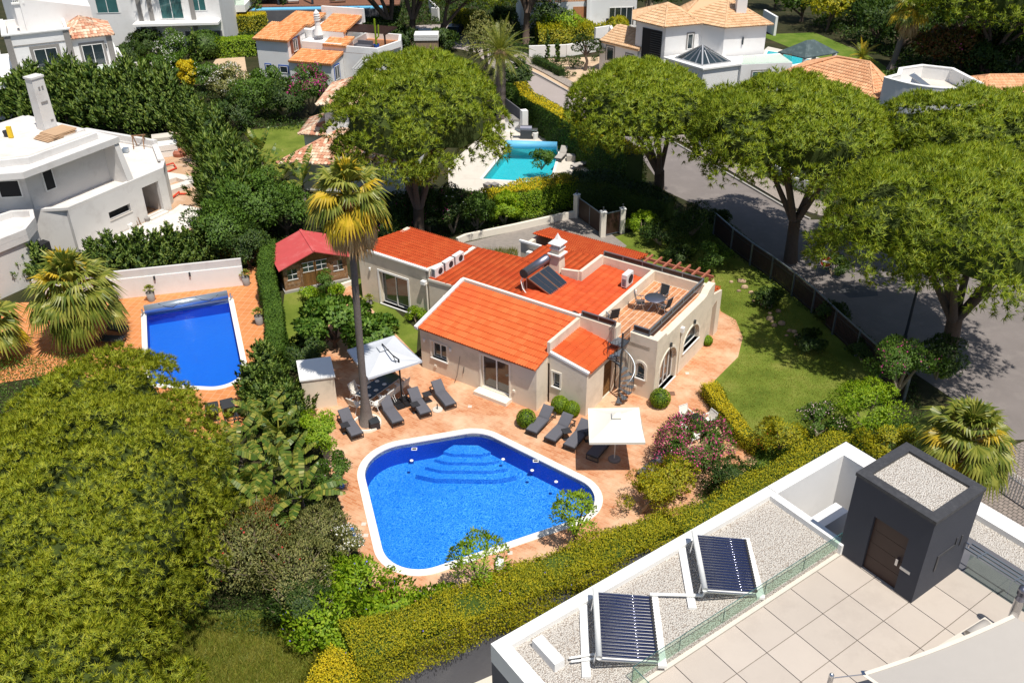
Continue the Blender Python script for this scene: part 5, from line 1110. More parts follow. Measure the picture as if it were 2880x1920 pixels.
# shed
sp = Vector((-14.1, 51.05, 0)); se = Vector((-10.45, 52.7, 0)); rz = math.atan2(se.y-sp.y, se.x-sp.x); W_ = (se-sp).length
e = empty('garden_shed', sp, rz, 'log-board garden shed with a faded red roof beside the tall hedge', 'shed'); D_ = 2.9
m = MB(); m.box(-.1, -.15, 0, W_+.1, D_, .16); m.build('plinth', MT['kerb'], e)
nb = 15
for k in range(nb):
    z0 = .17+k*.112
    for (x0, x1) in ((0, .62*0+.0), ):
        pass
    segs = [(0, 1.05), (W_-1.05, W_)] 
    for (x0, x1) in segs:
        wins = (.25, .85) if x0 == 0 else (W_-.85, W_-.25)
        if 6 <= k <= 11:
            for a_, b_ in ((x0, wins[0]), (wins[1], x1)): m = MB(); m.box(a_, .0, z0, b_, .05, z0+.104); m.build('board', MT['wood'], e)
        else: m = MB(); m.box(x0, .0, z0, x1, .05, z0+.104); m.build('board', MT['wood'], e)
    m = MB(); m.box(W_-.05, .05, z0, W_, D_, z0+.104); m.build('board', MT['wood'], e); m = MB(); m.box(0, .05, z0, .05, D_, z0+.104); m.build('board', MT['wood'], e)
m = MB(); m.box(.05, D_-.05, .17, W_-.05, D_, 1.85); m.build('back_wall', MT['wood2'], e)
gm = MB(); n_ = 26
for k in range(n_):
    x = W_*k/n_; x1 = W_*(k+.93)/n_; f = lambda x: 1.85+.72*(1-abs(2*x/W_-1)); gm.prism([(x, .0), (x1, .0), (x1, .05), (x, .05)], 1.85, (lambda X, Y: f(X)-.02))
gm.build('gable_board', MT['wood2'], e)['kind'] = 'stuff'
for x0, wn in ((1.18, 0), (W_/2+.02, 1)):
    w_ = W_/2-1.2; m = MB(); n_ = 7
    dr = MB(); dr.box(x0, -.03, .2, x0+w_, .0, .22); dr.box(x0, -.03, 1.78, x0+w_, 0, 1.85); dr.box(x0, -.03, .22, x0+.06, 0, 1.78); dr.box(x0+w_-.06, -.03, .22, x0+w_, 0, 1.78); dr.box(x0+.06, -.03, 1.08, x0+w_-.06, 0, 1.18); do = dr.build('door', MT['wood2'], e)
    for k in range(n_): b_ = MB(); a_ = x0+.06+(w_-.12)*k/n_; b_.box(a_, -.018, .22, a_+(w_-.12)/n_*.93, -.004, 1.08); b_.build('door_board', MT['wood2'], do)
    g = MB(); g.box(x0+.06, -.01, 1.18, x0+w_-.06, 0, 1.78); g.build('pane', MT['pane'], do); g = MB()
    g.box(x0+w_/2-.015, -.025, 1.18, x0+w_/2+.015, -.011, 1.78); g.box(x0+.06, -.025, 1.46, x0+w_-.06, -.011, 1.49); g.box(x0+.02, -.04, 1.14, x0+w_-.02, -.03, 1.18); g.box(x0+.02, -.04, 1.78, x0+w_-.02, -.03, 1.82); g.build('glazing_bar', MT['wtrim'], do)
for x0 in (.25, W_-.85):
    g = MB(); g.box(x0, .02, .84, x0+.6, .03, 1.51); go = g.build('window', MT['pane'], e); g = MB(); g.box(x0+.285, -.01, .84, x0+.315, .02, 1.51); g.box(x0, -.01, 1.15, x0+.6, .02, 1.18); g.box(x0-.04, -.03, .80, x0+.64, .0, .84); g.build('glazing_bar', MT['wtrim'], go)
for x0 in (-.02, 1.05, W_-1.17, W_-.1): m = MB(); m.box(x0, -.04, .16, x0+.12, .0, 1.85); m.build('corner_post', MT['wood'], e)
for s_ in (0, 1):
    x0, x1 = (-.3, W_/2) if s_ == 0 else (W_/2, W_+.3); z0, z1 = (1.75, 2.62) if s_ == 0 else (2.62, 1.75); m = MB(); m.add([(x0, -.35, z0), (x1, -.35, z1), (x1, D_+.2, z1), (x0, D_+.2, z0), (x0, -.35, z0-.06), (x1, -.35, z1-.06), (x1, D_+.2, z1-.06), (x0, D_+.2, z0-.06)], [(0, 1, 2, 3), (7, 6, 5, 4), (0, 4, 5, 1), (1, 5, 6, 2), (2, 6, 7, 3), (3, 7, 4, 0)]); m.build('roof', MT['redroof'], e)
m = MB(); m.bar((W_/2, -.36, 2.64), (W_/2, D_+.2, 2.64), .16, .03); m.build('ridge_strip', MT['redroof'], e)
# kerb round the shed path and driveway wall
def lowwall(name, pts, h, w, label, mat='creamtrim', cat='wall'):
    e = empty(name, pts[0][:2]+(0,), 0, label, cat); o = Vector(pts[0][:2]+(0,))
    for a_, b_ in zip(pts, pts[1:]): m = MB(); a_, b_ = Vector(a_)-o, Vector(b_)-o; d = (b_-a_).normalized()*w*.49; m.bar((a_.x, a_.y, h/2), (b_.x+d.x*.0, b_.y+d.y*.0, h/2), w, h); m.build('wall_section', MT[mat], e)
    return e
lowwall('garden_wall', [(-3.699, 57.679, 0), (-3.124, 58.283, 0), (0.197, 59.83, 0), (3.665, 61.593, 0), (4.96, 62.171, 0)], .5, .22, 'low cream wall curving along the driveway below the flowering shrubs')
lowwall('garden_kerb', [(-11.143, 50.61, 0), (-10.75, 51.59, 0), (-9.817, 52.294, 0)], .3, .2, 'short rounded cream kerb behind the palm trunk near the shed')
# gates
def pier(loc, h, w=.32, label='', rz=0): e = empty('gate_pier', loc, rz, label, 'gate pier', 'cream piers of the driveway gates'); m = MB(); m.box(-w/2, -w/2, 0, w/2, w/2, h); m.build('pier', MT['creamtrim'], e); m = MB(); m.box(-w/2-.03, -w/2-.03, h, w/2+.03, w/2+.03, h+.06); m.build('cap', MT['wtrim'], e); m = MB(); m.lathe([(.001, 0), (.04, 0), (.05, .25), (.07, .3), (.001, .32)], 10, (0, 0, h+.06)); m.build('lamp', MT['iron'], e)
pier((4.75, 62.0, 0), 1.75, .34, 'cream gate pier at the hedge end of the sliding gate', .9); pier((6.35, 58.75, 0), 1.85, .36, 'cream gate pier between the sliding gate and the foot gate', .2); pier((7.75, 59.35, 0), 1.8, .34, 'cream gate pier at the lawn side of the foot gate', .2)
def panelgate(name, a, b, n, h, label):
    a = Vector(a); b = Vector(b); d = (b-a); L_ = d.length; e = empty(name, a, math.atan2(d.y, d.x), label, 'gate'); m = MB()
    m.bar((0, 0, .1), (L_, 0, .1), .06, .06); m.bar((0, 0, h), (L_, 0, h), .06, .06)
    for i in range(n+1): m.bar((L_*i/n, 0, .1), (L_*i/n, 0, h), .06)
    m.build('frame', MT['alurail'], e)
    for i in range(n): m = MB(); m.box(L_*i/n+.03, -.015, .13, L_*(i+1)/n-.03, .015, h-.03); m.build('panel', MT['brownpanel'], e)
panelgate('sliding_gate', (4.9, 61.8, 0), (6.25, 59.0, 0), 2, 1.6, 'brown panelled sliding driveway gate between cream piers'); panelgate('foot_gate', (6.55, 58.8, 0), (7.58, 59.3, 0), 1, 1.7, 'brown foot gate in a grey frame between two cream piers')
# street fence
fp = [(14.1, 58.9), (14.8, 56.4), (15.6, 54.2), (16.45, 52.2), (17.24, 50.05), (17.88, 47.9), (18.41, 45.5), (19.0, 43.2), (19.6, 41.0), (20.1, 38.9)]
fe = empty('street_fence', fp[0]+(0,), 0, 'dark board fence with grey posts along the lawn and the street', 'fence'); o_ = Vector(fp[0]+(0,)); cnt = 0
bm_ = bpy.data.meshes.new('fence_board'); t_ = MB(); t_.box(-.045, -.012, 0, .045, .012, 1.42); bm_.from_pydata(t_.v, [], t_.f); bm_.materials.append(simple('fence_board_paint', (.035, .02, .018), .7, var=.3))
for i, (a_, b_) in enumerate(zip(fp, fp[1:])):
    a_ = Vector(a_+(0,))-o_; b_ = Vector(b_+(0,))-o_; d = (b_-a_); m = MB(); m.bar(a_+Vector((0, 0, 1.6)), b_+Vector((0, 0, 1.6)), .07, .07); m.build('top_rail', MT['alurail'], fe); m = MB(); m.bar(a_+Vector((0, 0, .25)), b_+Vector((0, 0, .25)), .05); m.bar(a_+Vector((0, 0, 1.3)), b_+Vector((0, 0, 1.3)), .05); m.build('cross_rail', MT['iron'], fe)
    n_ = int(d.length/.125); rz = math.atan2(d.y, d.x)
    for k in range(1, n_): link('fence_board', bm_, fe, a_+d*(k/n_)+Vector((0, 0, .1)), (0, 0, rz))
for p in fp: m = MB(); q = Vector(p+(0,))-o_; m.bar(q, q+Vector((0, 0, 1.62)), .12); m.build('post', MT['alurail'], fe)
# sign and lamp post
s0 = Vector((19.487, 52.66, 0)); e = empty('no_entry_sign', s0, 0, 'round red no entry sign with a white bar on a bent grey post', 'road sign'); c_ = Vector((19.094, 50.332, 2.2))-s0; h_ = c_.z
m = MB(); m.tube([(0, 0, 0), (0, 0, h_-.2), (c_.x*.5, c_.y*.5, h_), c_], .03, 8); m.build('post', MT['alurail'], e)
Xs = Matrix.Translation(c_) @ Matrix.Rotation(R(-25), 4, 'Z') @ Matrix.Rotation(R(78), 4, 'X')
m = MB(); m.X = Xs; m.lathe([(.001, .0), (.36, 0), (.36, .02), (.001, .02)], 32); m.build('sign_rim', MT['wtrim'], e); m = MB(); m.X = Xs; m.lathe([(.001, .024), (.335, .024), (.335, .022)], 32); m.build('sign_face', MT['rednosign'], e); m = MB(); m.X = Xs; m.box(-.24, -.06, .026, .24, .06, .032); m.build('white_bar', MT['wtrim'], e)
l0 = Vector((22.221, 44.653, 0)); e = empty('lamp_post', l0, 0, 'plain grey lamp post standing at the street edge', 'lamp post'); m = MB(); m.tube([(0, 0, 0), (.0, 0, 5.6)], [.09, .06], 10); m.build('post', MT['iron'], e); m = MB(); m.tube([(0, 0, 0), (0, 0, .4)], .13, 10); m.build('base', MT['iron'], e)
# blue toy, wheel
m = MB(); m.tube([(-8.06, 33.246, 0.15), (-7.794, 32.48, 0.15)], .12, 8); m.tube([(-6.949, 29.653, 0.15), (-6.682, 28.733, 0.15)], .14, 8); tag(m.build('rolled_lilo', MT['pcyl']), 'bright blue rolled lilo half hidden in the shrubs left of the pool', 'pool toy')
for i, g_ in enumerate(((-6.513, 30.144, 0), (-6.328, 29.438, 0), (-0.66, 28.078, 0), (-0.161, 28.323, 0), (-2.192, 38.748, 0), (9.428, 41.605, 0))):
    m = MB(); m.cbox((0, 0, .02), (.2, .2, .02)); o = m.build('drain_cover', MT['palestone']); o.location = g_; tag(o, ['pale square drain cover left of the pool, farther one', 'pale square drain cover left of the pool, nearer one', 'pale square drain cover between the two small trees', 'pale square drain cover by the front pool edge', 'pale rectangular drain cover by the villa door step', 'pale drain cover on the path by the arched door'][i], 'drain cover', 'pale drain covers in the paving')
m = MB(); m.cbox((0, 0, .02), (.35, .35, .02)); o = m.build('iron_drain', MT['rust']); o.location = (8.296, 39.738, 0); tag(o, 'rusty brown drain grate beside the round bush', 'drain cover')
m = MB(); m.cbox((0, 0, .2), (.32, .4, .4)); o = m.build('pump_box', MT['wtube']); o.location = (-0.588, 27.432, 0); tag(o, 'small white pump box by the hedge in front of the pool', 'box')

# ================================================================== near building
NB = R(90-54.93); cN = Vector((math.sin(R(54.93)), math.cos(R(54.93)))); dN = Vector((math.cos(R(54.93)), -math.sin(R(54.93))))
O2 = Vector((-0.684, 17.81, 6.9)); nb = empty('near_building', (O2.x, O2.y, 0), NB, 'white modern building in the foreground with gravel roof, glass rail and dark stair tower', 'building')
iN = Matrix.Rotation(-NB, 4, 'Z') @ Matrix.Translation((-O2.x, -O2.y, 0))
def LN(g): return iN @ Vector(g)
# local x along C (up-right in the picture), y = away from the camera to the left; the roof lies at y<0
ZR = 6.9; ZG = 6.6; ZT = 6.5
far = LN((12.145, 26.827, 6.9)); XL = far.x
g0 = LN((8.574, 24.068, 6.9)); XC = g0.x; gl0 = LN((3.941, 17.119, 6.5)); YG = gl0.y; tw = [LN((10.384, 21.68, 6.5)), LN((11.882, 19.52, 6.5)), LN((13.913, 20.888, 6.5))]
TX0, TX1, TY0, TY1 = tw[0].x, tw[2].x, (tw[1].y+tw[2].y)/2, tw[0].y
TX0 = (tw[0].x+tw[1].x)/2
YB = -30; XE = XL+9
def nbx(x0, y0, z0, x1, y1, z1, mat, name, par=None, tp=0): m_ = MB(); m_.box(x0, y0, z0, x1, y1, z1, 0, tp); return m_.build(name, MT[mat], par or nb)
nbx(0, YB, -2.3, XC, -.02, ZT-.35, 'greyrender', 'wall'); 
nbx(0, -.38, ZT-.35, XC+.3, 0, ZR, 'wtrim', 'parapet'); nbx(0, YB, ZT-.35, .45, -.38, ZR, 'wtrim', 'parapet')
nbx(XC, YG-.1, ZT-.35, XC+.28, -.38, ZR, 'wtrim', 'parapet')
nbx(.45, YG+.02, ZT-.35, XC, -.38, ZG+.1, 'gravel', 'gravel_bed')
# stair void beyond the gravel bed
nbx(XC+.28, -.45, 2.6, XL, 0, ZR, 'white', 'parapet'); nbx(XL-.7, TY1-.2, 2.6, XL, -.45, ZR, 'white', 'parapet'); nbx(XC+.28, TY1-.4, 3.0, XL-.7, -.45, 3.2, 'greyrender', 'lower_floor')
s1 = LN((11.304, 24.673, 5.9)); nbx(XC+.3, s1.y-.55, 3.2, s1.x, s1.y, 5.9, 'white', 'stair_wall')
nbx(XC, TY1-6, 0, XL, TY1-.2, ZT-.35, 'greyrender', 'wall'); nbx(XC+.01, TY1-.2, 0, XL, -.02, 2.6, 'greyrender', 'wall')
# terrace of big slabs
me = bpy.data.meshes.new('floor_slab'); SW, SD = 1.22, 1.22; k = .012; sm = MB(); sm.box(k, k, 0, SW-k, SD-k, .06); me.from_pydata(sm.v, [], sm.f); me.materials.append(simple('porcelain_slab', (.52, .455, .395), .6, var=.06, scale=1.3, rnd=.09, stain=((.45, .39, .34), .7)))
nbx(.45, YB, ZT-.35, TX1, YG-.1, ZT-.065, 'pot', 'slab_joints')
for i in range(0, 15):
    for j in range(0, 9):
        x, y = TX1-.02-(i+1)*SW, YG-.12-(j+1)*SD
        if x < .45: continue
        link('floor_slab', me, nb, (x, y, ZT-.06))
nbx(.6, YG-.11, ZT-.35, TX0+.02, YG+.02, ZT+.02, 'palestone', 'edge_slab')
# tower
tt = ZT+3.28
t_ = empty('stair_tower', (0, 0, 0)); t_.parent = nb
dx0 = LN((10.93, 21.015, 6.5)); door0, door1 = dx0.y, LN((11.599, 20.032, 6.5)).y
m_ = MB(); L_ = TY1-TY0
m_.wall((TX0, TY1), (TX0, TY0), rect(0, ZT-.3, L_, tt-.12), [rect(TY1-door0, ZT-.02, TY1-door1, ZT+2.15)], .25); m_.build('wall', MT['anth'], t_)
m_ = MB(); m_.wall((TX0, TY0), (TX1, TY0), rect(.25, ZT-.3, TX1-TX0, tt-.12), [], .25); m_.wall((TX1, TY0), (TX1, TY1), rect(.25, ZT-3, L_, tt-.12), [], .25); m_.wall((TX1, TY1), (TX0, TY1), rect(.25, ZT-3.4, TX1-TX0-.25, tt-.12), [], .25); m_.build('wall', MT['anth'], t_)
m_ = MB(); sq = [(TX0-.03, TY0-.03), (TX1+.03, TY0-.03), (TX1+.03, TY1+.03), (TX0-.03, TY1+.03)]; m_.prism(sq, tt-.12, tt, 0, [offset(sq, -.33)]); m_.build('coping', MT['anthtop'], t_); nbx(TX0+.28, TY0+.28, tt-.3, TX1-.28, TY1-.28, tt-.09, 'gravel', 'gravel_top', t_)
for a_, b_ in ((0, .55), (.55, 1.1), (1.1, 1.62), (1.62, 2.15)): nbx(TX0+.10, door1+.01, ZT+a_+.006, TX0+.15, door0-.01, ZT+b_-.006, 'brownpanel', 'door_board', t_)
nbx(TX0-.005 , door1+.12, ZT+.95, TX0+.10, door1+.2, ZT+1.2, 'steel', 'door_handle', t_); nbx(TX0-.02, TY0+.28, ZT+.95, TX0, TY0+.62, ZT+1.05, 'alu', 'door_plate', t_)
m_ = MB(); m_.box(TX0+.75, TY0-.03, ZT+.9, TX0+.85, TY0, ZT+1.5); m_.box(TX0+.85, TY0-.03, ZT+1.42, TX0+1.6, TY0, ZT+1.5); m_.box(TX0+1.62, TY0-.03, ZT+1.45, TX0+1.68, TY0, ZT+1.75); m_.box(TX0+1.9, TY0-.03, ZT+1.3, TX0+1.96, TY0, ZT+1.7); m_.build('conduit', MT['anthtop'], t_)
m_ = MB(); m_.tube([(TX0+2.3, TY0, ZT+1.2), (TX0+2.3, TY0-.14, ZT+1.2), (TX0+2.3, TY0-.14, ZT+1.08)], .025, 6); m_.build('tap', MT['steel'], t_)
# right ledges beyond the tower
r0 = LN((15.336, 23.108, 6.3)); 
nbx(TX1+.0, TY0-12, 3.5, XL+2.2, TY1+.2, 5.9, 'white', 'wall'); nbx(TX1+1.25, TY0-12, 5.9, TX1+3.1, TY0+1.6, 5.98, 'gravel', 'gravel_bed'); nbx(TX1+3.1, TY0-12, 5.6, TX1+3.45, TY1-.6, 6.2, 'wtrim', 'parapet'); nbx(TX1-.0, TY0+1.6, 5.6, TX1+3.1, TY0+1.9, 6.2, 'wtrim', 'parapet')
# glass rail
gr = empty('glass_rail', (0, 0, 0)); gr.parent = nb
x0, x1 = gl0.x-.9, TX0; n_ = 5; H_ = .82
for i in range(n_):
    a_, b_ = x0+(x1-x0)*i/n_, x0+(x1-x0)*(i+1)/n_
    m_ = MB(); m_.box(a_+.008, YG+.03, ZT-.05, b_-.008, YG+.045, ZT+H_); go = m_.build('glass_pane', MT['glass'], gr)
    m_ = MB(); m_.box(a_+.008, YG+.028, ZT+H_, b_-.008, YG+.047, ZT+H_+.006); m_.box(b_-.008, YG+.028, ZT, b_+.002, YG+.047, ZT+H_); m_.build('glass_edge', MT['panegreen'], go)
m_ = MB(); m_.box(x0-.015, YG-2.2, ZT-.05, x0, YG+.03, ZT+H_); go = m_.build('glass_pane', MT['glass'], gr); m_ = MB(); m_.box(x0-.018, YG-2.2, ZT+H_, x0+.003, YG+.03, ZT+H_+.01); m_.box(x0-.02, YG+.028, ZT, x0+.003, YG+.045, ZT+H_); m_.build('glass_edge', MT['panegreen'], go)
m_ = MB(); m_.box(x0-.05, YG+.028, ZT-.02, x1, YG+.05, ZT+.03); m_.build('base_channel', MT['iron'], gr)
# right rail past the tower
m_ = MB()
for i in range(5): y = TY0-.2-i*1.35; m_.box(TX1+.02, y-1.33, ZT-.3, TX1+.035, y, ZT+.75)
m_.build('glass_pane', MT['glass'], gr)
m_ = MB()
for dy in (.0, .25, .5): m_.bar((TX1+.15+dy, TY0+.1, ZT+.75-dy*.3), (TX1+.15+dy, TY0-8, ZT+.75-dy*.3), .045)
for i in range(6): m_.bar((TX1+.05, TY0-.4-i*1.2, ZT+.76), (TX1+.7, TY0-.4-i*1.2, ZT+.6), .04)
m_.build('steel_rail', MT['alurail'], gr)
# evacuated tube collectors on the gravel
def collector(gTL, gBL, gBR, gTR, label, n=20):
    P_ = [LN(g) for g in (gTL, gBL, gBR, gTR)]; o = P_[1].copy(); o.z = ZG+.1
    e = empty('solar_collector', nb.matrix_world @ o if False else Matrix.Translation((O2.x, O2.y, 0)) @ Matrix.Rotation(NB, 4, 'Z') @ o, NB, label, 'solar collector', 'tube solar collectors on the gravel roof')
    TLp, BLp, BRp, TRp = [q-o for q in P_]
    u = (TRp-TLp+BRp-BLp)/2; ul = u.normalized(); v = (TLp-BLp)
    for i in range(n):
        k = (i+.5)/n; a_, b_ = BLp.lerp(TLp, k), BRp.lerp(TRp, k); m_ = MB(); m_.tube([a_, b_], .030, 10); m_.build('glass_tube', MT['tubeglass'], e, True)
    m_ = MB(); 
    for i in range(n): k = (i+.5)/n; b_ = BRp.lerp(TRp, k); m_.tube([b_-ul*.03, b_+ul*.05], .045, 6)
    m_.build('tube_holder', MT['bin'], e)['kind'] = 'stuff'
    m_ = MB(); vd = v.normalized(); m_.tube([BLp-vd*.08+Vector((0, 0, .03)), TLp+vd*.12+Vector((0, 0, .03))], .085, 14); m_.build('manifold', MT['wtube'], e, True)
    m_ = MB(); q = [BLp-vd*.02, BRp-vd*.02, BRp-vd*.02, BLp-vd*.02]; m_.bar(BLp-vd*.05-Vector((0, 0, .07)), BRp-vd*.05-Vector((0, 0, .07)), .05); m_.bar(TLp+vd*.03-Vector((0, 0, .07)), TRp+vd*.03-Vector((0, 0, .07)), .05)
    for k in (.1, .9): a_ = BLp.lerp(TLp, k); m_.bar(a_-ul*.05, Vector((a_.x-ul.x*.12, a_.y-ul.y*.12, .03)), .04)
    m_.build('frame', MT['alu'], e); bk = MB(); quadbox(bk, [BLp-Vector((0, 0, .09)), BRp-Vector((0, 0, .06)), TRp-Vector((0, 0, .06)), TLp-Vector((0, 0, .09))], .01); bk.build('reflector_sheet', MT['wtrim'], e)
    m_ = MB()
    for side, off_ in ((BLp, -.35), (BRp, .15)):
        a_ = side+ul*off_; b_ = a_+v; a_ = Vector((a_.x, a_.y, .03))-vd*.15; b_ = Vector((b_.x, b_.y, .03))+vd*.1; m_ = MB(); m_.bar(a_, b_, .24, .1); m_.build('concrete_strip', MT['wtrim'], e)
    return e
collector((2.374, 19.275, 7.35), (2.286, 16.967, 7.35), (3.946, 17.217, 6.85), (4.044, 19.557, 6.85), 'tube solar collector nearer the corner, with a white glare band')
collector((5.679, 21.619, 7.35), (5.597, 19.369, 7.35), (7.235, 19.668, 6.85), (7.383, 21.923, 6.85), 'tube solar collector nearer the dark tower')
def wp(g): return Vector(g)
e = empty('roof_box', (1.172, 17.146, 6.7), NB, 'plain white box standing on the gravel roof', 'roof box'); m_ = MB(); m_.box(-.17, -.1, 0, .17, .95, .32); m_.build('body', MT['wtrim'], e)
m_ = MB(); a_ = wp((1.503, 17.331, 6.85)); b_ = wp((2.208, 17.454, 6.85)); m_.tube([a_, b_, wp((2.268, 17.173, 7.1))], .035, 6); m_.tube([a_+Vector((.05, -.12, 0)), b_+Vector((0, -.15, 0)), wp((2.297, 17.198, 7))], .035, 6); tag(m_.build('insulated_pipes', MT['wtube']), 'pair of insulated pipes from the white box to the first collector', 'pipe')
m_ = MB(); m_.tube([wp((4.056, 19.642, 6.85)), wp((5.615, 19.57, 6.85)), wp((5.666, 19.518, 7.1))], .05, 8); tag(m_.build('linking_pipe', MT['wtube']), 'white pipe joining the two tube collectors', 'pipe')
# bottom white box building left edge: pavement beside
# boundary wall, dark grey
wa, wb, dw = WA, WB, WD; e = empty('boundary_wall', (wa.x, wa.y, 0), math.atan2(dw.y, dw.x), 'dark grey rendered boundary wall below the golden hedge', 'wall'); Lw = (wb-wa).length
m_ = MB(); m_.box(-.2, 0, -2.2, Lw+3, .22, 1.15); m_.build('wall', MT['greyrender'], e); m_ = MB(); m_.box(-.2, -.02, 1.15, Lw+3, .24, 1.2); m_.build('coping', MT['anthtop'], e)
# shade sail, posts, flue, daybed
pA = Vector((8.386, 16.224, 7.3)); sA = Vector((9.193, 16.177, 7.5)); sB = Vector((13.3, 17.118, 8.6)); sC = Vector((15.134, 15.973, 8.3)); sD = Vector((10.724, 13.761, 7.6))
e = empty('shade_sail', sA, 0, 'taupe triangular shade sail tensioned over the foreground terrace', 'shade sail'); m_ = MB(); N = 10
def bez(a_, b_, t_, sag): 
    p_ = a_.lerp(b_, t_); c_ = (sA+sB+sC+sD)/4; return p_.lerp(c_, sag*4*t_*(1-t_))
rows = []
for i in range(N+1):
    l_, r_ = bez(sA, sD, i/N, .04), bez(sB, sC, i/N, .04)
    rows.append([l_.lerp(r_, j/N) for j in range(N+1)])
for i in range(N+1):
    for j in range(N+1): pass
top_ = [bez(sA, sB, j/N, .07) for j in range(N+1)]
for j in range(N+1):
    dlt = top_[j]-rows[0][j]
    for i in range(N+1): rows[i][j] = rows[i][j]+dlt*(1-i/N)
vs = [tuple(rows[i][j]-sA) for i in range(N+1) for j in range(N+1)]; m_.add(vs, [(i*(N+1)+j, i*(N+1)+j+1, (i+1)*(N+1)+j+1, (i+1)*(N+1)+j) for i in range(N) for j in range(N)]); m_.build('sail_cloth', MT['sail'], e, True)
m_ = MB(); 
for j in range(N): m_.bar(top_[j]-sA+Vector((0, 0, .01)), top_[j+1]-sA+Vector((0, 0, .01)), .11, .012)
for i in range(N): m_.bar(rows[i][0]-sA+Vector((0, 0, .01)), rows[i+1][0]-sA+Vector((0, 0, .01)), .1, .012)
m_.build('edge_webbing', MT['sailtrim'], e); m_ = MB(); d_ = (pA-sA); m_.tube([(0, 0, 0), d_*.3, d_*.65, d_], .018, 5); m_.cbox((.06, .03, .02), (.2, .14, .02)); m_.build('shackle_chain', MT['steel'], e)
def spost(g, h, r_, label): e = empty('steel_post', g, 0, label, 'post'); m_ = MB(); m_.tube([(0, 0, 0), (0, 0, h)], r_, 16); m_.build('post', MT['steel'], e, True); m_ = MB(); m_.lathe([(r_, 0), (r_, .04), (r_*.7, .08), (.001, .1)], 16, (0, 0, h)); m_.build('domed_cap', MT['steel'], e, True)
spost((pA.x, pA.y, 6.44), .95, .07, 'short polished steel post holding the near corner of the shade sail')
f0 = Vector((14.21, 18.305, 6.5)); e = empty('flue', (f0.x, f0.y, 6.44), 0, 'polished steel chimney flue with ribbed cap at the right edge', 'flue'); m_ = MB(); m_.tube([(0, 0, 0), (0, 0, 1.5)], .13, 20); m_.build('pipe', MT['steel'], e, True); m_ = MB(); m_.lathe([(.13, 1.5), (.08, 1.7)], 20); m_.lathe([(.1, 1.68), (.14, 1.7), (.1, 1.74), (.14, 1.77), (.1, 1.81), (.14, 1.84), (.13, 1.95), (.001, 1.98)], 20); m_.build('cap', MT['tankmetal'], e, True)
b0 = Vector((11.915, 17.787, 6.5)); e = empty('daybed', (b0.x, b0.y, 6.44), NB-R(5), 'low pale daybed beside the shade sail', 'daybed'); m_ = MB(); m_.box(-.1, -1.0, .05, 2.0, -.1, .35); m_.build('base', MT['palestone'], e); m_ = MB(); m_.tube([(.9, -.35, .45), (1.7, -.35, .45)], .16, 12); tag(m_.build('bolster_cushion', MT['sail'], e, True))

# ================================================================== neighbouring houses
def H(name, loc, rz, label, cat='house'): return empty(name, (loc[0], loc[1], 0), rz, label, cat)
def pr(par, name, pts, z0, z1, mat, holes=()): m_ = MB(); m_.prism(pts, z0, z1, 0, holes); return m_.build(name, MT[mat], par)
def bb(par, name, x0, y0, z0, x1, y1, z1, mat): m_ = MB(); m_.box(x0, y0, z0, x1, y1, z1); return m_.build(name, MT[mat], par)
def winbox(par, p, q, u0, z0, u1, z1, sur=None, pane='pane', bars=1, sw=.14, name='window', hb=0, frame='wtrim', sill=False):
    """window set on the outer face of the line p->q (outside to the right)"""
    return window(par, p, q, u0, z0, u1, z1, bars=bars, surround=sur, pane=pane, depth=-.045, sill=sill, sw=sw, name=name, hbars=hb, frame=frame)
# ---- house under construction
u_ = Vector((.5, .866)); h = H('unfinished_house', (-29.3, 57.0), R(60), 'unfinished grey rendered house with flat roofs and empty window openings'); L1 = 8.2
m_ = MB(); m_.wall((0, 0), (L1, 0), rect(0, 0, L1, 3.1), [rect(2.9, 1.25, 4.75, 1.8), rect(6.0, .25, 7.5, 2.5)], .3); m_.build('wall', MT['raw'], h)
pr(h, 'wall', [(0, .31), (2.6, .31), (2.6, 1.2), (5, 1.2), (5, .31), (5.9, .31), (5.9, 2.2), (7.7, 2.2), (7.7, .31), (L1, .31), (9.3, 1.0), (11.2, 4.0), (10.5, 11), (2, 14), (-3.5, 12), (-4.2, 5.5), (-2.5, 3.2), (-1.0, 1.35)], 0, 3.1, 'raw')
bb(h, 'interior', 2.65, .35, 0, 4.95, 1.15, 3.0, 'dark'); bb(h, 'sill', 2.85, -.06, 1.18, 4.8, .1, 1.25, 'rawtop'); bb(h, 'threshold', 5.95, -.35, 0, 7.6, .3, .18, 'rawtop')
for poly in ([(0, 0), (L1, 0), (9.3, 1.0), (11.2, 4.0), (10.5, 11), (2, 14), (-3.5, 12), (-4.2, 5.5), (-2.5, 3.2), (-1.0, 1.35)],):
    pr(h, 'roof_slab', poly, 3.104, 3.14, 'rawtop'); pr(h, 'parapet', poly, 3.145, 3.3, 'raw', [offset(poly, -.28)])
pr(h, 'parapet', [(11.3, 3.9), (10.6, 11), (2, 14.1), (2, 13.8), (10.3, 10.8), (11.0, 4)], 3.3, 3.75, 'raw'); pr(h, 'parapet', [(9.2, .95), (11.25, 3.9), (10.9, 4.1), (8.9, 1.3)], 3.31, 3.45, 'raw')
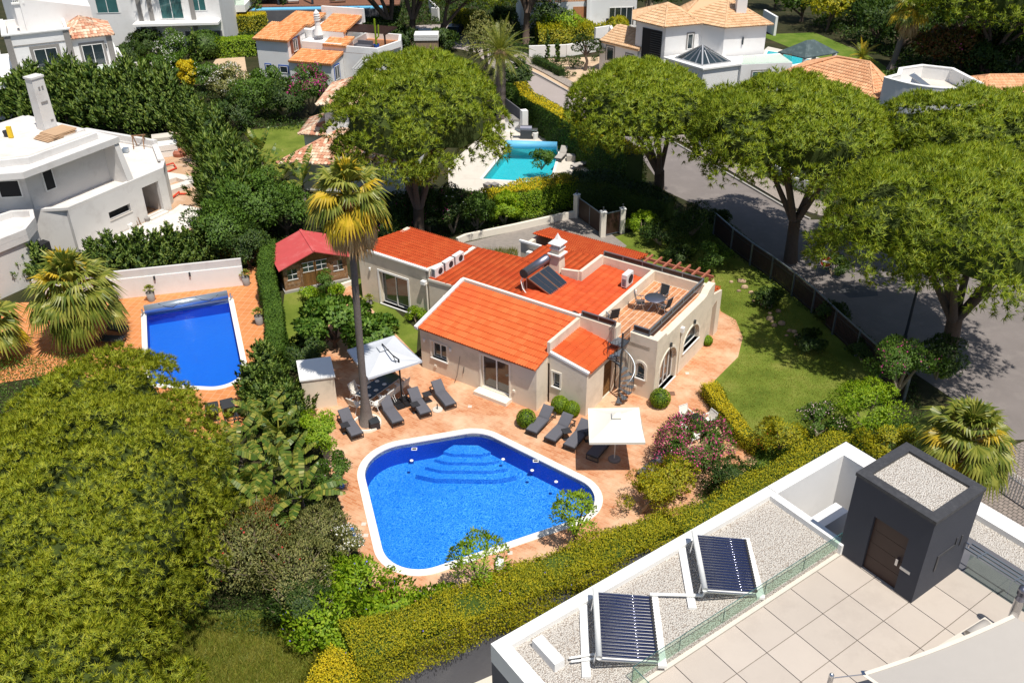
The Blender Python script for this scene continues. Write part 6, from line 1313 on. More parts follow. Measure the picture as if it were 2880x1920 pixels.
# upper storey in a projecting frame
m_ = MB(); m_.wall((-1.2, 1.7), (5.2, 1.7), rect(0, 3.15, 6.4, 6.0), [rect(1.15, 4.1, 1.95, 5.5)], .3); m_.build('wall', MT['raw'], h)
m_ = MB(); m_.wall((-2.6, 3.6), (-1.2, 1.7), rect(0, 3.15, 2.3, 6.0), [rect(.5, 4.2, 1.9, 5.4)], .3); m_.build('wall', MT['raw'], h)
winbox(h, (-1.2, 1.7), (5.2, 1.7), 1.15, 4.1, 1.95, 5.5, 'raw', 'dark', 0, .1); winbox(h, (-2.6, 3.6), (-1.2, 1.7), .5, 4.2, 1.9, 5.4, 'raw', 'dark', 0, .1)
pr(h, 'wall', [(-1.2, 2.05), (5.2, 2.05), (5.2, 9), (-2.6, 9), (-2.6, 3.9)], 3.15, 6.0, 'raw')
pr(h, 'frame_slab', [(-2.1, .35), (5.4, .35), (5.4, 10), (-6, 10), (-5.2, 4.0)], 6.0, 6.42, 'raw')
m_ = MB(); m_.add([(4.95, .45, 6.0), (5.35, .45, 6.0), (5.35, 1.7, 6.0), (4.95, 1.7, 6.0), (5.1, -.35+.4, 3.15), (5.6, .05, 3.15), (5.6, 1.7, 3.15), (4.95, 1.7, 3.15)], [(0, 1, 2, 3), (0, 4, 5, 1), (1, 5, 6, 2), (3, 7, 4, 0), (2, 6, 7, 3)]); m_.build('side_fin', MT['raw'], h)
pr(h, 'roof_slab', [(-.9, 1.2), (4.4, 1.2), (4.4, 9), (-4.5, 9), (-3.6, 3.6)], 6.43, 6.85, 'raw'); pr(h, 'roof_finish', [(-.7, 1.45), (4.2, 1.45), (4.2, 8.8), (-4.3, 8.8), (-3.3, 3.6)], 6.852, 6.9, 'rawtop')
bb(h, 'roof_curb', 2.6, 2.2, 6.9, 4.3, 4.4, 7.0, 'raw')
# left balcony part
pr(h, 'wall', [(-2.6, -.2), (-1.9, .9), (-2.8, 3.3), (-9, 4), (-10, -1), (-4, -1.2)], 0, 2.9, 'raw'); pr(h, 'balcony_slab', [(-2.6, -.35), (-1.8, .9), (-2.8, 3.3), (-9, 4), (-10, -1.1), (-4, -1.35)], 2.905, 3.3, 'raw', [])
sq_ = [(-2.6, -.35), (-1.8, .9), (-2.6, 2.0), (-9, 3), (-10, -1.1), (-4, -1.35)]; pr(h, 'parapet', sq_, 3.31, 3.7, 'raw', [offset(sq_, -.25)])
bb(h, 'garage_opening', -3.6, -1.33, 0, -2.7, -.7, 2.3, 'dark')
ch_ = inv_ = Vector((-31.835, 62.317, 6.9)); e = empty('unfinished_chimney', (ch_.x, ch_.y, 6.9), R(60), 'tall unpainted square chimney with flat cap on the unfinished house', 'chimney')
m_ = MB(); m_.box(-.5, -.42, 0, .5, .42, 3.5, 0, .06); m_.build('shaft', MT['raw'], e); bb(e, 'cap_slab', -.5, -.42, 3.5, .5, .42, 3.62, 'raw'); m_ = MB(); m_.cbox((-.1, -.43, 2.9), (.12, .03, .12)); m_.cbox((.15, -.43, 2.9), (.12, .03, .12)); m_.cbox((.0, -.43, 1.9), (.5, .03, .1)); m_.cbox((.2, -.43, .6), (.2, .03, .1)); m_.build('vent_hole', MT['pot'], e)
# builder's odds and ends
e = empty('plywood_stack', (-30.642, 60.643, 6.95), R(60), 'stack of brown plywood sheets on the unfinished roof by the chimney', 'boards')
for i in range(6): m_ = MB(); m_.X = Matrix.Rotation(R(random.uniform(-6, 6)), 4, 'Z'); m_.box(-1.1+i*.12, -.75, .0+.05*i, 1.0+i*.05, .75, .04+.05*i); m_.build('board', MT['cardboard'], e)
m_ = MB(); m_.box(-.14, -.1, 0, .14, .1, .75); tag(m_.build('yellow_container', MT['yellow']), 'tall yellow container standing on the unfinished flat roof', 'container'); bpy.data.objects['yellow_container'].location = (-33.47, 60.393, 6.95)
m_ = MB(); m_.lathe([(.001, 0), (.2, 0), (.25, .35), (.22, .35), (.001, .3)], 12); o = m_.build('black_bucket', MT['bin']); o.location = (-33.882, 60.733, 6.95); tag(o, 'black bucket beside the yellow container on the roof', 'bucket')
m_ = MB(); m_.lathe([(.001, 0), (.16, 0), (.2, .42), (.17, .42), (.001, .38)], 14); o = m_.build('paint_bucket', MT['wtube']); o.location = (-27.116, 60.705, 0); tag(o, 'white paint bucket standing by the long rendered wall', 'bucket')
m_ = MB(); m_.lathe([(.001, 0), (.16, 0), (.2, .3), (.17, .3), (.001, .26)], 14); o = m_.build('grey_bucket', MT['pot']); o.location = (-26.316, 61.965, 0); tag(o, 'small grey bucket by the garage opening', 'bucket')
m_ = MB(); a_ = Vector((-26.527, 61.254, 0)); m_.bar(a_, a_+Vector((-.55, .5, 1.5)), .04); m_.bar(a_-Vector((.15, .1, 0)), a_+Vector((-.7, .4, 1.3)), .03); tag(m_.build('leaning_tools', MT['wood2']), 'two wooden tool handles leaning on the rendered wall', 'tools')
e = empty('trestle', (-28.403, 68.598, 3.2), 0, 'small timber trestle on the low roof of the unfinished house', 'trestle'); m_ = MB(); m_.bar((-.5, 0, .9), (.5, .3, .9), .08)
for x in (-.4, .4): m_.bar((x, -.25, 0), (x, 0, .88), .06); m_.bar((x, .5, 0), (x, .1, .88), .06)
m_.build('frame', MT['wood'], e)
m_ = MB(); m_.cbox((0, 0, .2), (.7, .5, .4)); m_.cbox((.8, .1, .15), (.4, .4, .3)); m_.lathe([(.001, .3), (.25, .25), (.3, 0)], 10, (.45, -.5, 0)); o = m_.build('tool_bags', MT['silver']); o.location = (-29.95, 67.56, 3.2); tag(o, 'heap of grey tool bags on the unfinished low roof', 'bags')
e = empty('rubble_pile', (-28.175, 77.964, 0), 0, 'pile of orange broken stones beside the cypress hedge', 'rubble')
for i in range(110):
    m_ = MB(); r_ = random.uniform(.15, .42); vs = []
    for k in range(8): vs.append(((1 if k & 1 else -1)*r_*random.uniform(.5, 1), (1 if k & 2 else -1)*r_*random.uniform(.5, 1), (1 if k & 4 else -1)*r_*random.uniform(.4, .8)))
    m_.add(vs, [(0, 2, 3, 1), (4, 5, 7, 6), (0, 1, 5, 4), (2, 6, 7, 3), (0, 4, 6, 2), (1, 3, 7, 5)]); a = random.uniform(0, 2*PI); q = random.random()**.6; o = m_.build('stone', MT['rock'], e); o.location = (math.cos(a)*q*3.0, math.sin(a)*q*2.4, .1+.7*(1-q)); o.rotation_euler = (random.random()*3, random.random()*3, random.random()*3)
e = empty('building_blocks', (-29.098, 75.553, 0), R(20), 'white pallets of building blocks at the end of the unfinished house', 'pallet'); 
for i, (x, y, z) in enumerate(((0, 0, 0), (0, 0, .55), (.2, 1.5, 0), (-.1, 1.6, .7))): m_ = MB(); m_.box(x-.9, y-.6, z+.02, x+.9, y+.6, z+.5); m_.build('block_pallet', MT['wtrim'] if i < 2 else MT['palestone'], e)
m_ = MB(); m_.lathe([(.001, 0), (.5, 0), (.55, .3), (.4, .5), (.001, .45)], 12); o = m_.build('clay_pot', MT['terracotta_paint']); o.location = (-27.969, 75.326, 0); tag(o, 'red brown clay tub among the building rubble', 'tub')
for i, (a, b, c) in enumerate((((975, 365), (1060, 375), (990, 400)), ((1030, 560), (1120, 530), (1060, 540)))):
    A_, B_, C_ = Vector((-28.615, 72.665, 0)), Vector((-27.328, 72.262, 0)), Vector((-27.948, 71.186, 0))
    if i: A_, B_, C_ = Vector((-25.815, 65.892, 0)), Vector((-25.505, 66.85, 0)), Vector((-24.898, 66.835, 0))
    m_ = MB(); m_.tube([A_+Vector((0, 0, .1)), (A_+B_)/2+Vector((.2, .5, .25)), B_+Vector((0, 0, .1)), C_+Vector((0, 0, .1))], .07, 6); tag(m_.build('corrugated_pipe', MT['redpipe']), ['red corrugated pipe coiled on the building site', 'red corrugated pipe lying near the concrete footing'][i], 'pipe')
e = empty('concrete_footing', (-26.994, 68.546, 0), R(28), 'pale concrete footing frame with a square opening on the building site', 'footing'); f_ = [Vector((-27.668, 70.289, 0)), Vector((-24.237, 68.988, 0)), Vector((-26.016, 66.216, 0)), Vector((-26.98, 67.874, 0))]
e.rotation_euler = (0, 0, 0); fo = Vector(e.location); pp = [tuple((x-fo)[:2]) for x in (Vector((-26.515, 66.389, 0)), Vector((-24.285, 69.161, 0)), Vector((-26.189, 70.252, 0)), Vector((-27.835, 70.825, 0)))]; hh = [tuple((Vector(x)-fo)[:2]) for x in ((-26.666, 67.7, 0), (-25.532, 68.918, 0), (-26.515, 69.561, 0), (-27.1, 68.888, 0))]
m_ = MB(); m_.prism(pp, 0, .35, 0, [hh]); m_.build('concrete', MT['rawtop'], e)
sheet('concrete_yard', [(-29.309, 57.025, 0), (-27.809, 59.482, 0), (-25.106, 63.859, 0), (-24.868, 64.927, 0), (-22.595, 63.952, 0), (-22.146, 61.87, 0), (-23.377, 59.929, 0), (-25.575, 57.713, 0), (-28.156, 56.371, 0)], .05, 'rawtop')
# worker
def person(loc, rz, label, pose, shirt='shirt', tr_='trousers'):
    e = empty('person', loc, rz, label, 'person'); J = {'pelvis': (0, 0, .92), 'chest': (0, -.28, 1.25), 'neck': (0, -.45, 1.33), 'hl': (-.1, 0, .9), 'hr': (.1, 0, .9), 'kl': (-.12, -.08, .48), 'kr': (.12, -.02, .48), 'al': (-.12, .02, .06), 'ar': (.13, .05, .06), 'fl': (-.12, -.16, .03), 'fr': (.13, -.14, .03), 'sl': (-.2, -.36, 1.3), 'sr': (.2, -.36, 1.3), 'el': (-.24, -.48, 1.05), 'er': (.24, -.5, 1.05), 'wl': (-.18, -.66, .86), 'wr': (.2, -.66, .85), 'tl': (-.17, -.72, .8), 'tr': (.2, -.72, .79)}
    Rr = {'pelvis': .13, 'chest': .15, 'neck': .055, 'hl': .1, 'hr': .1, 'kl': .065, 'kr': .065, 'al': .045, 'ar': .045, 'fl': .035, 'fr': .035, 'sl': .065, 'sr': .065, 'el': .045, 'er': .045, 'wl': .03, 'wr': .03, 'tl': .025, 'tr': .025}
    names = list(J); E_ = [('pelvis', 'chest'), ('chest', 'neck'), ('pelvis', 'hl'), ('pelvis', 'hr'), ('hl', 'kl'), ('kl', 'al'), ('al', 'fl'), ('hr', 'kr'), ('kr', 'ar'), ('ar', 'fr'), ('chest', 'sl'), ('sl', 'el'), ('el', 'wl'), ('wl', 'tl'), ('chest', 'sr'), ('sr', 'er'), ('er', 'wr'), ('wr', 'tr')]
    me = bpy.data.meshes.new('body'); me.from_pydata([J[k] for k in names], [(names.index(a), names.index(b)) for a, b in E_], []); o = link('body', me, e); sk = o.modifiers.new('skin', 'SKIN'); me.materials.append(MT[shirt]); 
    for i, k in enumerate(names): me.skin_vertices[0].data[i].radius = (Rr[k], Rr[k]); me.skin_vertices[0].data[i].use_root = (k == 'pelvis')
    ss_ = o.modifiers.new('sub', 'SUBSURF'); ss_.levels = ss_.render_levels = 2
    m_ = MB(); m_.lathe([(.001, -.12), (.05, -.11), (.08, -.04), (.09, .03), (.07, .1), (.001, .13)], 14, (0, -.57, 1.36)); m_.build('head', MT['skin'], e, True)
    m_ = MB(); m_.lathe([(.095, .03), (.08, .11), (.001, .145)], 14, (0, -.57, 1.36)); m_.build('hair', MT['bin'], e, True)
    m_ = MB(); m_.tube([(-.1, 0, .92), (-.12, -.08, .48), (-.12, .02, .1)], [.125, .09, .07], 10); m_.tube([(.1, 0, .92), (.12, -.02, .48), (.13, .05, .1)], [.125, .09, .07], 10); m_.lathe([(.2, .0), (.2, .12)], 12, (0, -.02, .85), sc=(1, .8)); m_.build('trousers', MT[tr_], e, True); return e
person((-33.733, 57.545, 3.72), R(-60), 'workman in a white shirt bending over on the balcony at the left edge', 0)
# ---- white house top left
h = H('white_house', (-37.3, 90.3), R(26), 'white house with grey stone corner strips and a mottled tile hip roof, top left')
box_building(h, -14, 0, 0, 12, 0, 3.0, 'white', op={'S': [(11.0, .6, 13.0, 2.2)]}); winbox(h, (-14, 0), (0, 0), 11.0, .6, 13.0, 2.2, 'grey')
bb(h, 'balcony_slab', -14.3, -.6, 2.95, .35, 12, 3.15, 'wtrim'); bb(h, 'parapet', -14.3, -.6, 3.16, -3.3, -.35, 3.5, 'wtrim'); bb(h, 'parapet', .1, .6, 3.16, .35, 6, 3.9, 'white')
bb(h, 'balcony_glass', -3.2, -.5, 3.16, .1, -.47, 3.9, 'glass'); bb(h, 'corner_strip', -.5, -.06, 0, .06, .5, 2.94, 'grey')
box_building(h, -9.4, 2.0, -3.9, 9, 3.16, 7.0, 'white', op={'S': [(2.1, 3.3, 4.1, 5.5)]}); winbox(h, (-9.4, 2.0), (-3.9, 2.0), 2.1, 3.2, 4.1, 5.5, 'grey', bars=1, sw=.3)
for x in (-9.45, -4.4): bb(h, 'corner_strip', x, 1.92, 3.16, x+.55, 2.5, 6.9, 'grey')
bb(h, 'plinth_strip', -8.88, 1.93, 3.16, -7.65, 1.99, 3.7, 'grey'); bb(h, 'plinth_strip', -4.95, 1.93, 3.16, -4.42, 1.99, 3.7, 'grey'); bb(h, 'coping', -9.6, 1.8, 7.0, -3.7, 2.2, 7.12, 'wtrim'); bb(h, 'coping', -9.6, 2.2, 7.0, -9.3, 9, 7.12, 'wtrim'); bb(h, 'roof_terrace', -9.1, 2.3, 6.4, -4.0, 8.9, 6.45, 'rawtop'); bb(h, 'string_course', -8.88, 1.94, 5.95, -4.42, 2.0, 6.03, 'grey')
box_building(h, -3.85, 2.4, -.3, 8, 3.16, 6.0, 'white', op={'S': [(.75, 3.25, 2.65, 5.3)]}); winbox(h, (-3.85, 2.4), (-.3, 2.4), .75, 3.25, 2.65, 5.3, 'grey', sw=.22); bb(h, 'corner_strip', -.75, 2.33, 3.16, -.24, 2.8, 6, 'grey'); bb(h, 'plinth_strip', -3.8, 2.34, 3.16, -3.35, 2.4, 3.8, 'grey')
hip_roof(h, [(-4.1, 2.1), (.05, 2.1), (.05, 8.2), (-4.1, 8.2)], [(-2.6, 4.8), (-2.6, 5.6)], 6.0, 7.3, MT['tilemix'], [(('e', 0), ('e', 1), ('r', 0)), (('e', 1), ('e', 2), ('r', 1), ('r', 0)), (('e', 2), ('e', 3), ('r', 1)), (('e', 3), ('e', 0), ('r', 0), ('r', 1))], .3, .45, nobj=60, seg=4)
for (x, z) in ((-8.4, 4.6), (-4.65+.0, 5.0)): m_ = MB(); m_.cbox((x, 1.93, z), (.1, .1, .4)); m_.build('wall_lamp', MT['iron'], h)
m_ = MB(); m_.cbox((-.9, 2.33, 5.0), (.1, .1, .4)); m_.cbox((-.6, -.06, 1.9), (.1, .1, .4)); m_.build('wall_lamp', MT['iron'], h)
chm = Vector((-46.553, 92.029, 6.45)); e = empty('white_chimney', (chm.x, chm.y, 6.45), R(26), 'white traditional chimney with a slotted top on the top left house', 'chimney'); m_ = MB(); m_.box(-.45, -.4, 0, .45, .4, 2.6, 0, .05); m_.build('shaft', MT['white'], e); bb(e, 'cap_slab', -.55, -.5, 2.6, .55, .5, 2.75, 'wtrim')
for i in range(6): bb(e, 'slot_rib', -.42+i*.155, -.38, 2.75, -.36+i*.155, .38, 3.4, 'wtrim')
bb(e, 'cap_slab', -.5, -.45, 3.4, .5, .45, 3.5, 'wtrim')
m_ = MB(); m_.prism([(-7.4, 5.0), (-1.2, 8.5), (-1.2, 12), (-9, 12)], 6.3, lambda x, y: 9.6-.33*(x+7.4)); m_.build('gable_wall', MT['white'], h)
# pergola part at far left
e = empty('white_pergola', (-53.701, 98.99, 0), R(26), 'white framed pergola with a swing seat at the left edge of the photo', 'pergola'); 
for x in (-2.4, .2): bb(e, 'post', x, -.1, 0, x+.15, .05, 5.4, 'wtrim')
for i in range(12): bb(e, 'rafter', -2.6+i*.24, -.2, 5.4, -2.52+i*.24, 2.5, 5.5, 'wtrim')
bb(e, 'beam', -2.7, -.15, 5.5, .5, 0, 5.65, 'wtrim'); bb(e, 'dark_seat', -1.6, .4, 3.3, -.2, 1.2, 3.9, 'bin')
# ---- grey/white house behind it
h = H('white_house', (-45, 108), R(4), 'white and grey house behind the top left house, with tall windows and a garage gate')
box_building(h, -8, 0, 12.5, 9, 0, 7.5, 'white', op={'S': [(7.0, 4.6, 9.4, 7.2), (13.9, 3.8, 16.4, 7.0), (17.5, 4.6, 19, 6.8)]})
for a_, b_, c_, d_ in ((7.0, 4.6, 9.4, 7.2), (13.9, 3.8, 16.4, 7.0), (17.5, 4.6, 19, 6.8)): winbox(h, (-8, 0), (12.5, 0), a_, b_, c_, d_, 'wtrim', pane='panegreen')
for x in (3.4, 4.6, 9.2): bb(h, 'stone_strip', x, -.08, 0, x+.5, 0, 7.5, 'grey')
bb(h, 'balcony_slab', 3, -1.6, 3.4, 12.4, -.02, 3.65, 'wtrim'); bb(h, 'gate', 8.2, -.1, 0, 12.3, -.03, 2.4, 'greyrender'); bb(h, 'roof_edge', -8.3, -.3, 7.5, 12.8, 9.3, 7.8, 'grey')
e = empty('iron_railing', (-46.554, 114.222, 0), R(2), 'dark iron railing beside the pine trunks at the top left', 'railing'); 
for i in range(28): bb(e, 'bar', i*.2, 0, .1, i*.2+.04, .04, 1.5, 'iron')
bb(e, 'top_bar', 0, 0, 1.5, 5.6, .05, 1.56, 'iron'); e = empty('drive_ramp', (-47.57, 116.356, 0), 0, 'stone paved ramp behind the iron railing', 'ramp'); 
e2 = MB(); e2.prism([(0, 0), (4.8, .2), (4.5, 5.5), (0, 6)], 0, .1); e2.build('paving', MT['kerb'], e)
lowwall('garden_wall', [(-41.662, 100.631, 0), (-37.193, 101.738, 0), (-36.435, 100.042, 0)], 1.0, .3, 'white topped low wall round the sandy courtyard at the top left', 'white')
# ---- modern house with the raised pool, top
h = H('modern_house', (-39.6, 118.5), R(2), 'modern house with glass rooms, timber deck and a raised narrow pool at the top', 'house')
m_ = MB(); m_.box(-.4, -.3, 0, 2.6, 4, 9); sw_ = m_.build('stone_wall', MT['grey'], h)
for k in range(14): bb(h, 'stone_course', -.42, -.34, .2+k*.62, 2.62, -.3, .2+k*.62+.5, 'grey')
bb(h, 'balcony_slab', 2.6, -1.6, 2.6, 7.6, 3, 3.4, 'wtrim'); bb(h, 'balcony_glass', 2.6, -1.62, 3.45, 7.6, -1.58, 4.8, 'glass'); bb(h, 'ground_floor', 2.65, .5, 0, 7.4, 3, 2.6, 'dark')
bb(h, 'upper_room', 2.7, 1.2, 3.42, 6.5, 6, 9, 'pane'); bb(h, 'glass_room', 6.6, 2.5, 3.2, 10.5, 8, 9, 'panegreen')
for i in range(6): bb(h, 'mullion', 6.6+i*.78, 2.42, 3.2, 6.68+i*.78, 2.5, 9, 'wtube')
bb(h, 'deck', 7.6, 1.5, 2.4, 26, 12, 2.55, 'deck'); bb(h, 'pool_wall', 7.6, .0, 0, 24.3, 1.5, 2.35, 'greyrender'); bb(h, 'raised_water', 7.9, .2, 2.36, 24.0, 1.35, 2.46, 'cover')
for x in (10.8, 15.0): bb(h, 'deck_post', x, 2.2, 2.55, x+.25, 2.45, 9, 'iron')
bb(h, 'dark_room', 17, 7, 2.55, 24, 9, 9, 'pane')
for i, (gx, gy) in enumerate(((11.8, 3.6), (13.2, 3.4), (8.9, 4.0), (19, 3.8))):
    q = h.matrix_world if False else None
    o = copy_tree(lw); tag(o, ['pale lounger on the timber deck by the raised pool, left of the pair', 'pale lounger on the timber deck by the raised pool, right of the pair', 'pale lounger in front of the glass room of the modern house', 'pale lounger at the far right of the timber deck'][i], 'sun lounger', 'loungers on the high deck'); o.location = (-39.6+gx, 118.6+gy, 2.55); o.rotation_euler = (0, 0, R(100))
# steps and white wall right of it
lowwall('garden_wall', [(-23.102, 127.535, 0), (-20.543, 123.751, 0)], 1.6, .3, 'curved white wall end beside the modern house garden', 'white')
# ---- orange roofed villa
h = H('villa', (-22.1, 94.5), R(-18), 'white villa with orange tile roofs, blue framed windows and a roof terrace')
box_building(h, -3.6, 0, 0, 3.6, 0, 4.75, 'white', op={'S': [(.75, 1.6, 1.25, 2.2)], 'E': [(1.0, 2.9, 1.9, 4.2)]})
winbox(h, (-3.6, 0), (0, 0), .75, 1.55, 1.3, 2.2, 'blue', bars=0, sw=.1); winbox(h, (0, 0), (0, 3.6), 1.0, 3.35, 1.9, 4.6, 'blue', bars=1, sw=.1)
for y in (.5, 1.95): bb(h, 'shutter', .0, y, 3.3, .08, y+.45, 4.65, 'shutter')
m_ = MB(); m_.prism([(-.02, -.0), (.0, 0), (.0, 3.6), (-.02, 3.6)], 4.6, lambda x, y: 4.8+.16*y); m_.build('gable_wall', MT['white'], h)
def shed_roof(h, p0, u, v, W, L, mt, tw=.24, tl=.42, n=0):
    tiles(h, p0, u, v, W, L, MT[mt], tw, tl, 1, None, n, .06, 2); U_, V_ = Vector(u).normalized(), Vector(v).normalized(); P_ = Vector(p0)-Vector((0, 0, .03)); m_ = MB(); quadbox(m_, [P_, P_+U_*W, P_+U_*W+V_*L, P_+V_*L], .12); m_.build('roof_deck', MT[mt], h)
shed_roof(h, (-3.8, -.3, 4.75), (1, 0, 0), (0, 4, .75), 4.0, 4.1, 'tilevilla')
box_building(h, 0, -.2, 4.7, 2.4, 0, 2.9, 'white', op={'S': []}); winbox(h, (0, -.2), (4.7, -.2), .4, 1.3, 1.3, 2.0, 'blue', bars=0, sw=.12) if False else winbox(h, (-3.6, 0), (0, 0), 2.35, 1.45, 3.25, 2.15, 'blue', bars=0, sw=.12)
shed_roof(h, (0.05, -.45, 2.85), (1, 0, 0), (0, 3, .55), 4.8, 2.9, 'tilevilla'); winbox(h, (4.7, -.2), (4.7, 2.4), .6, 1.0, 1.6, 2.4, 'blue', bars=1, sw=.12)
box_building(h, 0.05, 2.45, 8.6, 8.5, 0, 3.3, 'white'); sq_ = [(4.6, 2.45), (8.6, 2.45), (9.6, 6.0), (8.6, 8.5), (4.6, 8.5)]; pr(h, 'parapet', sq_, 3.3, 3.95, 'white', [offset(sq_, -.25)]); pr(h, 'terrace_floor', sq_, 3.3, 3.34, 'terr')
pr(h, 'wall', [(.1, 2.5), (4.6, 2.5), (4.6, 4.6), (.1, 4.6)], 3.3, 4.1, 'white'); shed_roof(h, (2.6, 2.3, 3.95), (1, 0, 0), (0, 2, .4), 2.6, 2.2, 'tilevilla'); pr(h, 'wall', [(-.5, 4.0), (4.2, 4.0), (4.2, 8.5), (-.5, 8.5)], 3.3, 4.9, 'white'); shed_roof(h, (.9, 4.0, 4.85), (1, 0, 0), (0, 4, .7), 3.4, 4.4, 'tilevilla'); shed_roof(h, (-3.4, 4.6, 5.2), (1, 0, 0), (0, 4, .5), 3.6, 3.6, 'tilevilla')
pr(h, 'back_wall', [(-.4, 8.3), (4.5, 8.3), (4.5, 8.6), (-.4, 8.6)], 4.9, 6.3, 'white')
e = empty('ringed_chimney', tuple((h.matrix_basis if False else (Matrix.Translation((-22.1, 94.5, 0)) @ Matrix.Rotation(R(-18), 4, 'Z'))) @ Vector((1.6, 3.6, 4.6))), R(-18), 'white ringed chimney on the orange roofed villa', 'chimney'); m_ = MB(); m_.lathe([(.5, 0), (.28, .9), (.26, 1.4), (.34, 1.42), (.34, 1.5), (.24, 1.52), (.24, 1.62), (.34, 1.64), (.34, 1.72), (.24, 1.74), (.24, 1.84), (.34, 1.86), (.34, 1.94), (.24, 1.96), (.24, 2.1), (.3, 2.12), (.001, 2.5)], 16); m_.build('chimney', MT['wtrim'], e)
e = empty('timber_pergola', tuple((Matrix.Translation((-22.1, 94.5, 0)) @ Matrix.Rotation(R(-18), 4, 'Z')) @ Vector((4.0, 4.6, 3.3))), R(-18), 'dark timber pergola over the roof terrace of the orange villa', 'pergola')
for i in range(12): bb(e, 'slat', 0, .25*i, 1.55, 4.6, .25*i+.12, 1.65, 'brownpanel')
for x in (.1, 4.4): bb(e, 'post', x, 0, 0, x+.14, .14, 1.55, 'brownpanel'); bb(e, 'beam', x, -.1, 1.42, x+.14, 3.1, 1.54, 'brownpanel')
e = empty('outdoor_sofa', tuple((Matrix.Translation((-22.1, 94.5, 0)) @ Matrix.Rotation(R(-18), 4, 'Z')) @ Vector((5.6, 3.6, 3.34))), R(-18), 'black outdoor sofa on the roof terrace of the orange villa', 'sofa'); bb(e, 'seat', 0, 0, 0, 1.6, .7, .4, 'cushion'); bb(e, 'backrest', 0, .7, 0, 1.6, .9, .8, 'cushion'); bb(e, 'armrest', -.15, 0, 0, 0, .9, .55, 'cushion')
e = empty('tall_cactus', tuple((Matrix.Translation((-22.1, 94.5, 0)) @ Matrix.Rotation(R(-18), 4, 'Z')) @ Vector((7.6, 4.4, 3.34))), 0, 'tall column cactus in a blue pot on the roof terrace of the orange villa', 'cactus'); m_ = MB(); m_.lathe([(.25, 0), (.32, .5), (.26, .5)], 12); m_.build('pot', MT['blue'], e); m_ = MB(); m_.tube([(0, 0, .4), (0, 0, 3.0)], .1, 6); m_.tube([(0, 0, 1.0), (.3, 0, 1.3), (.35, 0, 2.4)], .08, 6); m_.build('stems', MT['leafbright'], e)
m_ = MB(); m_.X = Matrix.Translation((-22.1, 94.5, 0)) @ Matrix.Rotation(R(-18), 4, 'Z')
e = empty('lean_to', tuple((Matrix.Translation((-22.1, 94.5, 0)) @ Matrix.Rotation(R(-18), 4, 'Z')) @ Vector((7.0, -.2, 0))), R(-18), 'lean-to with grey corrugated roof beside the orange villa', 'lean-to')
for i in range(13): m_ = MB(); m_.bar((i*.3, 0, 2.5), (i*.3, 2.6, 3.0), .2, .05); m_.build('roof_sheet', MT['corr'], e)
for x in (0, 3.5): bb(e, 'post', x, 0, 0, x+.12, .12, 2.45, 'wtrim')
# ---- villa with mottled roofs under the pine
h = H('villa', (-14.9, 73.2), R(-4), 'white villa with mottled terracotta hip roofs under the big pine')
box_building(h, 0, 0, 7.5, 5, 0, 5.0, 'white', op={'S': [(2.1, 2.9, 2.75, 4.6)]}); winbox(h, (0, 0), (7.5, 0), 2.1, 2.9, 2.75, 4.7, 'wtrim', bars=0, sw=.08, pane='panebrown')
hip_roof(h, [(-.5, -.5), (8, -.5), (8, 5.5), (-.5, 5.5)], [(2.5, 2.5), (5, 2.5)], 5.05, 6.5, MT['tilemix'], [(('e', 0), ('e', 1), ('r', 1), ('r', 0)), (('e', 1), ('e', 2), ('r', 1)), (('e', 2), ('e', 3), ('r', 0), ('r', 1)), (('e', 3), ('e', 0), ('r', 0))], .26, .42, nobj=80, seg=4)
hip_roof(h, [(-2.4, -6.3), (7.5, -6.8), (7.5, -.02), (.3, -.02)], [(1.6, -1.6), (7.5, -1.6)], 2.4, 3.5, MT['tilemix'], [(('e', 0), ('e', 1), ('r', 1), ('r', 0)), (('e', 3), ('e', 0), ('r', 0))], .26, .42, nobj=220, seg=4)
hip_roof(h, [(-2.5, .3), (-.02, -.1), (-.02, 4.2), (-2.5, 4.2)], [(-.02, 1.5), (-.02, 4.2)], 2.35, 3.2, MT['tilemix'], [(('e', 0), ('e', 1), ('r', 0)), (('e', 3), ('e', 0), ('r', 0), ('r', 1))], .26, .42, nobj=0, seg=4)
pr(h, 'wall', [(-1.8, -5.6), (7.2, -6.2), (7.2, -.1), (0, -.1)], 0, 2.38, 'white'); pr(h, 'wall', [(-2.1, .6), (-.02, .6), (-.02, 4), (-2.1, 4)], 0, 2.3, 'white')
# ---- balcony villa, top centre
h = H('balcony_villa', (3.5, 118), R(4), 'white villa with stone balustrades and a glazed veranda at the top centre')
box_building(h, -2, 0, 6.2, 8, 0, 3.2, 'white'); pr(h, 'terrace_floor', [(-2, 0), (6.2, 0), (6.2, 8), (-2, 8)], 3.2, 3.3, 'terr'); 
for i in range(26): m_ = MB(); m_.lathe([(.05, 0), (.11, .15), (.05, .4), (.05, .6)], 8, (-1.9+i*.31, .1, 3.3)); m_.build('baluster', MT['wtrim'], h)
bb(h, 'hand_rail', -2, 0, 3.9, 6.2, .22, 4.02, 'wtrim'); bb(h, 'pillar', 1.8, -.05, 0, 2.1, .25, 4.2, 'wtrim')
pr(h, 'wall', [(-2, 3), (6, 3), (6, 9), (-2, 9)], 3.3, 6.5, 'white')
box_building(h, 6.3, -.4, 12.2, 7, 0, 3.4, 'white', op={'S': [(2.6, .3, 5.6, 2.5)]}); winbox(h, (6.3, -.4), (12.2, -.4), 2.5, .3, 5.4, 2.5, None, bars=3, pane='pane'); bb(h, 'veranda_opening', 4.4, -.06, .1, 6.1, -.02, 2.6, 'terr'); bb(h, 'pillar', 6.0, -.6, 0, 6.4, -.2, 4.4, 'wtrim')
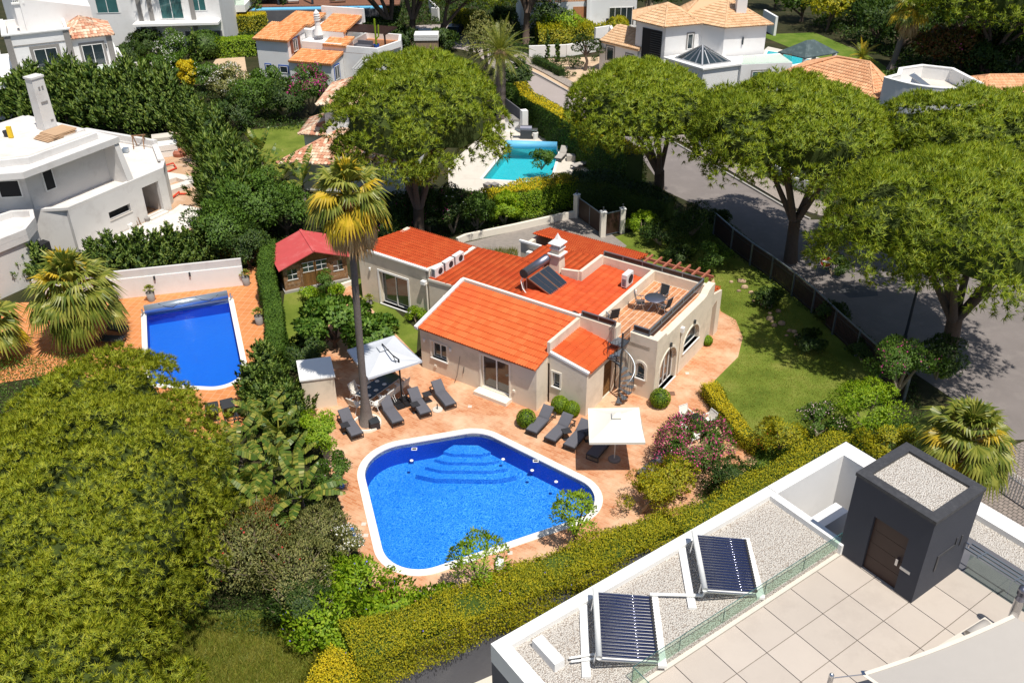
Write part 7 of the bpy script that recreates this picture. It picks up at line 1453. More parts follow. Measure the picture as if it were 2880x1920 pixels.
for i in range(12): m_ = MB(); m_.lathe([(.05, 0), (.11, .15), (.05, .4), (.05, .6)], 8, (6.5+i*.31, -.3, 3.5)); m_.build('baluster', MT['wtrim'], h)
bb(h, 'hand_rail', 6.3, -.42, 4.1, 10.1, -.2, 4.22, 'wtrim'); hip_roof(h, [(7.5, 0), (13, -.8), (13, 7.5), (7.5, 7.5)], [(10, 3)], 4.1, 5.3, MT['tilevilla'], [(('e', 0), ('e', 1), ('r', 0)), (('e', 1), ('e', 2), ('r', 0)), (('e', 3), ('e', 0), ('r', 0))], .3, .45)
sheet('paving', [(9.096, 119.649, 0), (12.898, 122.394, 0), (16.012, 119.374, 0), (13.469, 114.553, 0), (10.288, 114.149, 0)], .012, 'palestone'); e = empty('swimming_pool', (11.663, 114.887, 0), R(-6), 'strip of pale blue pool behind the shrubs at the top centre', 'swimming pool'); bb(e, 'water', -2.2, -.6, .03, 2.8, 1.0, .08, 'cover'); bb(e, 'coping', -2.4, 1.0, 0, 3.0, 1.3, .12, 'palestone')
o = MB(); o.cbox((0, 0, .6), (1.7, 1.0, 1.2)); o = o.build('hot_tub_box', MT['bin']); o.location = (11.939, 118.69, 0); tag(o, 'black square box on the terrace of the balcony villa', 'storage box')
# ---- tan roofed villa
h = H('villa', (0, 0), 0, 'white two-storey villa with tan tiled hip roofs behind the umbrella pines')
main = [(12.9, 96.9), (15.5, 94.1), (19.3, 95.4), (21.2, 93.6), (25.6, 94.7), (24.6, 101), (13.6, 101)]; pr(h, 'wall', main, 0, 5.8, 'white')
wA = [(9.6, 100), (13.1, 96.2), (14, 99), (12, 103)]; pr(h, 'wall', wA, 0, 3.0, 'white'); 
shed_roof(h, (9.45, 99.9, 3.1), (3.8, -4.1, 0), (1.4, 1.6, .75), 5.4, 3.4, 'tiletan')
winbox(h, (9.6, 100), (13.1, 96.2), 1.0, 1.2, 2.0, 2.7, 'grey', bars=0); winbox(h, (9.6, 100), (13.1, 96.2), 3.7, 1.2, 4.6, 2.4, 'grey', bars=0)
m_ = MB(); 
dk_ = window(h, (12.9, 96.9), (15.5, 94.1), .9, 1.5, 3.4, 5.3, bars=0, pane='dark', depth=-.05, sill=False, fw_=.05, name='louvre_screen', frame='iron')
for k in range(16): m_ = MB(); P_ = Vector((12.9, 96.9, 0)); D_ = Vector((2.6, -2.8, 0)).normalized(); n_ = Vector((-D_.y, D_.x, 0))*-1; a_ = P_+D_*2.0-n_*(-.08)+Vector((0, 0, 1.7+k*.22)); m_.bar(a_, a_+D_*1.35, .04, .07); m_.build('louvre_bar', MT['iron'], dk_)
winbox(h, (15.5, 94.1), (19.3, 95.4), 2.5, 3.4, 3.1, 4.9, 'grey', bars=0); m_ = MB(); m_.cbox((23.2, 94.0, 4.4), (.12, .12, .7)); m_.build('wall_lamp', MT['iron'], h)
hip_roof(h, [(12.5, 97.0), (15.3, 93.6), (19.4, 95.0), (18.5, 100.9), (13.0, 101)], [(16.0, 97.4)], 5.85, 7.35, MT['tiletan'], [(('e', 0), ('e', 1), ('r', 0)), (('e', 1), ('e', 2), ('r', 0)), (('e', 2), ('e', 3), ('r', 0)), (('e', 4), ('e', 0), ('r', 0))], .26, .42, nobj=140)
hip_roof(h, [(17.2, 97.0), (21.1, 93.1), (26.1, 94.3), (24.8, 101.4), (17.6, 101.4)], [(19.4, 98.4), (22.2, 98.0)], 5.85, 7.65, MT['tiletan'], [(('e', 0), ('e', 1), ('r', 1), ('r', 0)), (('e', 1), ('e', 2), ('r', 1)), (('e', 2), ('e', 3), ('r', 1)), (('e', 4), ('e', 0), ('r', 0))], .26, .42, nobj=160)
low = [(15.6, 93.4), (18.6, 89.4), (22.4, 90.9), (21.3, 93.5), (19.3, 95.2)]; pr(h, 'wall', low, 0, 2.9, 'white'); pr(h, 'flat_roof', offset(low, .2), 2.9, 3.05, 'wtrim')
ap = Vector((18.9, 92.3, 4.45)); bs = [Vector((16.4, 92.9, 3.1)), Vector((18.6, 90.1, 3.1)), Vector((21.6, 91.3, 3.1)), Vector((19.4, 94.2, 3.1))]; sk = MB()
for i in range(4): sk.add([bs[i], bs[(i+1) % 4], ap], [(0, 1, 2)])
so_ = sk.build('glass_pyramid', MT['pane'], h); m_ = MB()
for i in range(4):
    m_.bar(bs[i], ap, .14); m_.bar(bs[i], bs[(i+1) % 4], .16)
    for k in (.25, .5, .75): a_ = bs[i].lerp(bs[(i+1) % 4], k); m_.bar(a_, a_.lerp(ap, 1-abs(2*k-1)*.5-.02 if k != .5 else 1), .09)
m_.build('pyramid_bar', MT['alu'], so_)
lw2 = [(22.4, 90.9), (26.5, 91.4), (26.5, 94.5), (21.3, 93.5)]; lw2 = [(22.5, 90.6), (27.6, 91.2), (27.2, 94.6), (21.4, 93.4)]; pr(h, 'wall', lw2, 0, 3.0, 'white'); winbox(h, lw2[0], lw2[1], 1.2, .9, 2.9, 2.3, 'grey', bars=1, pane='panegreen'); m_ = MB(); m_.wall(lw2[0], lw2[1], rect(.05, 3.05, 5, 3.85), [], .03); m_.build('balcony_glass', MT['glass'], h)
bb(h, 'chimney', 22.6, 95.6, 6.0, 23.6, 96.4, 8.9, 'white'); bb(h, 'chimney_cap', 22.5, 95.5, 8.9, 23.7, 96.5, 9.0, 'wtrim')
lowwall('garden_wall', [(2.202, 105.099, 0), (6.365, 105.496, 0), (9.959, 107.596, 0)], 1.3, .3, 'white garden wall beside the sandy cactus garden', 'white'); lowwall('garden_wall', [(9.711, 107.605, 0), (11.552, 108.683, 0), (11.634, 104.404, 0)], 2.6, .3, 'taller white wall end joining the tan roofed villa', 'white')
lowwall('garden_wall', [(31.248, 117.649, 0), (31.822, 113.85, 0)], 2.2, .3, 'tall white garden wall behind the gazebo lawn', 'white')
sheet('paving', [(26.648, 102.986, 0), (29.852, 108.881, 0), (34.603, 103.593, 0), (31.997, 98.556, 0), (27.229, 97.903, 0), (24.247, 94.856, 0)], .012, 'palestone')
pe, _ = pool('swimming_pool', [(27.316, 101.227, 0)[:2], (30.013, 100.708, 0)[:2], (33.343, 102.532, 0)[:2], (30.886, 105.537, 0)[:2], (29.343, 106.753, 0)[:2]], .3, .6, 'green tiled pool partly under the gazebo, top right', 'turq', 'water', zt=.09, wl=.05)
sheet('water', [(27.316, 101.227, 0)[:2], (30.013, 100.708, 0)[:2], (33.343, 102.532, 0)[:2], (30.886, 105.537, 0)[:2], (29.343, 106.753, 0)[:2]], .035, 'turq', parent=pe)
e = empty('gazebo', (30.4, 96.2, 0), 0, 'gazebo with a dark slate roof on white columns by the green pool', 'gazebo'); rc = [(-2.9, .1), (-.8, -2.3), (3.2, -.3), (1.5, 1.7)]; rd = [(-.2, -.1), (.6, .1)]; m_ = MB(); zz = 2.7
E4 = [Vector((x, y, zz)) for x, y in rc]; R2 = [Vector((x, y, 3.9)) for x, y in rd]; m_.add(E4+R2, [(0, 1, 4), (1, 2, 5, 4), (2, 3, 5), (3, 0, 4, 5)]); m_.add([v-Vector((0, 0, .1)) for v in E4]+E4, [(0, 4, 5, 1), (1, 5, 6, 2), (2, 6, 7, 3), (3, 7, 4, 0)]); m_.build('slate_roof', MT['slate'], e)
for x, y in rc: m_ = MB(); k_ = .88; m_.box(x*k_-.18, y*k_-.18, 0, x*k_+.18, y*k_+.18, 2.62); m_.build('column', MT['white'], e)
# ---- round house
h = H('round_house', (0, 0), 0, 'white house with a curved drum roof terrace between tan and salmon tiled roofs')
wl_ = [(25.9, 87), (31.6, 79.8), (33.0, 80.3), (34.4, 85), (29, 90)]; pr(h, 'wall', wl_, 0, 3.1, 'white')
hip_roof(h, [(25.2, 86.9), (31.5, 79.0), (33.3, 79.7), (34.6, 85.2), (29, 91)], [(30.2, 86.6), (32.6, 84.6)], 3.15, 4.75, MT['tilesalmon'], [(('e', 0), ('e', 1), ('r', 1), ('r', 0)), (('e', 1), ('e', 2), ('r', 1)), (('e', 2), ('e', 3), ('r', 1)), (('e', 4), ('e', 0), ('r', 0))], .26, .42, nobj=150)
fr_ = [(31.9+(38.1-31.9)*t-1.0*math.sin(PI*t)*.55, 79.0+(75.5-79.0)*t-1.9*math.sin(PI*t)*.55) for t in [i/12 for i in range(13)]]
drum = fr_+[(39.0, 76.0), (39.5, 77.0), (38.9, 81.6), (36.6, 82.8), (34.2, 81.8), (33.4, 80.0)]; pr(h, 'drum_wall', drum, 0, 4.98, 'white', [offset(drum, -.3)]); pr(h, 'drum_floor', offset(drum, -.3), 3.6, 3.9, 'palestone'); pr(h, 'drum_coping', offset(drum, .03), 4.98, 5.05, 'wtrim', [offset(drum, -.33)])
m_ = MB(); m_.add([(34.6, 79.9, 3.95), (35.7, 79.1, 3.95), (35.6, 79.0, 3.92), (34.9, 80.2, 5.1)], [(0, 1, 3)]); m_.bar((34.6, 79.9, 5.0), (36.2, 78.2, 3.95), .9, .05); m_.build('tilted_panel', MT['alu'], h)
pr(h, 'wall', [(38.2, 77.8), (38.6, 76.0), (52, 75.8), (52, 84), (39.5, 84)], 0, 3.0, 'white'); winbox(h, (38.6, 76.0), (52, 75.8), 3.0, 1.4, 4.6, 2.6, 'grey')
hip_roof(h, [(37.9, 77.9), (38.3, 75.5), (53, 75.3), (53, 84.5), (39.5, 84.5)], [(41.6, 80.4), (50, 80.4)], 3.1, 4.7, MT['tilesalmon'], [(('e', 0), ('e', 1), ('r', 0)), (('e', 1), ('e', 2), ('r', 1), ('r', 0)), (('e', 4), ('e', 0), ('r', 0))], .26, .42, nobj=150)
m_ = MB(); m_.wall(fr_[2], fr_[4], rect(.1, 1.4, 1.5, 2.2), [], -.06); m_.build('window', MT['pane'], h)
# ---- turquoise pool surroundings
a, b = Vector((-0.396, 76.156, 0.45)), Vector((3.985, 75.638, 0.45)); e = empty('pool_cover_roll', (a.x, a.y, 0), 0, 'pale blue pool cover rolled at the far end of the turquoise pool', 'pool cover'); d = b-a; d.z = 0
m_ = MB(); m_.tube([(0, 0, .45), (d.x, d.y, .45)], .34, 18); m_.build('rolled_cover', MT['cover'], e, True); m_ = MB(); 
for q in (Vector((0, 0, 0)), Vector((d.x, d.y, 0))): m_.bar(q+Vector((0, -.3, .02)), q+Vector((0, .3, .02)), .08); m_.bar(q, q+Vector((0, 0, .45)), .06)
m_.build('end_stand', MT['alu'], e)
bq = Vector((1.414, 78.863, 0)); e = empty('barbecue', bq, R(-5), 'stainless gas barbecue with side shelves behind the turquoise pool', 'barbecue'); bb(e, 'cabinet', -.5, -.3, .0, .5, .3, .8, 'iron'); bb(e, 'side_shelf', -1.0, -.28, .78, -.51, .28, .83, 'alu'); bb(e, 'side_shelf', .51, -.28, .78, 1.0, .28, .83, 'alu'); m_ = MB(); m_.X = Matrix.Translation((0, 0, .85)) @ Matrix.Rotation(R(90), 4, 'Y') @ Matrix.Translation((0, 0, -.5)); m_.lathe([(.001, 0), (.3, 0), (.3, 1.0), (.001, 1.0)], 16); m_.build('hood', MT['tankmetal'], e)
for i, (gx, gy) in enumerate(((215, 1275), )): m_ = MB(); m_.lathe([(.001, 0), (.2, 0), (.26, .6), (.001, .6)], 12); o = m_.build('white_bin', MT['wtube']); o.location = (2.22, 78.562, 0); tag(o, 'small white bin beside the gas barbecue', 'bin')
e = empty('masonry_barbecue', (0.38, 81.477, 0), 0, 'white masonry counter behind the turquoise pool', 'counter'); bb(e, 'counter', -.8, -.5, 0, .6, .9, .9, 'white'); m_ = MB(); m_.box(-.85, -.55, .9, .65, .95, .98); m_.build('counter_top', MT['grey'], e)
o = MB(); o.cbox((0, 0, .25), (.7, .6, .5)); o = o.build('wicker_table', MT['sail']); o.location = (5.015, 73.359, 0); tag(o, 'taupe cube table beside the loungers at the turquoise pool', 'side table')
e = empty('street_gate', (0.523, 87.081, 0), R(60), 'grey metal sliding gate between white piers near the date palm', 'gate'); bb(e, 'gate_leaf', 0, 0, .1, 4.5, .1, 1.9, 'greyrender'); bb(e, 'pier', -.6, -.2, 0, -.05, .35, 2.1, 'white'); e.location = (1.2, 80.5, 0); e.rotation_euler = (0, 0, R(112))
for i, g_ in enumerate(((-1.756, 67.205, 0), (-1.251, 67.193, 0))): m_ = MB(); m_.lathe([(.001, 0), (.28, 0), (.38, .55), (.33, .55), (.001, .5)], 4); o = m_.build('square_pot', MT['pot']); o.location = g_; tag(o, ['grey square planter at the hedge corner, left one', 'grey square planter at the hedge corner, right one'][i], 'planter', 'grey planters by the turquoise pool')
# kerbside wall with railing right of the road
rp = [(15.707, 77.912, 0), (17.123, 73.917, 0), (34.799, 129.593, 0) if False else (20.91, 69.995, 0), (21.933, 67.274, 0), (23.139, 66.171, 0)]
e = empty('railing_wall', rp[0], 0, 'low white wall with dark vertical railings across the street', 'fence'); o_ = Vector(rp[0])
for a_, b_ in zip(rp, rp[1:]):
    a_, b_ = Vector(a_)-o_, Vector(b_)-o_; m_ = MB(); m_.bar(a_+Vector((0, 0, .4)), b_+Vector((0, 0, .4)), .25, .8); m_.build('wall_section', MT['white'], e); m_ = MB(); m_.bar(a_+Vector((0, 0, 1.7)), b_+Vector((0, 0, 1.7)), .05); m_.bar(a_+Vector((0, 0, .95)), b_+Vector((0, 0, .95)), .05); m_.build('rail', MT['iron'], e); n_ = int((b_-a_).length/.18)
    for k in range(n_): q = a_.lerp(b_, k/n_); m_ = MB(); m_.bar(q+Vector((0, 0, .9)), q+Vector((0, 0, 1.7)), .03); m_.build('railing_bar', MT['iron'], e)
# parked cars in the shade
def car(g, rz, label, mat):
    e = empty('parked_car', g, rz, label, 'car', 'cars parked in the side street'); m_ = MB()
    prof = [(-2.1, .3), (-2.15, .7), (-1.95, .95), (-1.3, 1.0), (-.85, 1.42), (.7, 1.45), (1.35, 1.02), (2.0, .92), (2.15, .6), (2.1, .3)]
    vs = [(x, -.85 if z < 1.05 else -.68, z) for x, z in prof]+[(x, .85 if z < 1.05 else .68, z) for x, z in prof]; n_ = len(prof); m_.add(vs, [(i, i+1, i+1+n_, i+n_) for i in range(n_-1)]+[tuple(range(n_))[::-1], tuple(range(n_, 2*n_))]+[(n_-1, 0, n_, 2*n_-1)]); m_.build('body', mat, e)
    m_ = MB(); m_.add([(-1.28, -.62, 1.03), (-.88, -.6, 1.4), (-.88, .6, 1.4), (-1.28, .62, 1.03), (1.33, -.62, 1.05), (.74, -.6, 1.43), (.74, .6, 1.43), (1.33, .62, 1.05)], [(0, 1, 2, 3), (4, 7, 6, 5)]); m_.add([(-1.1, -.80, 1.03), (1.2, -.80, 1.03), (.65, -.70, 1.38), (-.8, -.70, 1.38)], [(0, 1, 2, 3)]); m_.build('window', MT['pane'], e)
    for x in (-1.3, 1.3):
        for y in (-.8, .8): m_ = MB(); m_.X = Matrix.Translation((x, y-.1, .32)) @ Matrix.Rotation(R(-90), 4, 'X'); m_.lathe([(.001, 0), (.32, 0), (.32, .2), (.001, .2)], 16); m_.build('wheel', MT['bin'], e)
car((-6.498, 114.527, 0), R(80), 'dark blue car parked in the shade by the leaning pine', simple('car_paint', (.02, .03, .06), .25, .5)); car((-9.878, 112.337, 0), R(10), 'dark car half hidden behind the pine trunks on the side street', simple('car_paint2', (.03, .03, .035), .25, .5))
lowwall('street_wall', [(-10.473, 128.274, 0), (-8.969, 122.688, 0), (-9.848, 123.317, 0)], 1.6, .3, 'white wall corner between the pines at the top', 'white'); lowwall('street_wall', [(-7.179, 120.295, 0), (-5.273, 116.88, 0)], .9, .25, 'grey sloping wall along the side street', 'kerb')
e = empty('brick_chimney', (-9.039, 104.238, 0), 0, 'brick chimney with a white louvred top behind the pine crown', 'chimney'); bb(e, 'shaft', -1.2, -.8, 0, 1.2, .8, 2.4, 'rock'); 
for k in range(4): bb(e, 'louvre', -1.3, -.9, 2.42+k*.16, 1.3, .9, 2.53+k*.16, 'wtrim')
shed_roof(H('tiled_outbuilding', (-6.2, 84.5), R(-30), 'low building with a mottled tile roof behind the big pine crown', 'outbuilding'), (-2.5, -1.5, 2.4), (1, 0, 0), (0, 2, .5), 5, 3, 'tilemix', .26, .42, 60)

# ================================================================== trees
def seed(k):
    global RNG; RNG = np.random.default_rng(k); random.seed(k)
seed(11)
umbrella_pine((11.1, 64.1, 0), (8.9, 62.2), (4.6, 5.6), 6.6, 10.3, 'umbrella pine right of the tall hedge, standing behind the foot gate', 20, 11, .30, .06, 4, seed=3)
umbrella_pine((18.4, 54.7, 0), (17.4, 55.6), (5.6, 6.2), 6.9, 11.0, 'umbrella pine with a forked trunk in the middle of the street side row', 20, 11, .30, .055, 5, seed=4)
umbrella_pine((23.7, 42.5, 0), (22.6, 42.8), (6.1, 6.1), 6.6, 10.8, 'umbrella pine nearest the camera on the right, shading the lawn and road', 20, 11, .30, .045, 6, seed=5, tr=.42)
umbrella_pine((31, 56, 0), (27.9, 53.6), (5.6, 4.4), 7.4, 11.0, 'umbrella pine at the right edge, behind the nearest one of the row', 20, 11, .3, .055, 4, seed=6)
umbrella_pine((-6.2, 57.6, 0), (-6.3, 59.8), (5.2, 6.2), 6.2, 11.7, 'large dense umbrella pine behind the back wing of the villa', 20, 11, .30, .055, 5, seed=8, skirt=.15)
seed(21)
e_ = umbrella_pine((-16, 26, 0), (-16.6, 26.6), (5.2, 8.6), 2.0, 7.4, 'big bushy pine filling the lower left foreground', 22, 18, .20, .03, 6, 'pineN', .3, .72, None, 9, .25)
e_ = umbrella_pine((-14.8, 19.5, 0), (-14.6, 18.2), (4.6, 4.2), 1.0, 6.2, 'second bushy pine crown at the bottom left corner of the photo', 22, 18, .20, .03, 4, 'pineN', .25, .72, None, 10, .25)
seed(31)
def tallpine(base, ctr, r, h0, h1, lab, nt=1300, sd=1, f=4): umbrella_pine(base, ctr, r, h0, h1, lab, 16, 8, .42, .10, f, 'pine', .38, 1.0, 'stone pines at the top of the photo', sd, .3)
b = (-46.453, 113.196, 0); tallpine(b, (b[0]+.5, b[1]+2), (5.2, 4), 7.6, 11, 'stone pine with bare spreading limbs beside the top left house', 1000, 31, 6)
b = (-41.857, 111.028, 0); tallpine(b, (b[0]+2.5, b[1]+1), (5, 4), 6.8, 10.5, 'stone pine with a dense trunk left of the modern house', 1200, 32, 5)
b = (-13.581, 111.971, 0); tallpine(b, (b[0]-2.2, b[1]+1), (6, 4), 6.0, 10.5, 'stone pine with pale forked limbs at the top centre, left of the pair', 1300, 33, 6)
b = (-11.344, 111.387, 0); tallpine(b, (b[0]+1.2, b[1]+1), (4.6, 4), 6.8, 10.8, 'stone pine with pale forked limbs at the top centre, right of the pair', 1100, 34, 6)
b = (-8.038, 111.765, 0); tallpine(b, (b[0]+3.6, b[1]), (5, 4), 5.2, 9.0, 'leaning stone pine beside the parked blue car', 1300, 35, 3)
b = (1.998, 111.391, 0); tallpine(b, (b[0]+1, b[1]+2), (6, 4), 8.2, 12, 'dark branched pine in front of the balcony villa', 900, 36, 7)
b = (49.541, 96.754, 0); tallpine(b, (b[0]+1.5, b[1]-1), (9, 5), 6.0, 11.0, 'big dark pine at the top right corner', 2600, 37, 5)
seed(41)
# palms
fan_palm((-7.29, 37.35, 0), 12.1, 'tall fan palm with yellow and dead brown fronds rising beside the parasol', 44, 1.15, 1.1, (.3, .0), .25, .15, ymix=.35, ndead=60, skirt=1.0, group='fan palms', segs=16)
m_ = MB(); m_.lathe([(.62, 0), (.62, .12), (.72, .12), (.74, 0)], 26); o = m_.build('palm_ring_kerb', MT['creamtrim']); o.location = (-7.29, 37.35, .012); tag(o, 'round stone kerb ring round the foot of the tall palm', 'kerb ring')
fan_palm((-24.4, 45.6, 0), 3.0, 'broad fan palm with drooping green fronds left of the left pool', 50, 1.6, 1.6, (0, 0), .3, .25, ymix=.12, ndead=14, skirt=.8, group='fan palms', segs=18)
fan_palm((19.3, 31.3, 0), 3.3, 'fan palm with dry flower stalks behind the dark tower', 54, 1.15, 1.3, (0, 0), .3, .25, ymix=.1, ndead=24, skirt=1.0, group='fan palms', stalks=9, segs=16)
feather_palm((-.8, 84.4, 0), 5.9, 'date palm with arching feather fronds and a rough trunk by the side street', 60, 3.4, .42)
fan_palm((40.657, 99.085, 0), 6.2, 'tall palm with pale fronds and a dead skirt behind the round house', 46, 1.3, 1.4, (.9, .0), .4, .3, ymix=.3, ndead=22, skirt=1.0, group='fan palms', segs=12)
feather_palm((37.93, 100.86, 0), .8, 'low feathery palm on the lawn behind the salmon roof', 30, 2.2, .2, 'palm', boots=False, himix=.4)
feather_palm((-28.701, 82.308, 0), 1.2, 'small yellow green palm in the cypress hedge', 22, 1.7, .12, 'palmy', boots=False, el0=70, el1=-10)
for i, g_ in enumerate(((-18.819, 68.234, 0), (-17.186, 66.05, 0), (-15.532, 65.183, 0), (-20.181, 71.748, 0))):
    banana((g_[0], g_[1], 0), 1.6, ['banana plant left of the mottled roof villa, nearest the cypresses', 'banana plant left of the mottled roof villa, middle one', 'banana plant left of the mottled roof villa, by its wall', 'banana plant on the lawn edge of the mottled roof villa'][i], 9, 2.0, .6, 'banana plants by the mottled roof villa')
BL = [(-12.72, 33.85, 'banana plant farthest of the clump, beside the left pool terrace'), (-11.97, 35.85, 'banana plant upright one rising beside the black mesh loungers'), (-10.79, 34.15, 'banana plant behind the barbecue shelter'), (-11.73, 31.38, 'banana plant with broad torn leaves over the small lawn'), (-10.88, 32.26, 'banana plant in the centre of the clump'), (-9.76, 31.50, 'banana plant near the pool paving'), (-12.24, 29.70, 'banana plant leftmost, over the small lawn'), (-10.59, 29.68, 'banana plant low in the clump above the wiry shrub'), (-8.99, 29.93, 'banana plant nearest the pool, with yellowing leaves'), ]
for i, (x, y, t) in enumerate(BL): banana((x, y, 0), 1.3+.25*(i % 3), t, 11, 1.35, .52, 'banana plants left of the pool')
seed(51)
# ------------------------------------------------------------------ hedges
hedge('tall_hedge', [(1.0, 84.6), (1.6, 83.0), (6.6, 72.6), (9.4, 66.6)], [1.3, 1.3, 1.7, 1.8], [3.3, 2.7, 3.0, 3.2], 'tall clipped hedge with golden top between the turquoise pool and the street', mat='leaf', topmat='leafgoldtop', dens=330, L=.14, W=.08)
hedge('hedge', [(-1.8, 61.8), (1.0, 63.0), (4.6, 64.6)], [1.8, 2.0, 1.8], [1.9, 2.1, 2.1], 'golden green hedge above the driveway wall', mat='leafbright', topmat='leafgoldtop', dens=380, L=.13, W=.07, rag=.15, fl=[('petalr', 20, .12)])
hedge('hedge', [(4.6, 64.8), (7.4, 64.2), (11.4, 61.4)], [2.2, 2.2, 1.4], [2.2, 2.2, 1.6], 'dark shaded hedge between the gates and the pine trunk', mat='leafdark', dens=330, L=.13, W=.07, rag=.15)
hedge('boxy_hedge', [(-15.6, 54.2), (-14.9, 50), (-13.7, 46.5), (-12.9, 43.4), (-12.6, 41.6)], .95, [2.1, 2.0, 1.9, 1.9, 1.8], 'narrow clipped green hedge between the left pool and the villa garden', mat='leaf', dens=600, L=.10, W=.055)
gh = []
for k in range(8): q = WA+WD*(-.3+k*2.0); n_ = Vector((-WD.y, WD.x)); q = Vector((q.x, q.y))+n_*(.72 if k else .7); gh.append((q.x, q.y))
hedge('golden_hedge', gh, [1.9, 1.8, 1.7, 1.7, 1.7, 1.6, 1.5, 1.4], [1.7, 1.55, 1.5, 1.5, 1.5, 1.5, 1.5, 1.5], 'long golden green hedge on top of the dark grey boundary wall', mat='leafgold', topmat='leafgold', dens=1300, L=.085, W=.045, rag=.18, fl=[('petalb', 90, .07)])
hedge('golden_hedge', [(9.2, 34.6) if False else (10.163, 39.668, 0)[:2], (10.544, 37.574, 0)[:2], (11.039, 35.796, 0)[:2], (11.718, 34.614, 0)[:2]], .8, [.7, .75, .75, .7], 'low golden hedge between the brick path and the lawn', mat='leafgold', topmat='leafgoldtop', dens=900, L=.08, W=.045, rag=.12)
gb = [(6.732, 28.039, 1.4), (8.756, 29.311, 1.4), (10.966, 30.943, 1.4), (13.061, 32.392, 1.4), (15.089, 33.936, 1.4)]
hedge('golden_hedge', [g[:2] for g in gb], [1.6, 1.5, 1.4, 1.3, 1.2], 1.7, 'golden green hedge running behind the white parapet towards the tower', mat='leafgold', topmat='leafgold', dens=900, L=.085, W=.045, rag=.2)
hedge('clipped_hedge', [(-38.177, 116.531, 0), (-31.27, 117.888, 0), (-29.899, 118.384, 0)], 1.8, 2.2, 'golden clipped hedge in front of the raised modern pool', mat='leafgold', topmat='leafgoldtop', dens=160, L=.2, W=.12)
hedge('clipped_hedge', [(-32.982, 106.897, 0), (-28.935, 107.682, 0), (-27.637, 108.578, 0)], 1.9, 1.9, 'second lower clipped green hedge in front of the golden one', mat='leafbright', dens=160, L=.2, W=.12)
hedge('clipped_hedge', [(-41.79, 112.016, 0), (-36.824, 110.843, 0)], 2.6, 2.4, 'rounded golden green hedge beside the iron railing', mat='leafgold', dens=150, L=.2, W=.12)
hedge('street_hedge', [(-17.071, 112.101, 0), (-13.425, 112.979, 0)], 3, 2.6, 'dark street hedge under the top centre pines', mat='leafdark', dens=130, L=.22, W=.12); hedge('street_hedge', [(-17.303, 124.823, 0), (-15.965, 122.971, 0)], 1.6, 1.4, 'short golden hedge at the bend of the side street', mat='leafgoldtop', dens=130, L=.22, W=.12)
hedge('street_hedge', [(-6.392, 118.019, 0), (-3.642, 115.74, 0)], 2.2, 2.4, 'golden hedge beside the side street by the date palm', mat='leafgold', dens=140, L=.22, W=.12)
hedge('garden_hedge', [(3.363, 109.856, 0), (6.926, 110.215, 0), (10.973, 110.066, 0)], 2.6, 2.2, 'ragged golden green hedge behind the cactus garden wall', mat='leafgold', dens=170, L=.22, W=.12, rag=.35)
hedge('low_hedge', [(2.793, 102.507, 0), (4.141, 100.33, 0), (5.515, 97.425, 0)], .8, .8, 'low dark hedge between the pavement and the cactus garden', mat='leafdark', dens=260, L=.14, W=.07, rag=.2)
# conifer rows
seed(61)
row = []
for i in range(15): u = i/14; x, y = 10+1640*u, 1120+150*u; row.append((x, y))
CR = [(-47.19, 84.354, 0), (-45.788, 84.159, 0), (-44.544, 83.97, 0), (-43.341, 83.63, 0), (-42.095, 83.291, 0), (-40.635, 82.649, 0), (-39.511, 82.32, 0), (-38.237, 81.841, 0), (-36.877, 81.363, 0), (-35.68, 81.04, 0), (-34.491, 80.718, 0), (-33.359, 80.542, 0), (-32.231, 80.368, 0), (-31.152, 80.338, 0), (-30.172, 80.31, 0)]
OC = lambda i, n: ('leftmost' if i == 0 else 'rightmost' if i == n-1 else 'number %d from the left' % (i+1))
for i, g_ in enumerate(CR): conifer((g_[0]+random.uniform(-.3, .3), g_[1]+1.2, 0), [3.6, 4.0, 4.8, 5.6, 4.4, 6.0, 6.6, 5.8, 6.2, 5.6, 6.0, 7.0, 6.4, 5.8, 6.2][i], random.uniform(1.5, 1.9), 'dark cypress of the tall row, '+['leftmost, by the white pergola', 'second from the left edge', 'just left of the unpainted chimney', 'straight behind the unpainted chimney', 'just right of the unpainted chimney', 'below the big grey framed window', 'under the corner of the white house', 'below the tiled hip roof', 'below the second framed window', 'under the balcony glass', 'below the balcony corner', 'at the right corner of the white house', 'in front of the sandy courtyard', 'below the right end of the courtyard wall', 'rightmost, beside the yellow palm'][i], 2000, .5, .13, group='cypress row behind the unfinished house')
C2 = [(-26.921, 76.647, 0), (-25.18, 73.827, 0), (-23.48, 71.076, 0), (-22.246, 68.318, 0), (-22.034, 64.929, 0), (-20.717, 64.898, 0), (-20.729, 61.773, 0), (-19.236, 62.117, 0), (-17.871, 60.964, 0), (-19.609, 59.202, 0), (-17.996, 58.816, 0)]
for i, g_ in enumerate(C2): conifer((g_[0], g_[1], 0), random.uniform(5.2, 6.6), random.uniform(1.5, 2.0), 'feathery cypress right of the building site, '+['topmost, by the yellow palm', 'second from the top', 'third from the top beside the rubble', 'above the small lawn corner', 'beside the red pipe', 'next to the banana plants, upper one', 'beside the concrete footing', 'next to the banana plants, lower one', 'at the lower right by the dark tree', 'at the concrete yard edge', 'lowest, above the pinkish wall corner'][i], 2600, .45, .10, group='cypresses right of the building site')
YC = [(-32.482, 52.427, 0), (-31.352, 52.697, 0), (-30.137, 52.79, 0), (-26.84, 53.679, 0), (-25.874, 53.902, 0), (-24.909, 54.065, 0), (-23.94, 54.229, 0), (-22.947, 54.332, 0), (-22.027, 54.498, 0), (-21.103, 54.666, 0), (-20.192, 54.897, 0), (-19.276, 55.129, 0), (-18.353, 55.363, 0)]
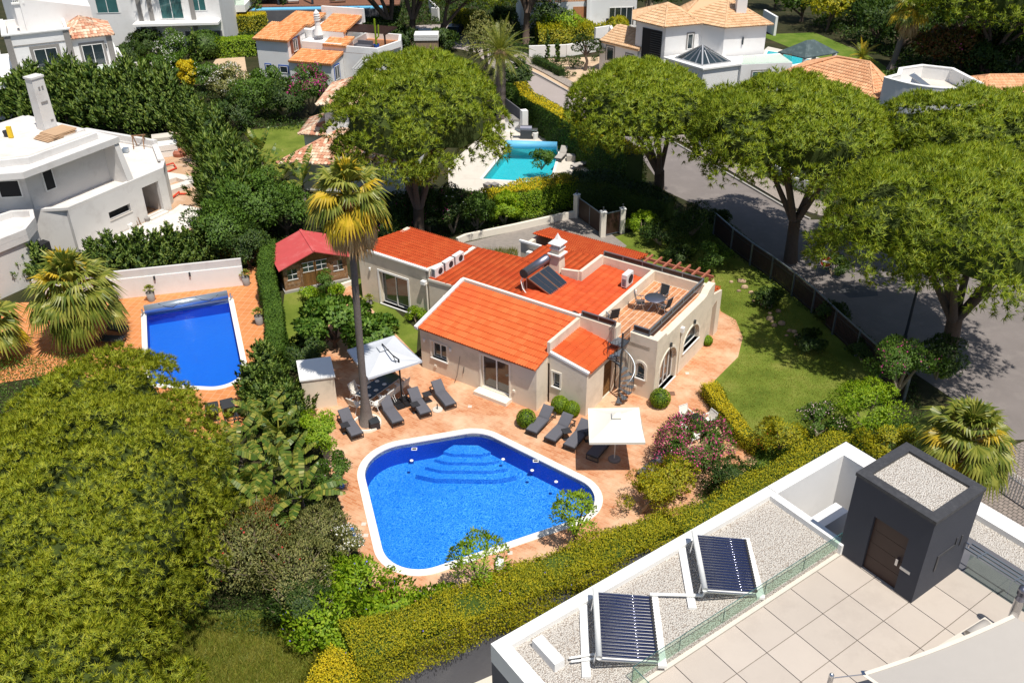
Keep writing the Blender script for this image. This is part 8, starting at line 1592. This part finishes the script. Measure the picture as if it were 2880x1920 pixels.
YL = ['at the left edge of the photo', 'second from the left edge, above the fan palm', 'just behind the top of the left fan palm', 'right of the fan palm, first above the wall', 'at the left end of the wall, second above it', 'above the left half of the wall', 'at the foot of the long rendered wall', 'in front of the slot window', 'below the white paint bucket', 'above the wall lamp', 'in front of the concrete yard', 'near the dark tree', 'rightmost, touching the dark tree']
for i, g_ in enumerate(YC): conifer((g_[0], g_[1]+.2, 0), [2.3, 2.6, 2.6, 2.5, 2.9, 2.6, 3.0, 2.7, 3.1, 2.7, 3.2, 3.6, 3.0][i], random.uniform(1.0, 1.25), 'young cypress behind the pinkish wall, '+YL[i], 1700, .26, .07, group='young cypresses behind the wall')
for i, g_ in enumerate(((-34.303, 121.372, 0), (-31.213, 121.25, 0), (-28.368, 122.881, 0), (-25.207, 126.374, 0))): conifer((g_[0], g_[1]-1.5, 0), [9, 9, 8, 5][i], [.6, .7, .5, 1.4][i], ['slim pencil cypress in front of the modern glass house', 'slim pencil cypress left of the deck lounger pair', 'slim pencil cypress in front of the raised pool', 'thicker cypress at the right end of the raised pool'][i], 900, .35, .12, group='pencil cypresses')
for i, g_ in enumerate(((4.162, 102.459, 0), (5.309, 103.293, 0))): conifer(g_, [3.3, 2.2][i], .22, ['thin pencil cypress by the cactus garden wall, taller one', 'thin pencil cypress by the cactus garden wall, shorter one'][i], 350, .25, .1, group='thin cypresses')
conifer((-33.606, 101.194, 0), 4.2, .6, 'slim cypress beside the yellow shrubs near the orange villa', 500, .4, .14)
# dark thuja mass next to the banana plants
for i, g_ in enumerate(((-13.101, 42.321, 0), (-13.231, 40.254, 0), (-12.04, 40.035, 0), (-12.241, 38.307, 0), (-11.019, 38.288, 0), (-11.172, 36.837, 0), (-10.198, 36.822, 0))): conifer((g_[0], g_[1]-1.2, 0), [2.5, 2.4, 2.8, 2.6, 2.8, 2.2, 2.0][i], [1.2, 1.15, 1.3, 1.3, 1.3, 1.1, .9][i], ['dark cypress shrub at the far end of the clump by the barbecue shelter', 'dark cypress shrub beside the left pool loungers', 'dark cypress shrub in the middle of the clump by the shelter', 'dark cypress shrub overhanging the orange terrace', 'dark cypress shrub touching the barbecue shelter', 'dark low cypress shrub above the banana leaves', 'dark low cypress shrub at the corner of the pool paving'][i], 2600, .2, .07, group='dark cypress shrubs')
seed(71)
# ------------------------------------------------------------------ shrubs and small trees
bush('broadleaf_tree', (-17.232, 58.109, 0), (2.6, 2.2, 2.6), 'dense dark green tree left of the red roofed shed', 'tree', 'leaf', 8000, .2, .09, trunk=.6, K=26)
bush('broadleaf_tree', (-19.259, 55.509, 0), (2.2, 1.8, 1.9), 'dark green tree at the right end of the pinkish white wall', 'tree', 'leaf', 6000, .2, .09, trunk=.5, K=22)
bush('broadleaf_tree', (-15.702, 59.469, 0), (2.0, 1.8, 1.7), 'green tree touching the back of the red shed roof', 'tree', 'leaf', 5000, .2, .09, trunk=.5, K=20)
bush('broadleaf_tree', (-17.143, 54.521, 0), (1.9, 1.5, 1.4), 'green bush mass hanging over the corner of the orange terrace', 'tree', 'leafdark', 5000, .17, .08, trunk=.4, K=20)
bush('fig_tree', (-10.0, 44.6, 0), (2.1, 1.9, 1.15), 'fig tree with large glossy leaves left of the palm trunk', 'tree', 'fig', 5200, .26, .17, trunk=.5, K=26, lr=.34)
bush('fig_tree', (-7.6, 43.6, 0), (1.6, 1.5, 1.0), 'fig tree branch clump right of the palm trunk above the parasol', 'tree', 'fig', 3200, .26, .17, trunk=.4, K=20, lr=.34)
bush('garden_bush', (-11.4, 43.2, 0), (1.4, 2.0, .8), 'broad dark bush below the fig tree beside the shelter', 'shrub', 'leafdark', 4000, .16, .08)
bush('garden_bush', (-11.609, 51.18, 0), (.62, .6, .75), 'round green bush standing before the shed doors', 'shrub', 'leaf', 1500, .1, .05)
bush('garden_bush', (-12.535, 50.085, 0), (.6, .6, .45), 'small lime green bush on the grass below the shed', 'shrub', 'leafbright', 900, .12, .07); bush('garden_bush', (-10.761, 50.326, 0), (.45, .4, .55), 'thin young bush with lime leaves by the rounded kerb', 'shrub', 'leafbright', 350, .16, .09)
bush('garden_bush', (-5.654, 47.2, 0), (.62, .6, .5), 'round lime green bush at the corner of the back wing', 'shrub', 'leafbright', 1800, .09, .05)
for g_, r_, lb in (((0.665, 37.133, 0), .46, 'round clipped lime green ball left of the first lounger of the right row'), ((2.403, 38.296, 0), .44, 'round clipped ball behind the second lounger, left of the pair'), ((2.964, 37.962, 0), .40, 'round clipped ball behind the second lounger, right of the pair'), ((7.524, 38.685, 0), .50, 'round clipped lime green ball at the corner of the terrace block'), ((11.012, 44.542, 0), .28, 'small round ball shrub beside the big arched window')): ball(g_, r_, lb)
ball((-34.228, 106.481, 0), 1.9, 'large clipped green ball shrub beside the clipped hedges', 'leaf', 1800, .22, .12, 'clipped box balls', .8)
# young trees in the golden hedge
for (x, y, lb, r) in ((-1.35, 25.9, 'young tree with pointed lime leaves in front of the pool, left one', (1.15, 1.0, 1.0)), (2.55, 28.6, 'young tree with pointed lime leaves in front of the pool, right one', (.95, .85, .95))): bush('young_tree', (x, y, 0), r, lb, 'tree', 'leafbright', 2300, .16, .06, trunk=1.0, K=16, lr=.42, group='young trees by the pool', core=False)
# creeper with big lime leaves
for (x, y, r, lb) in ((830, 1330, (1.5, 1.0, .75), 'mound of lime green creeper beside the lower left corner of the pool'), (900, 1395, (1.9, .9, .7), 'mound of lime green creeper in front of the pool paving'), (1010, 1400, (1.4, .8, .65), 'mound of lime green creeper reaching the left young tree'), (730, 1440, (1.4, 1.1, .8), 'trailing lime green creeper over the white trellis'), (800, 1480, (1.2, .8, .7), 'lime green creeper hanging over the golden hedge end')):
    g_ = {830: (-6.05, 26.217, 0.5), 900: (-4.703, 24.863, 0.5), 1010: (-2.866, 24.84, 0.5), 730: (-7.2, 23.841, 0.5), 800: (-5.959, 23.12, 0.5)}[x]; bush('creeper', (g_[0], g_[1], 0), r, lb, 'creeper', 'leafbright', 2600, .17, .085, K=20, lr=.5, group='lime green creepers', fl=[('petalb', 14, .09)])
hedge('golden_bush', [(WA.x-1.3, WA.y-1.2), (WA.x-.6, WA.y+.3)], 1.6, 1.3, 'bright golden bush at the left end of the dark grey wall', 'shrub', 'leafgold', topmat='leafgoldtop', dens=1300, L=.085, W=.05, rag=.25)
# wiry shrubs
for g_, r, lb, mt, fl in (((-10.799, 26.963, 1), (1.9, 2.0, 1.5), 'wiry olive brown shrub with bare twigs above the rough grass', 'olive', ('petalr', 40, .1)), ((-8.526, 26, 1), (1.6, 1.6, 1.35), 'wiry green shrub between the bananas and the creeper', 'olive', ('petalr', 22, .1)), ((-10.511, 28.849, 1.1), (1.7, 1.2, 1.25), 'dense russet tinged shrub just below the banana plants', 'leafred', ('petalr', 40, .09)), ((-8.12, 28.512, 0.9), (1.2, 1.2, 1.1), 'silvery olive shrub left of the pool coping', 'olive', ('petal3', 60, .07)), ((-8.125, 24.635, 0.8), (1.3, 1.0, 1.1), 'dark blue green shrub beside the white trellis', 'leafdark', None)):
    e_ = bush('wiry_shrub', (g_[0], g_[1], 0), r, lb, 'shrub', mt, 6500, .13, .045, K=26, lr=.4, fl=[fl] if fl else None); t_ = MB()
    for k in range(60):
        a = random.uniform(0, 2*PI); q = random.random()**.5; z = r[2]*(1.0+.75*math.sqrt(max(0, 1-q*q))); p_ = Vector((math.cos(a)*q*r[0]*.95, math.sin(a)*q*r[1]*.95, z)); t_.tube([p_*.55, p_*.85+Vector((0, 0, .1)), p_+Vector((random.uniform(-.3, .3), random.uniform(-.3, .3), .12))], [.018, .012, .006], 3, cap=False)
    t_.build('bare_twigs', MT['twig'], e_)['kind'] = 'stuff'
bush('flowering_shrub', (-7.955, 31.857, 0.6), (.7, 1.5, .9), 'loose shrub with pale pink flowers along the left pool edge', 'shrub', 'leaf', 2600, .12, .045, fl=[('petal3', 160, .06)]) 
bush('flowering_shrub', (-8.946, 34.416, 0.8), (.9, 1.2, 1.1), 'bright lime green leafy shrub at the left edge of the pool terrace', 'shrub', 'leafbright', 3200, .13, .06)
bush('flowering_shrub', (-6.792, 27.775, 0.5), (.7, .6, .75), 'shrub with white blossom at the lower left of the pool', 'shrub', 'olive', 1700, .1, .04, fl=[('petalw', 380, .07)])
# pink oleander and companions right of the pool
bush('oleander', (8.4, 33.6, 0), (1.9, 1.6, 1.5), 'large oleander covered in pink flowers beside the slatted table', 'shrub', 'leaf', 7600, .15, .045, K=26, fl=[('petal', 2600, .09), ('petal3', 120, .06)])
bush('oleander', (6.9, 31.5, 0), (1.2, 1.1, 1.15), 'yellow green oleander with a few pink buds left of the big pink one', 'shrub', 'leafgold', 4200, .13, .045, K=20, fl=[('petal', 60, .06)])
bush('garden_bush', (5.6, 30.7, 0), (1.3, 1.0, 1.0), 'yellow green bush at the right end of the pool paving', 'shrub', 'leafgold', 4500, .10, .04, K=20); bush('garden_bush', (9.6, 31.7, 0), (1.5, 1.0, 1.0), 'dark green bush below the pink oleander', 'shrub', 'leafdark', 3800, .12, .05)
bush('garden_bush', (12.495, 34.342, 0.6), (1.3, 1.0, .8), 'low bush with yellow and russet tips at the end of the lawn', 'shrub', 'leafgold', 2800, .12, .045, fl=[('petalr', 60, .06)]); bush('oleander', (14.452, 35.18, 0.7), (1.1, .9, 1.0), 'oleander with pale pink flowers above the white parapet', 'shrub', 'leaf', 2600, .13, .045, fl=[('petal3', 420, .07)])
bush('garden_bush', (16.661, 35.394, 0.9), (1.8, 1.4, 1.35), 'rounded bright green bush between the lawn and the dark tower', 'shrub', 'leafbright', 5200, .12, .05, K=26); bush('garden_bush', (17.089, 33.504, 0.7), (1.5, 1.0, 1.0), 'golden green bush right behind the dark tower', 'shrub', 'leafgold', 3600, .11, .05)
bush('oleander', (19.332, 38.283, 1), (2.0, 1.4, 1.6), 'dark oleander with magenta flowers at the end of the street fence', 'shrub', 'leaf', 5200, .14, .05, fl=[('petal2', 160, .09)]); bush('garden_bush', (21.826, 39.557, 0.9), (1.4, 1.2, 1.4), 'dark green shrub below the nearest pine trunk', 'shrub', 'leafdark', 3000, .15, .06); bush('garden_bush', (22.323, 40.28, 0.5), (.8, .6, .6), 'small lime green shrub at the road edge under the pine', 'shrub', 'leafbright', 1200, .12, .06)
for g_, r, lb, mt in (((9.123, 59.058, 0.6), (1.2, .9, .9), 'lime green bush beside the foot gate', 'leafbright'), ((10.233, 57.286, 0.6), (1.4, 1.2, .9), 'dark bush on the shaded lawn behind the garage roof', 'leafdark'), ((12.543, 58.764, 0.7), (1.7, 1.4, 1.2), 'dark shrub inside the street fence near the pine trunk', 'leafdark'), ((13.043, 53.455, 0.7), (1.2, 1.1, 1.1), 'green shrub halfway along the inside of the fence', 'leaf'), ((10.987, 54.518, 0.5), (1.2, .8, .7), 'dark low shrub behind the pergola', 'leafdark'), ((18.507, 46.332, 0.6), (1.1, .9, .8), 'dark shrub outside the fence by the road patch', 'leafdark'), ((19.167, 42.511, 0.5), (1.0, .8, .7), 'dark shrub outside the fence near the lamp post', 'leafdark'), ((15.341, 48.805, 0.4), (1.0, .8, .6), 'low dark shrub inside the fence beside scattered stones', 'leafdark'), ((16.587, 43.835, 0.4), (1.0, .8, .55), 'low dark shrub inside the fence at the lawn edge', 'leafdark'), ((20.513, 52.655, 0.5), (.9, .8, .8), 'small oleander outside the fence under the no entry sign', 'leafdark'), ((14.587, 59.875, 0.5), (1.0, .7, .7), 'small dark shrub outside the fence near the road', 'leafdark')):
    bush('garden_bush', (g_[0], g_[1], 0), r, lb, 'shrub', mt, 2400, .14, .06)
# shrubs above the driveway wall
for x, r, lb, mt, fl in ((0, (1.7, 1.3, 1.7), 'dark shrub with pink flowers behind the back wing roof', 'leafdark', [('petal', 110, .12)]), (1, (1.6, 1.3, 1.9), 'dark flowering shrub under the big pine trunks', 'leafdark', [('petal2', 120, .12)]), (2, (1.8, 1.4, 1.9), 'dark shrub with pink and white flowers along the driveway wall', 'leafdark', [('petal2', 130, .12), ('petalw', 40, .12)]), (3, (1.5, 1.2, 1.5), 'green shrub with white star flowers along the driveway wall', 'leaf', [('petalw', 30, .12)]), (4, (1.4, 1.0, 1.3), 'lime green shrub with red flowers along the driveway wall', 'leafbright', [('petalr', 16, .12)])):
    g_ = ((-7.334, 58.237, 0), (-5.726, 58.896, 0), (-4.055, 58.86, 0), (-2.405, 59.53, 0), (-0.418, 60.206, 0))[x]; bush('flowering_shrub', (g_[0], g_[1]+.6, 0), r, lb, 'shrub', mt, 4200, .17, .07, fl=fl, K=20)
bush('garden_bush', (-7.8, 55.5, 0), (2.0, 1.4, 1.5), 'dark bush in the pine shade behind the shed', 'shrub', 'leafdark', 3500, .18, .07, fl=[('petal2', 50, .13)]); bush('garden_bush', (-10.5, 57, 0), (2.0, 1.6, 1.4), 'dark bush behind the red roofed shed', 'shrub', 'leafdark', 3500, .18, .08)
bush('garden_bush', (2.515, 71.357, 0), (1.0, .9, .9), 'loose green bush at the near side of the turquoise pool', 'shrub', 'leaf', 1500, .18, .07); 
# lawn garden of the mottled villa and the bougainvillea
bush('bougainvillea', (-18.769, 86.099, 0), (2.4, 2.0, 2.5), 'magenta flowering bougainvillea against the orange villa', 'shrub', 'leaf', 4500, .2, .09, fl=[('petal2', 1500, .17)], K=22)
for g_, r, lb, mt, fl in (((-23.715, 85.226, 0), (2.4, 1.9, 2.0), 'rounded green shrub behind the small lawn', 'leaf', None), ((-20.715, 84.511, 0), (2.2, 1.8, 2.0), 'dark rounded shrub below the bougainvillea', 'leafdark', None), ((-26.754, 89.25, 0), (2.6, 2.0, 1.9), 'shrub covered in white blossom above the small lawn', 'olive', [('petalw', 900, .14)]), ((-30.485, 93.616, 0), (2.2, 1.6, 1.5), 'white flowering shrub by the sandy path', 'leaf', [('petalw', 350, .14)]), ((-23.487, 89.834, 0), (2.2, 1.6, 1.7), 'green shrub in front of the orange villa wall', 'leaf', [('petalw', 60, .14)]), ((-24.661, 81.602, 0), (2.0, 1.8, 1.7), 'dark green shrub beside the feathery cypresses', 'leafdark', None), ((-36.76, 103.441, 0), (2.0, 1.6, 1.9), 'white oleander beside the courtyard wall, upper one', 'leaf', [('petalw', 700, .16)]), ((-34.064, 96.761, 0), (1.7, 1.4, 1.5), 'white oleander beside the courtyard wall, lower one', 'leaf', [('petalw', 300, .16)]), ((-32.483, 94.422, 0), (1.0, .9, 1.6), 'orange yellow shrub column by the sandy path', 'leafgoldtop', None), ((-34.105, 106.937, 0), (1.3, 1.1, 1.1), 'bright yellow shrub on the sandy slope', 'leafgoldtop', None), ((-41.866, 103.618, 0), (3.0, 1.4, 1.2), 'dark hedge mass behind the courtyard wall', 'leafdark', None), ((-41.11, 107.186, 0), (2.6, 1.6, 1.4), 'dark shrub under the top left pines', 'leafdark', None), ((-37.851, 100.09, 0), (2.0, 1.2, 1.0), 'green shrub with pale leaves above the courtyard wall', 'leaf', None), ((-2.319, 98.896, 0), (3.0, 2.6, 3.2), 'big olive green tree crown left of the date palm', 'olive', None), ((0.844, 91.894, 0), (1.6, 1.4, 1.8), 'dark shrub behind the date palm trunk', 'leafdark', None), ((-0.453, 86.456, 0), (1.4, 1.2, 1.4), 'green shrub by the grey street gate', 'leaf', None)):
    bush('garden_bush' if 'tree crown' not in lb else 'round_tree', g_, r, lb, 'shrub' if 'tree crown' not in lb else 'tree', mt, 3000, .24, .11, fl=fl, K=20)
for g_, r, lb, mt in (((4.723, 112.297, 0), (3.2, 2.4, 2.6), 'dense dark tree left of the balcony villa terrace', 'leafdark'), ((6.471, 111.224, 0), (2.6, 2.0, 2.0), 'lime green shrub beside the dense dark tree', 'leafbright'), ((9.24, 110.623, 0), (2.0, 1.6, 1.2), 'golden brown shrub behind the white garden wall', 'leafgold'), ((13.107, 116.168, 0), (1.6, 1.2, .9), 'yellow flowering shrub by the strip pool', 'leafgold'), ((18.205, 125.815, 0), (4.5, 2.4, 2.6), 'broad dark tree behind the balcony villa', 'leafdark'), ((-7.804, 107.861, 0), (2.0, 1.4, 1.4), 'dark shrub in front of the parked blue car', 'leafdark'), ((-12.407, 110.437, 0), (2.2, 1.6, 1.4), 'dark shrub at the foot of the top centre pines', 'leafdark'), ((-1.011, 118.92, 0), (1.6, 1.2, 1.4), 'dark shrub under the branched pine', 'leafdark'), ((-20.487, 124.348, 0), (2.4, 1.8, 1.4), 'golden green shrub by the curved white wall', 'leafgold')):
    bush('garden_bush', g_, r, lb, 'shrub', mt, 2600, .28, .13, K=18)
# bonsai-like tree and cactus garden plants
b = (8.081, 99.779, 0); e_ = empty('cloud_pruned_tree', b, 0, 'cloud pruned tree with twisted trunk in the sandy garden', 'tree'); t_ = MB(); t_.tube([(0, 0, 0), (.2, 0, 1), (-.1, 0, 1.9), (.1, 0, 2.6)], [.2, .15, .12, .06], 7)
pads = [(0, 0, 3.2, .6), (-.9, 0, 2.4, .55), (-1.0, .1, 3.1, .4), (1.0, 0, 2.5, .6), (1.7, 0, 2.2, .5), (.4, .3, 2.7, .6), (-.5, -.2, 3.6, .4), (1.2, .2, 3.0, .4)]
for p_ in pads: t_.tube([(.05, 0, 1.6), (p_[0]*.6, p_[1], p_[2]-.3), p_[:3]], [.08, .05, .03], 5)
t_.build('trunk', MT['bark'], e_); 
for p_ in pads: d = rdirs(260); leaves_mesh('foliage_pad', np.array(p_[:3])+d*p_[3]*np.array([1, 1, .45]), unit(d+rdirs(260)*.5), .18, .1, MT['leafdark'], e_)
GP = [(6.435, 103.695, 0), (5.568, 101.978, 0), (6.794, 100.659, 0), (6.457, 101.948, 0), (7.404, 101.915, 0), (5.502, 99.452, 0), (6.507, 97.792, 0), (5.949, 97.014, 0), (7.516, 103.657, 0), (7.701, 101.05, 0), (9.437, 103.59, 0), (10.311, 105.356, 0), (6.983, 102.796, 0), (4.835, 102.871, 0)]
for i, g_ in enumerate(GP): bush('succulent', g_, (.35+.2*(i % 3 == 0), .35, .22+.12*(i % 2)), 'small dark succulent in the sandy garden beside the pavement', 'succulent', 'leafdark', 120, .22, .08, group='small succulents in the sandy garden', core=False)
# dark wood along the top right
seed(81)
WT = [(1900, 60, 3.4, 3.6, 'leafgold', 'yellow green tree above the gazebo'), (1960, 40, 3.6, 3.6, 'leaf', 'mid green tree in the top right wood, left part'), (2010, 85, 3.4, 3.2, 'leafdark', 'dark tree behind the small lawn, left part'), (2070, 100, 3.4, 3.4, 'leafdark', 'dark tree behind the small lawn near the tall palm'), (1990, 20, 4, 3.5, 'leaf', 'green tree at the very top right of the chimney'), (2060, 40, 4, 3.6, 'leafdark', 'dark tree behind the tall palm, left side'), (2130, 60, 3.6, 3.0, 'leafdark', 'dark tree behind the tall palm, right side'), (2140, 130, 3.0, 2.6, 'leafred', 'russet shrub with pink flowers beside the tall palm'), (2200, 140, 3.2, 2.8, 'leafred', 'russet shrub right of the tall palm'), (2190, 60, 4, 3.4, 'leaf', 'green tree top right above the russet shrubs'), (2260, 30, 4, 4, 'leaf', 'green tree left of the corner pine'), (2330, 60, 4.2, 4.2, 'leafdark', 'dark tree at the right edge of the photo, top'), (2330, 140, 3.6, 3.4, 'leafdark', 'dark tree at the right edge below the corner pine'), (2250, 150, 2.6, 2.2, 'leafdark', 'dark shrub below the corner pine trunk'), (1840, 40, 3.2, 2.8, 'leaf', 'green tree behind the tan roof chimney'), (1780, 10, 3.0, 2.8, 'leafgold', 'yellow green tree behind the tan roof'), (1350, 20, 3.5, 2.6, 'leaf', 'green tree behind the balcony villa roof'), (1420, 15, 3.5, 2.6, 'leafgold', 'yellow green tree left of the tan roof ridge')]
WG = {1900: (38.715, 115.822, 0), 1960: (42.684, 118.314, 0), 2010: (42.216, 108.911, 0), 2070: (43.846, 105.072, 0), 1990: (46.584, 125.254, 0), 2060: (48.404, 119.219, 0), 2130: (49.681, 112.647, 0), 2140: (45.002, 99.269, 0), 2200: (47.505, 98.031, 0), 2190: (52.736, 112.53, 0), 2260: (58.864, 117.672, 0), 2330: (59.168, 110.253, 0), 2331: (53.155, 97.84, 0), 2250: (48.655, 95.912, 0), 1840: (36.886, 120.836, 0), 1780: (35.408, 128.262, 0), 1350: (10.481, 128.031, 0), 1420: (14.384, 126.6, 0)}
for i, (x, y, r, h, mt, lb) in enumerate(WT):
    g_ = WG[2331 if (x, y) == (2330, 140) else x]; bush('wood_tree', g_, (r, r*.8, h*.62), lb, 'tree', mt, 2600, .36, .17, trunk=h*.35, K=20, lr=.42, fl=[('petal', 60, .2)] if 'russet' in lb else None)
# ground cover so that no bare soil shows between the shrubs
def cover(name, pts, n, L, W, mat, h=.5):
    P = np.array([p[:2] for p in pts]); lo, hi = P.min(0), P.max(0); Q = RNG.uniform(lo, hi, (n*3, 2)); k = np.array([inpoly(x, y, P) for x, y in Q]); Q = Q[k][:n]
    z = h*(.5+.5*np.sin(Q[:, 0]*1.7+1.1*np.sin(Q[:, 1]*.9))*np.sin(Q[:, 1]*1.3))*RNG.uniform(.3, 1, len(Q)); o = leaves_mesh(name, np.column_stack([Q, z]), unit(rdirs(len(Q))+np.array([0, 0, .5])), L, W, MT[mat]); o['kind'] = 'stuff'; return o
cover('ground_cover', [(-20.175, 128.044, 0), (-10.256, 135.639, 0), (6.751, 134.888, 0), (5.877, 105.514, 0), (0.501, 105.705, 0), (-6.52, 120.269, 0), (-13.115, 120.531, 0), (-11.284, 111.885, 0), (-4.283, 102.319, 0), (-2.949, 87.186, 0), (-12.036, 94.515, 0)], 14000, .35, .17, 'leafdark', 1.0)
cover('ground_cover', [(37.345, 118.526, 0), (51.611, 138.655, 0), (75.889, 137.543, 0), (53.685, 92.396, 0), (36.9, 94.442, 0), (42.737, 100.694, 0)], 20000, .4, .2, 'leafdark', 1.2)
cover('ground_cover', [(-48.732, 87.25, 0), (-47.176, 93.412, 0), (-38.265, 93.13, 0), (-31.585, 94.393, 0), (-18.971, 83.841, 0), (-16.372, 77.973, 0), (-18.526, 81.428, 0), (-24.066, 81.585, 0), (-18.561, 64.044, 0), (-14.658, 63.952, 0), (-13.497, 54.137, 0), (-19.791, 54.267, 0), (-29.226, 81.732, 0), (-38.856, 83.198, 0)], 26000, .22, .1, 'leafdark', .8)
cover('ground_cover', [(-8.803, 57.926, 0), (-3.463, 59.198, 0), (4.995, 62.709, 0), (10.605, 64.158, 0), (10.718, 70.207, 0), (-2.44, 66.964, 0), (-10.621, 68.032, 0)], 16000, .16, .08, 'leafdark', .5)
cover('ground_cover', [(7.008, 60.403, 0), (14.976, 63.258, 0), (17.886, 52.292, 0), (21.709, 41.722, 0), (20.215, 35.999, 0), (16.513, 35.712, 0), (19.875, 40.507, 0), (18.001, 46.859, 0), (15.093, 54.789, 0), (9.855, 58.553, 0)], 22000, .12, .05, 'leafdark', .25)
cover('ground_cover', [(-14.456, 31.759, 0), (-8.526, 33.791, 0), (-6.826, 27.659, 0), (-5.339, 24.25, 0), (-7.881, 23.663, 0), (-11.654, 24.326, 0), (-14.022, 27.753, 0)], 22000, .1, .045, 'leafdark', .5)
cover('ground_cover', [(6.267, 28.999, 0), (9.281, 33.216, 0), (12.066, 34.773, 0), (15.557, 36.773, 0), (20.541, 37.414, 0), (18.377, 32.776, 0), (14.583, 33.45, 0), (9.923, 30.564, 0)], 14000, .1, .05, 'leaf', .5)
cover('ground_cover', [(14.737, 80.482, 0), (29.555, 88.884, 0), (43.988, 76.317, 0), (39.077, 62.694, 0), (23.259, 63.064, 0), (17.358, 73.911, 0)], 18000, .25, .12, 'leafdark', .5)
cover('ground_cover', [(-43.663, 121.744, 0), (-25.405, 118.762, 0), (-28.546, 108.611, 0), (-36.104, 107.008, 0), (-44.443, 111.123, 0)], 8000, .3, .14, 'leafdark', .7)
# rough grass in the foreground
GQ = [(-13.646, 21.428, 0), (-14.314, 25.878, 0), (-11.828, 24.966, 0), (-7.033, 24.481, 0), (-5.378, 23.231, 0), (-4.678, 21.328, 0)]; P = np.array([p[:2] for p in GQ]); Q = RNG.uniform(P.min(0), P.max(0), (70000, 2)); k = np.array([inpoly(x, y, P) for x, y in Q]); Q = Q[k][:26000]
o = blades_mesh('grass', np.column_stack([Q, np.zeros(len(Q))]), unit(rdirs(len(Q))*.8+np.array([.2, .3, 1.0])), RNG.uniform(.15, .4, len(Q)), .022, MT['grassb']); o['kind'] = 'stuff'
GQ = [(0.318, 56.063, 0), (-1.593, 56.761, 0), (-1.867, 55.785, 0), (0.451, 54.781, 0)]; P = np.array([p[:2] for p in GQ]); Q = RNG.uniform(P.min(0), P.max(0), (1500, 2)); o = blades_mesh('grass', np.column_stack([Q, np.zeros(len(Q))]), unit(rdirs(len(Q))*.5+np.array([0, 0, 1.0])), RNG.uniform(.2, .5, len(Q)), .03, MT['grassb']); o['kind'] = 'stuff'
# lawn blades on the visible sunny lawns
def lawn(pts, n, hgt=.07):
    P = np.array([p[:2] for p in pts]); Q = RNG.uniform(P.min(0), P.max(0), (n*2, 2)); k = np.array([inpoly(x, y, P) for x, y in Q]); Q = Q[k][:n]; o = blades_mesh('lawn_blades', np.column_stack([Q, np.full(len(Q), .006)]), unit(rdirs(len(Q))*.7+np.array([0, 0, 1.0])), RNG.uniform(.5, 1, len(Q))*hgt, .03, MT['grassb']); o['kind'] = 'stuff'
lawn([(9.123, 57.536, 0), (13.279, 57.446, 0), (16.487, 48.956, 0), (18.201, 41.782, 0), (16.2, 36.763, 0), (13.926, 34.745, 0), (12.066, 34.773, 0), (10.54, 39.859, 0), (13.396, 44.532, 0), (12.651, 48.238, 0)], 30000)
# trellis strip and stones
e_ = empty('white_trellis', (-7.626, 27.402, 0), R(80), 'white wooden trellis strip half buried in the creepers', 'trellis'); a_, b_ = Vector((-7.517, 27.011, 0.4)), Vector((-6.98, 24.744, 0.4)); d_ = b_-a_; e_.rotation_euler = (0, 0, math.atan2(d_.y, d_.x)); L_ = d_.length
for k in range(int(L_/.14)): bb(e_, 'slat', k*.14, -.12, .35, k*.14+.09, .12, .42, 'wtrim')
for i in range(26):
    r_ = random.uniform(.1, .25); k = random.random(); q = Vector((14.176, 51.783, 0)).lerp(Vector((17.155, 42.228, 0)), k); m_ = MB(); m_.lathe([(.001, 0), (r_, r_*.2), (r_*.8, r_*.7), (.001, r_)], 7, sc=(1, random.uniform(.6, 1))); o = m_.build('border_stone', MT['rock']); o.location = (q.x+random.uniform(-.5, .5), q.y+random.uniform(-.5, .5), 0); tag(o, 'rounded border stone in the row of scattered stones inside the street fence', 'stone', 'border stones along the fence')

fan_palm((-29.0, 43.5, 0), 2.2, 'smaller fan palm at the left edge, beside the broad one', 34, 1.4, 1.4, (0, 0), .28, .22, ymix=.15, ndead=10, group='fan palms', segs=14)
cover('ground_cover', [(-30.205, 43.049, 0), (-24.103, 44.054, 0), (-19.354, 38.05, 0), (-14.88, 36.196, 0), (-11.654, 24.326, 0), (-19.524, 22.083, 0)], 26000, .14, .06, 'leaf', .8)
sheet('street_setts', [(20.212, 33.367, 0), (24.901, 35.583, 0), (26.298, 32.66, 0), (21.12, 22.921, 0), (19.014, 27.323, 0)], .01, 'nearpave')
e = empty('picket_fence', (21.615, 32.425, 0), 0, 'white picket fence at the right edge beyond the dark tower', 'fence'); a_, b_ = Vector((21.615, 32.425, 0)), Vector((22.917, 29.835, 0)); o_ = a_.copy(); L_ = (b_-a_).length
for k in range(int(L_/.14)):
    q = (b_-a_)*(k*.14/L_); m_ = MB(); m_.bar(q, q+Vector((0, 0, 1.3)), .06, .03); m_.build('picket', MT['wtrim'], e)
m_ = MB(); m_.bar(Vector((0, 0, 1.0)), b_-a_+Vector((0, 0, 1.0)), .05); m_.build('rail', MT['wtrim'], e)
